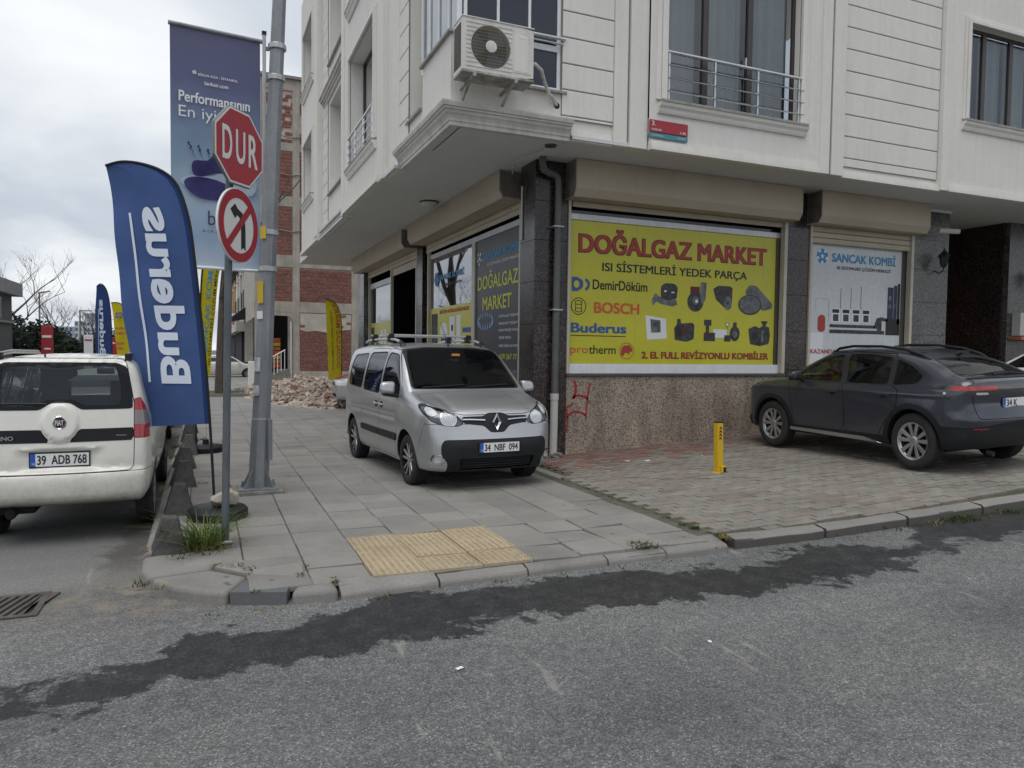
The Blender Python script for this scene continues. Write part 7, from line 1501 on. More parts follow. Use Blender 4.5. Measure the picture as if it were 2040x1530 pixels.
# feather flags
cloth('flag_blue', (.072, .125, .30), .38, .12); cloth('flag_blue_edge', (.022, .05, .16), .3); cloth('flag_navy', (.022, .048, .15), .3, .1); cloth('flag_yellow', (.52, .44, .02), .4, .06); flat('flag_print', (.62, .67, .76), .7); flat('flag_print_navy', (.45, .52, .60), .7)
def feather_flag(name, label, O, D, polep, free, clothm, edgem, texts, base=None, wave=.02, foot=True, wph=0.0, normal=None):
    """polep: (a, z) along the pole with a measured towards the free edge; free: (a, z) points of the free edge, bottom to top"""
    O = Vector(O); D = Vector(D).normalized(); Nn = Vector((D.y, -D.x, 0)) * (1 if D.x > 0 else -1); W = lambda a, z, o=0.: O + D * a + Vector((0, 0, z)) + Nn * o
    t = thing(name, label, 'flag', O, 0, 'feather flags along the avenue')
    B('pole', MB().tube([W(a, z) for a, z in smooth_poly(polep, 4, closed=False) + [polep[-1]]], .013, 8), 'car_plastic', t, smooth=True)
    pz = smooth_poly(polep, 6, closed=False) + [polep[-1]]; arr = np.array(pz); zb_ = free[0][1]; k0 = int(np.argmin(np.abs(arr[:, 1] - zb_) + (arr[:, 0] > .25) * 9)); edge = arr[k0:]
    sl = np.concatenate([[0], np.cumsum(np.linalg.norm(np.diff(edge, axis=0), axis=1))]); fr_ = np.array(free); fl = np.concatenate([[0], np.cumsum(np.linalg.norm(np.diff(fr_, axis=0), axis=1))])
    zt_ = zb_ + .80 * (fr_[-1, 1] - zb_); kt = int(np.argmax(edge[:, 1] > zt_))
    # rows are cut level by level: the pole side is reparametrised so that the lower part of both edges runs in step
    def pt(s, v):
        q = v * (fl[-1]); L_ = np.array([np.interp(q, fl, fr_[:, 0]), np.interp(q, fl, fr_[:, 1])]); qe = np.interp(L_[1], edge[:kt, 1], sl[:kt]) if L_[1] < edge[kt - 1, 1] else sl[kt - 1] + (sl[-1] - sl[kt - 1]) * (L_[1] - edge[kt - 1, 1]) / (fr_[-1, 1] - edge[kt - 1, 1]); E_ = np.array([np.interp(qe, sl, edge[:, 0]), np.interp(qe, sl, edge[:, 1])]); return E_ * (1 - s) + L_ * s
    wv = lambda s, v: wave * math.sin(v * 9 + s * 3 + wph) * s + wave * .6 * math.sin(v * 21 + s * 5) * s * s + wave * .5 * math.sin((v * 1.6 + s) * 24) * max(0, v - .75)
    def P(s, v, o=0.): a, z = pt(s, v); return W(a, z, wv(s, v) + o)
    B('cloth', MB().grid(lambda u, v: P(.07 + .93 * u, v), 14, 40), clothm, t, smooth=True); B('pole_sleeve', MB().grid(lambda u, v: P(.07 * u, v), 2, 40), edgem, t, smooth=True)
    Hc = fl[-1]; Wc = abs(free[0][0] - edge[0][0])
    for (s_, v0, length, s0, hgt, mir, mat, bold) in texts:
        # text runs upwards; mir: letter tops point to the pole side
        fn = lambda x, y: P(s0 + (-y if mir else y) / Wc, v0 + x / Hc, .012)
        B('lettering', text_mb(s_, (0, 0, 0), (1, 0, 0), (0, 1, 0), length, hgt, bold, fn=fn) if s_ != '_' else MB().grid(lambda u, v: fn(u * length, v * hgt), 20, 1), mat, t)
    if foot: B('flag_base', MB().lathe([(.02, .0), (.27, .0), (.28, .03), (.28, .075), (.25, .105), (.12, .125), (.05, .13), (.045, .20)], 30, c=(O.x + base[0], O.y + base[1], O.z)) if base else MB().lathe([(.02, .0), (.27, .0), (.28, .03), (.28, .075), (.25, .105), (.12, .125), (.05, .13)], 24, c=tuple(O)), 'car_plastic', t, smooth=True)
    return t
Dm = (-.92, .39, 0)
feather_flag('feather_flag', 'large blue feather flag with white lettering in front of the stop sign', (.07, 7.62, .1), Dm, [(0, .12), (.04, .92), (.09, 1.63), (.19, 2.61), (.245, 2.95), (.34, 3.22), (.475, 3.35), (.67, 3.42), (.87, 3.44), (1.03, 3.40)], [(.755, .88), (.83, 1.6), (.92, 2.5), (1.0, 3.2), (1.03, 3.40)],
    'flag_blue', 'flag_blue_edge', [('Buderus', .17, 1.66, .60, .285, True, 'flag_print', .03), ('_', .175, 1.62, .77, .022, True, 'flag_print', 0)], base=(.03, -.02), wave=.022)
# flag text: letter tops point towards the pole, as seen from the back of the cloth
P2 = [(0, .1), (.0, 1.0), (.0, 2.0), (-.01, 2.8), (.03, 3.1), (.13, 3.3), (.30, 3.38), (.48, 3.38)]; F2 = [(.55, .95), (.55, 2.0), (.53, 2.8), (.48, 3.38)]
feather_flag('feather_flag', 'yellow feather flag with blue and black lettering behind the big blue flag', (-.15, 12.62, .1), (.95, .3, 0), [(0, .1), (.0, 1.0), (.06, 2.0), (.10, 2.8), (.15, 3.1), (.22, 3.3), (.36, 3.38), (.52, 3.38)], [(.22, 1.22), (.28, 2.0), (.36, 2.8), (.45, 3.25), (.52, 3.38)], 'flag_yellow', 'flag_yellow', [('ISI SİSTEMLERİ ÇÖZÜM MERKEZİ', .08, 1.75, .97, .06, True, 'ink_black', .03), ('SANCAK KOMBİ', .16, 1.55, .66, .10, True, 'ink_cyan', .05)], base=(.14, -.04), wave=.008)
feather_flag('feather_flag', 'narrow navy feather flag with white lettering seen over the white van', (-2.36, 22.45, 0), (-.95, .3, 0), [(0, .1), (.0, 1.0), (.0, 2.2), (.04, 2.9), (.10, 3.25), (.18, 3.42), (.28, 3.48), (.38, 3.40)], [(.43, .9), (.43, 2.0), (.41, 3.0), (.38, 3.40)], 'flag_navy', 'flag_navy', [('Buderus', .25, 1.5, .72, .15, True, 'flag_print_navy', .03), ('_', .2, 1.4, .80, .012, True, 'flag_print_navy', 0)], wave=.01)
ylw = feather_flag('feather_flag', 'tilted yellow feather flag with red lettering beyond the navy flag', (-2.25, 27.1, 0), (-.95, .3, 0), [(0, .1), (.02, 1.0), (.1, 2.0), (.15, 2.7), (.22, 3.0), (.32, 3.18), (.46, 3.25), (.66, 3.24)], [(.45, .9), (.52, 2.0), (.60, 2.8), (.66, 3.24)], 'flag_yellow', 'flag_yellow', [], wave=.015)
for k, (tx, z, w_, mt) in enumerate((('rca', 2.72, .36, 'ink_midgrey'), ('DOĞALGAZ', 2.35, .36, 'ink_red'), ('TESİSATI', 2.18, .28, 'ink_red'), ('MEKANİK', 1.85, .32, 'ink_red'), ('TESİSAT', 1.68, .26, 'ink_red'))): B('lettering', text_mb(tx, (-2.42 - .02 * k, 27.03, z), (-.95, .3, 0), (0, 0, 1), w_, .20 if k == 0 else .11, .03), mt, ylw)
feather_flag('feather_flag', 'yellow feather flag with red lettering standing behind the rubble', (3.98, 23.35, .1), (-.95, .1, 0), [(0, .1), (.0, 1.0), (.0, 2.2), (.02, 2.65), (.08, 2.95), (.18, 3.12), (.34, 3.22), (.50, 3.24)], [(.40, .72), (.43, 1.6), (.47, 2.5), (.50, 3.24)], 'flag_yellow', 'flag_yellow', [('DOĞALGAZ MARKET', .16, 2.05, .38, .155, True, 'ink_red', .04), ('ISI SİSTEMLERİ YEDEK PARÇA', .12, 1.85, .72, .07, True, 'ink_black', .02)], wave=.012)
# lump of broken concrete that weighs the flag base down
def rock(name, loc, size, seed, mat, parent=None):
    bm = bmesh.new(); bmesh.ops.create_icosphere(bm, subdivisions=2, radius=1); r = random.Random(seed); pl = [(Vector((r.gauss(0, 1), r.gauss(0, 1), r.gauss(0, 1))).normalized(), r.uniform(.55, .9)) for _ in range(9)]
    for v in bm.verts:
        for n_, d in pl:
            k = v.co.dot(n_)
            if k > d: v.co -= n_ * (k - d)
        v.co = Vector((v.co.x * size[0], v.co.y * size[1], v.co.z * size[2])) + Vector((r.gauss(0, .006), r.gauss(0, .006), r.gauss(0, .006)))
    me = bpy.data.meshes.new(name); bm.to_mesh(me); bm.free(); o = link(name, me, mat, parent); o.location = loc; o.rotation_euler = (r.uniform(-.3, .3), r.uniform(-.3, .3), r.uniform(0, 6)); return o
pm('rubble_concrete', (0.34, 0.30, 0.25), 0.95, var=.3, scale=9, fine=.25, bmp=.8, bscale=30)
tag(rock('concrete_lump', (.16, 7.52, .30), (.14, .11, .10), 4, 'rubble_concrete'), 'broken concrete lump weighing down the blue flag base', 'rock')
tag(rock('brick_lump', (5.0, 10.02, .165), (.12, .06, .05), 9, 'kerb_concrete'), 'loose grey brick at the foot of the corner pillar', 'brick')
# drain grate
dg = thing('drain_grate', 'rusty iron drain grate with slanted slots in the avenue gutter', 'grate', (-1.3, 5.7, 0)); pm('rust_iron', (0.10, 0.085, 0.075), 0.75, metal=.3, var=.3, scale=9, fine=.2, bmp=.5)
B('pit', MB().box(-1.62, -1.06, 5.5, 5.92, .003, .0045), 'liner_black', dg); fr_ = MB()
for a in ((-1.66, -1.02, 5.46, 5.5), (-1.66, -1.02, 5.92, 5.96), (-1.66, -1.62, 5.5, 5.92), (-1.06, -1.02, 5.5, 5.92)): fr_.box(*a, .002, .014)
B('frame', fr_, 'rust_iron', dg, bevel=.002)
for k in range(11):
    a = -1.66 + k * .058; B('bar', MB().hull8([(max(-1.62, a), 5.5, .004), (min(-1.06, a + .03), 5.5, .004), (min(-1.06, a + .15), 5.92, .004), (max(-1.62, a + .12), 5.92, .004), (max(-1.62, a), 5.5, .012), (min(-1.06, a + .03), 5.5, .012), (min(-1.06, a + .15), 5.92, .012), (max(-1.62, a + .12), 5.92, .012)]), 'rust_iron', dg)
# litter
flat('paper', (0.70, 0.70, 0.68), .8)
def scrap(x, y, z, s, label, rz):
    m = MB(); m.grid(lambda u, v: ((u - .5) * s, (v - .5) * s * .6, .004 + .012 * s * 8 * abs(math.sin(u * 3 + v)) * .3), 3, 2); o = B('paper_scrap', m, 'paper'); o.location = (x, y, z); o.rotation_euler = (0, 0, rz); tag(o, label, 'litter', 'paper scraps')
scrap(1.28, 3.72, .002, .045, 'white paper scrap lying in the middle of the road', .4); scrap(2.82, 3.52, .002, .035, 'small white scrap on the road farther right of the other', 1.2); scrap(6.0, 9.0, gz(6) + .105, .12, 'flat white wrapper on the reddish paving blocks', .3); [scrap(*q) for q in ((5.1, 8.6, gz(5.1) + .105, .05, 'tiny white chip on the paving nearest the silver van', 0.), (6.9, 8.9, gz(6.9) + .105, .05, 'tiny white chip between the yellow post and the wall', 1.), (-.62, 9.1, .003, .06, 'small pale scrap in the avenue gutter', .5))]
scrap(5.75, 9.15, gz(5.7) + .105, .09, 'thin white wrapper near the granite wall', 1.9)
# ------------------------------------------------------------------ vehicles in place
def make_plain_car(name, label, loc, rz, paint, sedan=False, h=.062):
    """simple saloon / hatchback for the cars that are mostly hidden or far away"""
    root = thing(name, label, 'car', loc, rz); WB = 2.55
    up = [(.50, .22), (.74, .26), (.80, .42), (.80, .58), (.74, .70), (.55, .78), (.20, .86), (-.15, .92), (-.25, .95), (-.75, 1.27), (-1.0, 1.38), (-1.4, 1.43), (-1.9, 1.42)] + ([(-2.3, 1.33), (-2.75, 1.03), (-2.85, .98), (-3.25, .94), (-3.35, .85)] if sedan else [(-2.4, 1.37), (-2.9, 1.25), (-3.1, 1.05), (-3.2, .85)]) + [(-3.36 if sedan else -3.24, .55), (-3.3 if sedan else -3.2, .32), (-3.0, .24), (-1.4, .2)]
    nb = len(up); side = smooth_poly(up, 2, keep=(8, nb - 1, 0)); xr = min(p[0] for p in up)
    plan = smooth_poly([(.82, 0), (.79, .35), (.70, .60), (.5, .74), (.1, .82), (-1.2, .84), (-2.5, .83), (xr + .25, .74), (xr + .05, .5), (xr, 0)], 2, closed=False) + [(xr, 0)]
    front = smooth_poly([(0, .2), (.70, .2), (.79, .3), (.83, .5), (.84, .7), (.82, .88), (.74, 1.02), (.66, 1.2), (.58, 1.34), (.42, 1.41), (0, 1.44)], 2, closed=False)
    S = Shell(side, plan, front, k=.11, h=h, crown=.04, bow=.10, wref=.8, kf=.09); r, zc = .30, .292
    for s in (1, -1):
        for x in (0., -WB): S.cut('body', 'hole', ('circ', x, zc, .355, s))
        S.cut('body', 'glass_s%d' % s, ('side', rpoly([(-.42, .96), (-.80, 1.22), (-1.05, 1.33), (-1.9, 1.34), (-2.25, 1.26), (-2.55 if not sedan else -2.45, 1.0)], .05), s))
        S.cut('body', 'lamp%d' % s, ('front', rpoly([(.42 * s, .60), (.78 * s, .60), (.78 * s, .72), (.44 * s, .70)], .03), .3)); S.cut('body', 'tail%d' % s, ('rear', rpoly([(.48 * s, .72), (.80 * s, .72), (.80 * s, .90), (.48 * s, .90)], .03), xr + .35))
    S.cut('body', 'glass_front', ('front', rpoly([(-.62, .98), (.62, .98), (.50, 1.34), (-.50, 1.34)], .05), -1.1)); S.cut('body', 'glass_rear', ('rear', rpoly([(-.60, 1.02), (.60, 1.02), (.48, 1.32), (-.48, 1.32)], .05), -2.0))
    S.cut('body', 'grille', ('front', rpoly([(-.38, .60), (.38, .60), (.36, .68), (-.36, .68)], .02), .5)); S.cut('body', 'intake', ('front', rpoly([(-.5, .30), (.5, .30), (.5, .40), (-.5, .40)], .02), .5))
    P = lambda pc, nm, mt, off=0., rim=.012: S.put(pc, nm, mt, root, off, rim)
    P('body', 'body', paint)
    for s in (1, -1): P('glass_s%d' % s, 'side_window', 'car_glass_dark', -.005); P('lamp%d' % s, 'headlight', 'reflector', -.004); P('tail%d' % s, 'tail_lamp', 'lamp_red', .002)
    P('glass_front', 'windscreen', 'car_glass', -.005); P('glass_rear', 'rear_window', 'car_glass_dark', -.005); P('grille', 'grille', 'car_plastic', -.01); P('intake', 'air_intake', 'liner_black', -.02)
    for s in (1, -1):
        for x in (0., -WB): arch_liner(root, x, zc, .36, .80, s); wheel(root, x, .73 * s, r, .18, s, 5, .19, 'twin', False)
        B('door_mirror', MB().box(-.55, -.45, min(.84 * s, 1.0 * s), max(.84 * s, 1.0 * s), .95, 1.06), paint, root, bevel=.03, seg=3, local=True)
    car_common(S, root, None, [(-.95, .36), (-.95, -.36)], None, dashx=-.4)
    return root
make_silver_van((3.15, 8.80, .10), R_(-85.5)).scale = (.95, 1.0, 1.0)
sv = make_dark_suv((9.15, 8.90, gz(9.15) + .115), R_(91)); sv.rotation_euler = (Matrix.Rotation(-.03, 4, 'Y') @ Matrix.Rotation(R_(91), 4, 'Z')).to_euler(); sv.scale = (.94, 1.07, 1.07)
make_white_van((-1.20, 10.62, 0.0), R_(90.2)).scale = (1.0, .855, .995)
make_plain_car('parked_car', 'silver saloon with a red cloth on its bonnet poking out behind the silver van', (4.15, 20.9, .1), R_(176), 'paint_silver', True, .05).scale = (1.08, 1.08, 1.14)
tag(B('red_cloth', MB().grid(lambda u, v: (3.42 + .45 * u, 20.75 + .5 * v, .98 + .12 * u - .10 * (v - .5) ** 2 + .01 * math.sin(u * 9 + v * 5)), 8, 8), 'stop_red', smooth=True), 'red cloth lying on the bonnet of the silver saloon', 'cloth')
hb = make_plain_car('parked_car', 'white hatchback parked across the far end of the pavement', (2.3, 46.5, .0), R_(0), 'paint_white', False)
for (x, y, z, rz, lab) in ((-1.45, 15.6, 0, 90, 'white car parked just ahead of the white van'), (-1.5, 20.4, 0, 90, 'white car second in line ahead of the white van'), (-5.3, 24.0, 0.0, 270, 'pale car on the avenue at the very edge of the view'), (14.2, 9.2, gz(14.2) + .1, 92, 'white car beyond the dark car, only its roof showing')):
    c = copy_tree(hb); c.location = (x, y, z); c.rotation_euler = (0, 0, R_(rz)); c['label'] = lab; c['group'] = 'cars parked in the background'
hb['group'] = 'cars parked in the background'
# ------------------------------------------------------------------ the half stripped brick building
pm('bare_concrete', (0.36, 0.325, 0.28), 0.95, var=.18, scale=1.6, fine=.12, bmp=.5, bscale=20, streak=.25); pm('brick_red', (0.195, 0.072, 0.055), 0.9, var=.25, scale=3, fine=.2, bmp=.4, bscale=25, objrand=.18); pm('mortar', (0.46, 0.39, 0.33), 0.95, var=.2, scale=5, fine=.2); pm('old_plaster', (0.42, 0.385, 0.33), 0.95, var=.2, scale=2, fine=.12, bmp=.4)
bb = thing('brick_building', 'half stripped building with red brick panels in a bare concrete frame', 'building', (6, 41, 0)); YB = 41.0
cols = ((2.42, 2.80), (4.36, 4.73), (7.53, 7.98), (11.4, 11.8)); beams = ((0.0, .58), (3.78, 4.36), (6.20, 6.86), (9.45, 10.0), (12.4, 12.85), (15.6, 16.2))
for a, b in cols: B('concrete_column', MB().box(a, b, YB - .06, YB + .3, 0, 16.2), 'bare_concrete', bb, bevel=.02)
for k, (a, b) in enumerate(beams): B('concrete_beam', MB().box(2.42 if k else 4.30, 14, YB - .045, YB + .3, a, b), 'bare_concrete', bb, bevel=.02)
B('infill_wall', MB().box(2.5, 14, YB + .03, YB + .25, 3.8, 16.0), 'mortar', bb); B('infill_wall', MB().box(4.4, 14, YB + .031, YB + .25, 0, 3.8), 'mortar', bb)
B('plaster_patch', MB().add([(4.75, YB - .035, 3.75), (4.75, YB - .035, 2.85), (5.1, YB - .035, 2.75), (5.6, YB - .035, 2.82), (6.2, YB - .035, 2.72), (6.9, YB - .035, 2.85), (7.5, YB - .035, 2.9), (7.5, YB - .035, 3.75)], [tuple(range(8))]), 'old_plaster', bb)
bw, bh = .295, .198; brm = MB().box(0, bw - .03, 0, .07, 0, bh - .05).mesh('brick'); brm.materials.append(MATS['brick_red']); rest_b = MB(); cnt = 0
for (za, zb2) in ((.60, 3.76), (4.38, 6.18), (6.88, 9.43), (10.02, 12.38), (12.87, 15.58)):
    for (xa, xb) in ((4.74, 7.52), (2.81, 4.35), (7.99, 11.39)):
        if za < 1 and xa < 4: continue
        z = za; row = 0
        while z + bh < zb2 + .06:
            x = xa - (bw / 2 if row % 2 else 0)
            while x < xb:
                a, b = max(xa, x), min(xb, x + bw)
                if b - a > .05 and not (za > 12 and rs.random() < .35) and not (2.8 < z < 3.7 and za < 1 and rs.random() < .3):
                    dy = rs.uniform(-.012, .012)
                    if cnt < 300 and xa < 7.6 and abs(b - a - bw) < .001: o = link('brick', brm, None, bb); o.location = (a - 0, YB - .03 + dy, z); o.matrix_parent_inverse = bb.matrix_basis.inverted(); cnt += 1
                    else: rest_b.box(a, b - .03, YB - .03 + dy, YB + .04, z, z + bh - .05)
                x += bw
            z += bh; row += 1
o = B('bricks', rest_b, 'brick_red', bb); o['kind'] = 'stuff'
B('parapet_cap', MB().box(2.3, 14.2, YB - .2, YB + .4, 16.2, 16.35), 'groove_dark', bb)
B('side_wall', MB().box(2.43, 2.5, YB + .3, YB + 12, 3.5, 16), 'old_plaster', bb)
for z in (13.2, 11.2, 8.2): B('dangling_pipe', MB().tube([(3.5, YB - .12, z), (4.3, YB - .1, z - .1), (5.0, YB - .12, z + .05)], .03, 6), 'groove_dark', bb)
# dark shop opening with steps and a railing
B('opening_wall', MB().box(2.5, 4.35, YB + 2.5, YB + 2.6, 0, 3.8), 'room_dark', bb); B('opening_wall', MB().box(2.45, 2.5, YB, YB + 2.5, 0, 3.78), 'room_dark', bb); B('lintel_arch', MB().prism([(2.8, 3.78), (4.36, 3.78), (4.36, 3.2), (4.28, 3.45), (4.15, 3.58), (2.8, 3.62)], 'y', YB - .05, YB + .2), 'bare_concrete', bb); B('downpipe', MB().cyl((4.26, YB - .12, .2), (4.26, YB - .12, 3.3), .05, n=10), 'pipe_cream', bb, smooth=True)
stp = B('steps', MB().box(2.9, 4.2, YB - .6, YB + .5, .1, .3), 'footing', bb); B('step', MB().box(3.2, 4.2, YB - .3, YB + .5, .3, .5), 'footing', stp); B('step', MB().box(3.5, 4.2, YB - .1, YB + .5, .5, .7), 'footing', stp)
rl_ = B('stair_railing', MB().tube([(2.95, YB - .7, 1.2), (3.9, YB - .7, 1.75)], .03, 8), 'ink_white', bb, smooth=True)
for k in range(6): x = 2.97 + k * .18; B('baluster', MB().cyl((x, YB - .7, .2 + k * .1), (x, YB - .7, 1.2 + k * .105), .018, n=6), 'ink_white', rl_, smooth=True)
gd = thing('shop_goods', 'shelf of orange and brown packets in the dark shop doorway', 'goods', (3.3, 42, .7))
for k in range(7):
    for j in range(2): B('packet', MB().box(3.0 + j * .42, 3.38 + j * .42, 41.9, 42.1, .75 + k * .24, .95 + k * .24), ('sticker_yellow', 'ink_orange', 'door_wood')[(k + j) % 3], gd, bevel=.02)
# buildings farther down the avenue
def far_block(name, label, x0, x1, y0, y1, h, wallm, nfl, shop=True, winm='room_dark', face='L', nw=4, trim='trim_paint'):
    t = thing(name, label, 'building', ((x0 + x1) / 2, y0, 0)); B('wall', MB().box(x0, x1, y0, y1, 0, h), wallm, t); fh = (h - 3.6) / nfl
    for f in range(nfl):
        z = 3.6 + f * fh + .9
        for k in range(nw):
            if face == 'L':
                y = y0 + (k + .25) * (y1 - y0) / nw; w = B('window', MB().box(x0 - .04, x0 - .01, y, y + (y1 - y0) / nw * .5, z, z + fh * .5), winm, t); B('sill', MB().box(x0 - .14, x0 - .005, y - .1, y + (y1 - y0) / nw * .5 + .1, z - .12, z - .001), trim, w)
            else:
                x = x0 + (k + .25) * (x1 - x0) / nw; w = B('window', MB().box(x, x + (x1 - x0) / nw * .5, y0 - .04, y0 - .01, z, z + fh * .5), winm, t); B('sill', MB().box(x - .1, x + (x1 - x0) / nw * .5 + .1, y0 - .14, y0 - .005, z - .12, z - .001), trim, w)
    return t
t = far_block('old_building', 'grey rendered building next to the stripped brick one', 2.5, 12, 53.2, 66, 15, 'old_plaster', 4)
B('downpipe', MB().cyl((2.4, 58, 3.5), (2.4, 58, 14), .06, n=8), 'pipe_cream', t); B('shop_front', MB().box(2.3, 2.5, 54, 65, .3, 3.0), 'room_dark', t); B('fascia', MB().box(1.9, 2.5, 53.5, 65.5, 3.0, 3.7), 'pipe_cream', t)
t = far_block('old_building', 'cream building with brown pipes farther down the avenue', 2.5, 12, 66.5, 100, 18, 'wall_paint', 5, nw=6); pm('pipe_ochre', (.42, .27, .13), .7)
for y in (69, 74, 80): B('downpipe', MB().tube([(2.38, y, 3.6), (2.38, y, 9), (2.38, y + .6, 9.6), (2.38, y + .6, 17)], .09, 8), 'pipe_ochre', t, smooth=True)
B('shop_front', MB().box(2.3, 2.5, 67, 99, .3, 3.0), 'room_dark', t); B('fascia', MB().box(2.0, 2.5, 67, 80, 3.0, 3.8), 'sticker_yellow', t)
sgn = thing('shop_sign', 'white projecting shop sign on the grey building', 'sign', (2.0, 56, 3.6)); B('sign_box', MB().box(1.55, 2.45, 55.6, 55.85, 3.3, 4.3), 'ink_white', sgn, bevel=.02); B('sign_mark', MB().box(1.75, 2.2, 55.58, 55.6, 3.5, 4.0), 'door_wood', sgn)
aw = thing('awning', 'black folded awning over the shop next to the steps', 'awning', (2.2, 52, 4)); B('awning_cloth', MB().prism([(2.5, 4.6), (1.6, 3.9), (1.6, 3.6), (2.5, 3.8)], 'y', 51.0, 53.0), 'car_plastic', aw)
tag(B('gate_pillar', MB().box(1.72, 2.08, 33.8, 34.2, .05, 1.22), 'wall_paint', bevel=.02), 'low white gate pillar beside the rubble', 'pillar')
# ------------------------------------------------------------------ rubble heap
rub = MB(); rr = random.Random(11)
for k in range(7600):
    x = rr.uniform(1.4, 8.2); y = rr.uniform(20.6, 36.5); e = ((x - 4.6) / 3.4) ** 2 + ((y - 28.0) / 8.0) ** 2
    if e > 1 + rr.uniform(-.25, .05): continue
    hgt = .46 * max(0, 1 - e) ** .8 * (1 + .35 * math.sin(x * 2.1) * math.sin(y * 1.3)); s = rr.choice((.03, .04, .05, .07, .07, .09, .13)) * rr.uniform(.7, 1.2); M = Matrix.Translation((x, y, .1 + hgt + rr.uniform(-.04, .03))) @ Matrix.Rotation(rr.uniform(-.7, .7), 4, 'X') @ Matrix.Rotation(rr.uniform(-.7, .7), 4, 'Y') @ Matrix.Rotation(rr.uniform(0, 6.3), 4, 'Z')
    a, b, c = s * rr.uniform(.8, 1.6), s * rr.uniform(.5, 1), s * rr.uniform(.25, .5); rub.add([M @ Vector(p) for p in ((-a, -b, -c), (a, -b * .8, -c), (a * .9, b, -c), (-a, b * .7, -c), (-a * .8, -b, c), (a, -b, c * .6), (a * .7, b, c), (-a, b, c * .8))], [(3, 2, 1, 0), (4, 5, 6, 7), (0, 1, 5, 4), (1, 2, 6, 5), (2, 3, 7, 6), (3, 0, 4, 7)])
def rubble_material():
    m, nt, b = new_mat('rubble'); g = nt.nodes.new('ShaderNodeNewGeometry'); r = ramp(nt, [(0, (.33, .26, .21)), (.3, (.40, .33, .275)), (.55, (.27, .20, .16)), (.75, (.46, .40, .35)), (.92, (.21, .11, .08))], 'CONSTANT'); nt.links.new(g.outputs['Random Per Island'], r.inputs[0])
    n1 = noise(nt, g.outputs['Position'], 20, 4); r1 = ramp(nt, [(.3, .8), (.7, 1.2)]); nt.links.new(n1, r1.inputs[0]); nt.links.new(mixc(nt, 1., r.outputs[0], r1.outputs[0], 'MULTIPLY'), b.inputs['Base Color']); b.inputs['Roughness'].default_value = .95
rubble_material()
tag(B('rubble', rub, 'rubble'), 'heap of broken brick and plaster rubble', None, kind='stuff'); hp = MB(); hp.grid(lambda u, v: (1.2 + 6.8 * u, 20.2 + 16 * v, .095 + max(0, .45 * max(0, 1 - (((1.2 + 6.8 * u) - 4.6) / 3.4) ** 2 - (((20.2 + 16 * v) - 28) / 8) ** 2) ** .8 * (1 + .35 * math.sin((1.2 + 6.8 * u) * 2.1) * math.sin((20.2 + 16 * v) * 1.3)) - .06)), 24, 40)
pm('rubble_dust', (.40, .33, .27), .95, var=.2, scale=5, fine=.2); tag(B('rubble_mound', hp, 'rubble_dust', smooth=True), 'dusty mound under the rubble pieces', None, kind='stuff')
# ------------------------------------------------------------------ vegetation
def leaf_material(name, c1, c2, tr=.3):
    m, nt, b = new_mat(name); g = nt.nodes.new('ShaderNodeNewGeometry'); r = ramp(nt, [(0, c1), (1, c2)]); nt.links.new(g.outputs['Random Per Island'], r.inputs[0]); nt.links.new(r.outputs[0], b.inputs['Base Color']); b.inputs['Roughness'].default_value = .7; b.inputs['Specular IOR Level'].default_value = .25
    tl = nt.nodes.new('ShaderNodeBsdfTranslucent'); nt.links.new(r.outputs[0], tl.inputs[0]); mx = nt.nodes.new('ShaderNodeMixShader'); mx.inputs[0].default_value = tr; nt.links.new(b.outputs[0], mx.inputs[1]); nt.links.new(tl.outputs[0], mx.inputs[2]); nt.links.new(mx.outputs[0], nt.nodes['Material Output'].inputs[0])
leaf_material('grass_green', (.055, .10, .020), (.14, .19, .045)); leaf_material('grass_dry', (.20, .17, .06), (.30, .25, .10)); leaf_material('weed_green', (.035, .065, .015), (.09, .12, .03)); leaf_material('evergreen', (.009, .016, .010), (.028, .040, .022), .15); pm('bark', (.075, .06, .05), .95, var=.3, scale=8, fine=.3, bmp=.8, bscale=20); pm('bark_far', (.10, .088, .08), .95)
def blades(mb, x, y, z, n, rad, hmin, hmax, lean, w=.006, r=random.Random(5)):
    for _ in range(n):
        a = r.uniform(0, 6.283); q = rad * math.sqrt(r.random()); h = r.uniform(hmin, hmax); d = r.uniform(0, 6.283) if r.random() < .3 else a + r.gauss(0, .5); L_ = lean * h * r.uniform(.4, 1.3); px, py = x + q * math.cos(a), y + q * math.sin(a); sx, sy = -math.sin(d) * w, math.cos(d) * w; v = []
        for t in (0, .4, .75, 1.0): k = 1 - t * .9; o = L_ * t * t; zz = z + h * (t - .35 * t * t * min(1, lean)); v += [(px + math.cos(d) * o - sx * k, py + math.sin(d) * o - sy * k, zz), (px + math.cos(d) * o + sx * k, py + math.sin(d) * o + sy * k, zz)]
        mb.add(v, [(0, 1, 3, 2), (2, 3, 5, 4), (4, 5, 7, 6)])
    return mb
gt = thing('grass_tuft', 'tall green grass tuft growing by the first concrete block', 'grass', (-.02, 6.42, .1)); B('green_blades', blades(MB(), -.02, 6.44, .09, 230, .11, .20, .46, 1.15, .007), 'grass_green', gt); B('dry_blades', blades(MB(), 0.02, 6.36, .09, 80, .16, .08, .26, 1.4, .006), 'grass_dry', gt)
wd = MB(); wd2 = MB(); rw_ = random.Random(21)
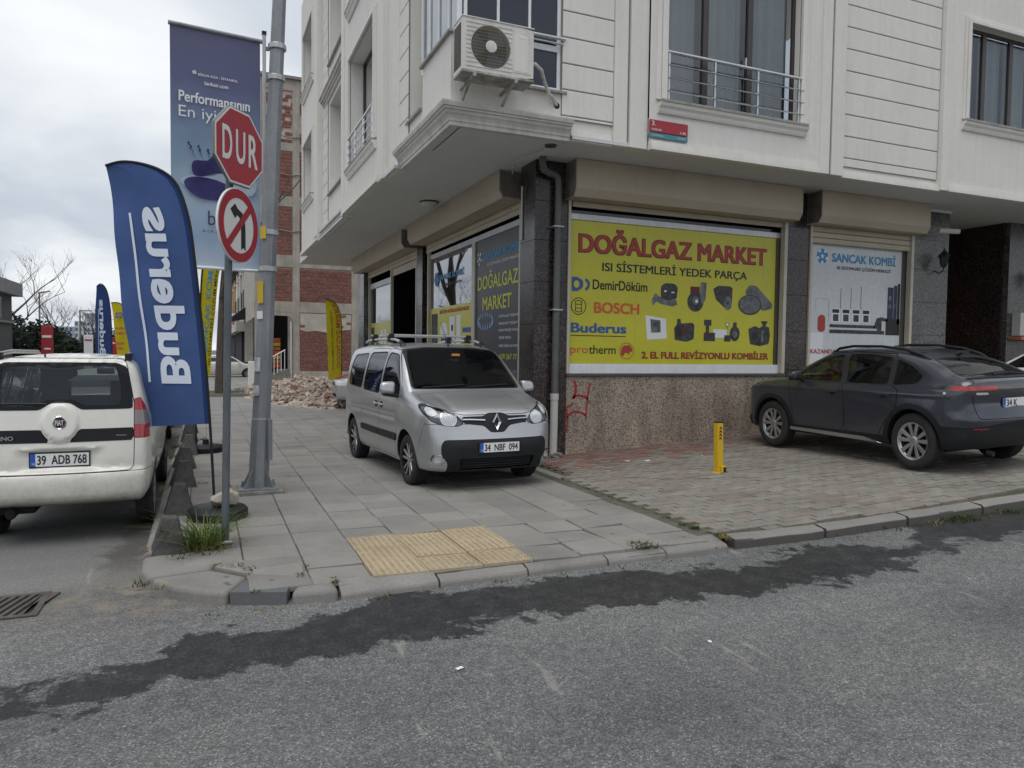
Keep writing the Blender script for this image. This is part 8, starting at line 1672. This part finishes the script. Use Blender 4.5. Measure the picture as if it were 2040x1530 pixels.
for x, y, n, rad, h in [(-.2, 6.28, 40, .12, .08), (-.42, 6.5, 40, .08, .09), (-.43, 5.62, 30, .06, .06), (.30, 5.72, 26, .05, .05), (.12, 5.92, 30, .07, .05), (.2, 5.83, 30, .06, .05), (.29, 5.6, 12, .02, .04), (.68, 5.55, 14, .02, .03), (.69, 5.62, 12, .02, .04), (.62, 5.42, 20, .04, .05), (.845, 5.2, 18, .025, .04), (.85, 5.3, 14, .02, .03), (.32, 8.7, 70, .09, .10), (.30, 8.82, 40, .06, .10), (-.38, 7.75, 60, .10, .08), (-.1, 8.1, 50, .08, .07), (-.05, 9.6, 30, .06, .06), (-.42, 9.3, 50, .08, .07), (-.42, 12.0, 60, .1, .12), (-.42, 13.2, 70, .12, .14), (-.05, 13.0, 50, .08, .1), (-.05, 14.2, 50, .08, .1), (3.42, 5.24, 80, .10, .07), (3.5, 5.20, 60, .08, .06), (4.30, 5.18, 60, .06, .06), (4.32, 5.3, 40, .05, .05), (4.28, 5.6, 50, .05, .05), (4.25, 5.75, 30, .05, .04), (6.37, 7.7, 24, .05, .05), (.10, 27.9, 260, .7, .35), (.8, 28.3, 200, .6, .3), (1.3, 31.5, 160, .5, .2), (.3, 5.17, 14, .03, .04), (-.3, 5.5, 20, .05, .05)] + [(5.2 + .32 * k + rw_.uniform(-.1, .1), kerb_y(5.2 + .32 * k) - .03, rw_.choice((20, 50, 110)) if k > 2 else 14, .15, .06 if k < 3 else .085) for k in range(16)] + [(4.3 + rw_.uniform(-.03, .03), 5.3 + .16 * k, rw_.choice((4, 10, 22)), .05, .035) for k in range(16)] + [(rw_.uniform(-.35, 3.6), kerb_y(1) - .03 + rw_.uniform(-.02, .02), 8, .05, .03) for k in range(14)] + [(6.2 + rw_.uniform(-.9, .9), 8.1 + rw_.uniform(-.3, .3), 8, .1, .02) for k in range(26)]:
    blades(wd if rw_.random() < .7 else wd2, x, y, gz(x) + (.09 if y > kerb_y(x) + .02 and x > -.45 else .0), n, rad, h * .4, h, .9, .005, rw_)
tag(B('weeds', wd, 'weed_green'), 'low green weeds growing in pavement joints and along the kerb', None, kind='stuff'); tag(B('dry_weeds', wd2, 'grass_dry'), 'dry tufts of weeds along the kerb', None, kind='stuff')
pl_ = thing('tree_planter', 'square earth bed with kerb round the avenue tree', 'planter', (.45, 28, .1)); B('kerb_frame', MB().box(-.4, 1.3, 26.9, 26.98, .05, .2).box(-.4, 1.3, 29.0, 29.08, .05, .2).box(1.3, 1.38, 26.9, 29.08, .05, .2), 'kerb_concrete', pl_); B('soil', MB().box(-.4, 1.3, 26.98, 29.0, .05, .16), 'earth', pl_)
def bare_tree(name, label, x, y, z, h, r0, seed, mat, depth=5, spread=.55, group=None, ivy=False):
    t = thing(name, label, 'tree', (x, y, z), 0, group); r = random.Random(seed); tr = MB(); br = MB()
    def grow(p, d, L_, rad, lev):
        n = 3; pts = [p]; q = p.copy(); dd = d.copy()
        k_ = .02 if lev == 0 else 1.0
        for i in range(n): dd = (dd + Vector((r.gauss(0, .13), r.gauss(0, .13), r.gauss(0, .08) + .04)) * k_).normalized(); q = q + dd * (L_ / n); pts.append(q.copy())
        (tr if lev == 0 else br).tube(pts, [rad * (1 - .45 * i / n) for i in range(n + 1)], 6 if lev < 2 else 3, lev == 0)
        if lev >= depth: return
        for k in range(r.choice((2, 3, 3)) if lev else 4):
            t_ = r.uniform(.5, 1.0) if lev else r.uniform(.6, 1.0); b = pts[min(n, int(t_ * n + .5))]; nd = (dd + Vector((r.gauss(0, spread), r.gauss(0, spread), r.uniform(-.05, .55)))).normalized(); grow(b, nd, L_ * r.uniform(.62, .85), rad * .55 * r.uniform(.8, 1.1), lev + 1)
    grow(Vector((x, y, z)), Vector((0.02, 0, 1)), h * .38, r0, 0); B('trunk', tr, mat, t, smooth=True); B('crown', br, mat, t); return t
bare_tree('street_tree', 'bare street tree with a dark trunk in the planter bed', .46, 28, .1, 9, .20, 3, 'bark', 3, .16)
for k, (x, y, h, s, lab) in enumerate(((-13.2, 62, 9.6, 31, 'tall bare tree rising beside the lamp on the far verge'), (-10.8, 66, 7.0, 32, 'smaller bare tree right of the tall one on the verge'), (-15.2, 60, 9.0, 33, 'bare tree in front of the dark house at the edge'), (-10.4, 84, 6.6, 34, 'distant low bare tree by the white sign'))): bare_tree('bare_tree', lab, x, y, 0, h, .16, s, 'bark_far', 5, .6, 'bare trees on the far verge')
def evergreen(x, y, h, rad, seed, label):
    t = thing('evergreen_tree', label, 'tree', (x, y, 0), 0, 'evergreen trees along the avenue'); r = random.Random(seed); B('trunk', MB().cyl((x, y, 0), (x, y, h * .7), .12, .05, 8), 'bark', t); cr = MB(); cl = [(r.uniform(-1, 1) * rad * .75, r.uniform(-1, 1) * rad * .75, r.uniform(.10, .92) * h, rad * r.uniform(.35, .6)) for _ in range(26)]
    for cx, cy, cz, cr_ in cl:
        k_ = 1 - .55 * (cz / h)
        for _ in range(70):
            d = Vector((r.gauss(0, 1), r.gauss(0, 1), r.gauss(0, .8))).normalized() * cr_ * r.uniform(.5, 1.05); p = Vector((x + cx * k_, y + cy * k_, cz)) + d; u = Vector((r.gauss(0, 1), r.gauss(0, 1), r.gauss(0, .6))).normalized() * r.uniform(.10, .22); v_ = u.orthogonal().normalized() * r.uniform(.05, .10); cr.add([p - u, p + v_, p + u, p - v_], [(0, 1, 2, 3)])
    B('crown', cr, 'evergreen', t); return t
for k, (x, y, h, rad) in enumerate(((-10.4, 49, 3.5, 1.7), (-9.2, 51, 3.0, 1.5), (-11.6, 53, 3.8, 1.8), (-8.6, 56, 2.5, 1.5), (-7.9, 61, 2.3, 1.5), (-9.6, 60, 2.5, 1.7), (-7.4, 67, 2.7, 1.7), (-8.6, 72, 3.0, 1.8), (-6.6, 78, 2.8, 1.8), (-5.4, 86, 2.8, 2.0), (-4.2, 95, 2.8, 2.2))):
    evergreen(x, y, h, rad, 50 + k, 'dark evergreen bush, %s in the row from the house end' % ('first second third fourth fifth sixth seventh eighth ninth tenth last'.split()[k]))
# left edge house, lamp, pylons, towers
pm('house_grey', (.12, .12, .125), .9, var=.15); pm('house_slab', (.28, .28, .285), .9, var=.1); pm('tower_white', (.42, .45, .48), .8, var=.05, scale=.1); pm('tower_grey', (.26, .32, .38), .7, var=.08, scale=.1)
hs = thing('dark_house', 'dark grey flat roofed house at the edge of the view', 'building', (-13.5, 50, 0)); B('wall', MB().box(-20, -9.75, 34, 47.2, 0, 4.5), 'house_grey', hs); B('roof', MB().box(-20.5, -9.35, 33.4, 47.8, 4.5, 5.2), 'house_slab', hs); B('balcony_band', MB().box(-9.75, -9.62, 34, 47.2, 3.0, 3.12), 'house_slab', hs)
for k in range(3): B('window', MB().box(-9.77, -9.70, 35.5 + 3.6 * k, 37.6 + 3.6 * k, 3.2, 4.3), 'pane_shop', hs)
sl_ = thing('street_lamp', 'thin grey street lamp on the far verge', 'street lamp', (-12.7, 70.8, 0)); B('pole', MB().cyl((-12.7, 70.8, 0), (-12.7, 70.8, 6.2), .09, .06, 8), 'galvanised', sl_, smooth=True); B('lamp_head', MB().hull8([(-12.75, 70.7, 6.15), (-11.9, 70.5, 6.35), (-11.9, 70.8, 6.35), (-12.75, 70.95, 6.15), (-12.75, 70.7, 6.28), (-11.9, 70.5, 6.42), (-11.9, 70.8, 6.42), (-12.75, 70.95, 6.28)]), 'groove_dark', sl_)
sl2 = thing('street_lamp', 'dark lamp post in front of the pale tower block', 'street lamp', (-8.3, 60, 0)); B('pole', MB().cyl((-8.3, 60, 0), (-8.3, 60, 4.4), .06, .05, 8), 'groove_dark', sl2, smooth=True); B('lamp_head', MB().box(-8.3, -7.5, 59.95, 60.05, 4.35, 4.42), 'groove_dark', sl2)
pyl = thing('sign_pylon', 'red advertising pylon standing before the evergreens', 'sign', (-9.1, 43, 0)); fx_ = 43 / 52.8; B('pylon_board', MB().box(-9.42 * fx_, -8.78 * fx_, 43.0, 43.12, .2, 2.82), 'sign_red', pyl, bevel=.02); B('pylon_stripe', MB().box(-9.35 * fx_, -8.85 * fx_, 42.985, 43.0, 2.22, 2.34), 'ink_white', pyl); B('pylon_stripe', MB().box(-9.25 * fx_, -8.9 * fx_, 42.985, 43.0, 1.62, 1.70), 'ink_white', pyl)
pyl = thing('sign_pylon', 'narrow white advertising pylon right of the red one', 'sign', (-6.0, 46, 0)); B('pylon_board', MB().box(-6.2, -5.75, 46, 46.1, .3, 2.45), 'ink_white', pyl, bevel=.02); B('pylon_stripe', MB().box(-6.15, -5.8, 45.985, 46.0, 2.12, 2.2), 'stop_red', pyl)
pyl = thing('sign_pylon', 'small red pylon between the two feather flags', 'sign', (-5.9, 52, 0)); B('pylon_board', MB().box(-5.5, -5.05, 52, 52.1, .3, 2.4), 'sign_red', pyl, bevel=.02); B('pylon_stripe', MB().box(-5.45, -5.1, 51.985, 52.0, 2.0, 2.1), 'ink_white', pyl)
def tower(label, x0, x1, y, z1, mat, nx, nz, top=None):
    t = thing('tower_block', label, 'building', ((x0 + x1) / 2, y, 0), 0, 'far tower blocks'); B('wall', MB().box(x0, x1, y, y + 14, -5, z1), mat, t)
    if top: B('roof_storey', MB().box(*top[0:2], y + 1, y + 12, z1, top[2]), 'tower_grey', t)
    for i in range(nx):
        for j in range(nz):
            w_, h_ = (x1 - x0) / nx, (z1 - 1) / nz; B('window', MB().box(x0 + (i + .2) * w_, x0 + (i + .75) * w_, y - .06, y - .01, 1 + (j + .25) * h_, 1 + (j + .8) * h_), 'pane_far', t)
flat('pane_far', (.08, .10, .13), .3)
tower('pale tower block with a blue grey top storey far along the avenue', -41.5, -33, 288, 10.8, 'tower_white', 7, 5, (-38.6, -33.6, 13.6)); tower('long low grey block left of the pale tower', -66, -47, 345, 10.2, 'tower_grey', 12, 4); tower('low pale block between the bare trees', -52, -42, 300, 5.6, 'tower_white', 6, 3); tower('small white block right of the pale tower', -31, -27, 290, 8.0, 'tower_white', 4, 4); tower('distant grey block at the far left of the skyline', -100, -72, 420, 9.0, 'tower_grey', 10, 4); tower('far grey block closing the avenue', -22, 3, 420, 8.5, 'tower_grey', 12, 3)
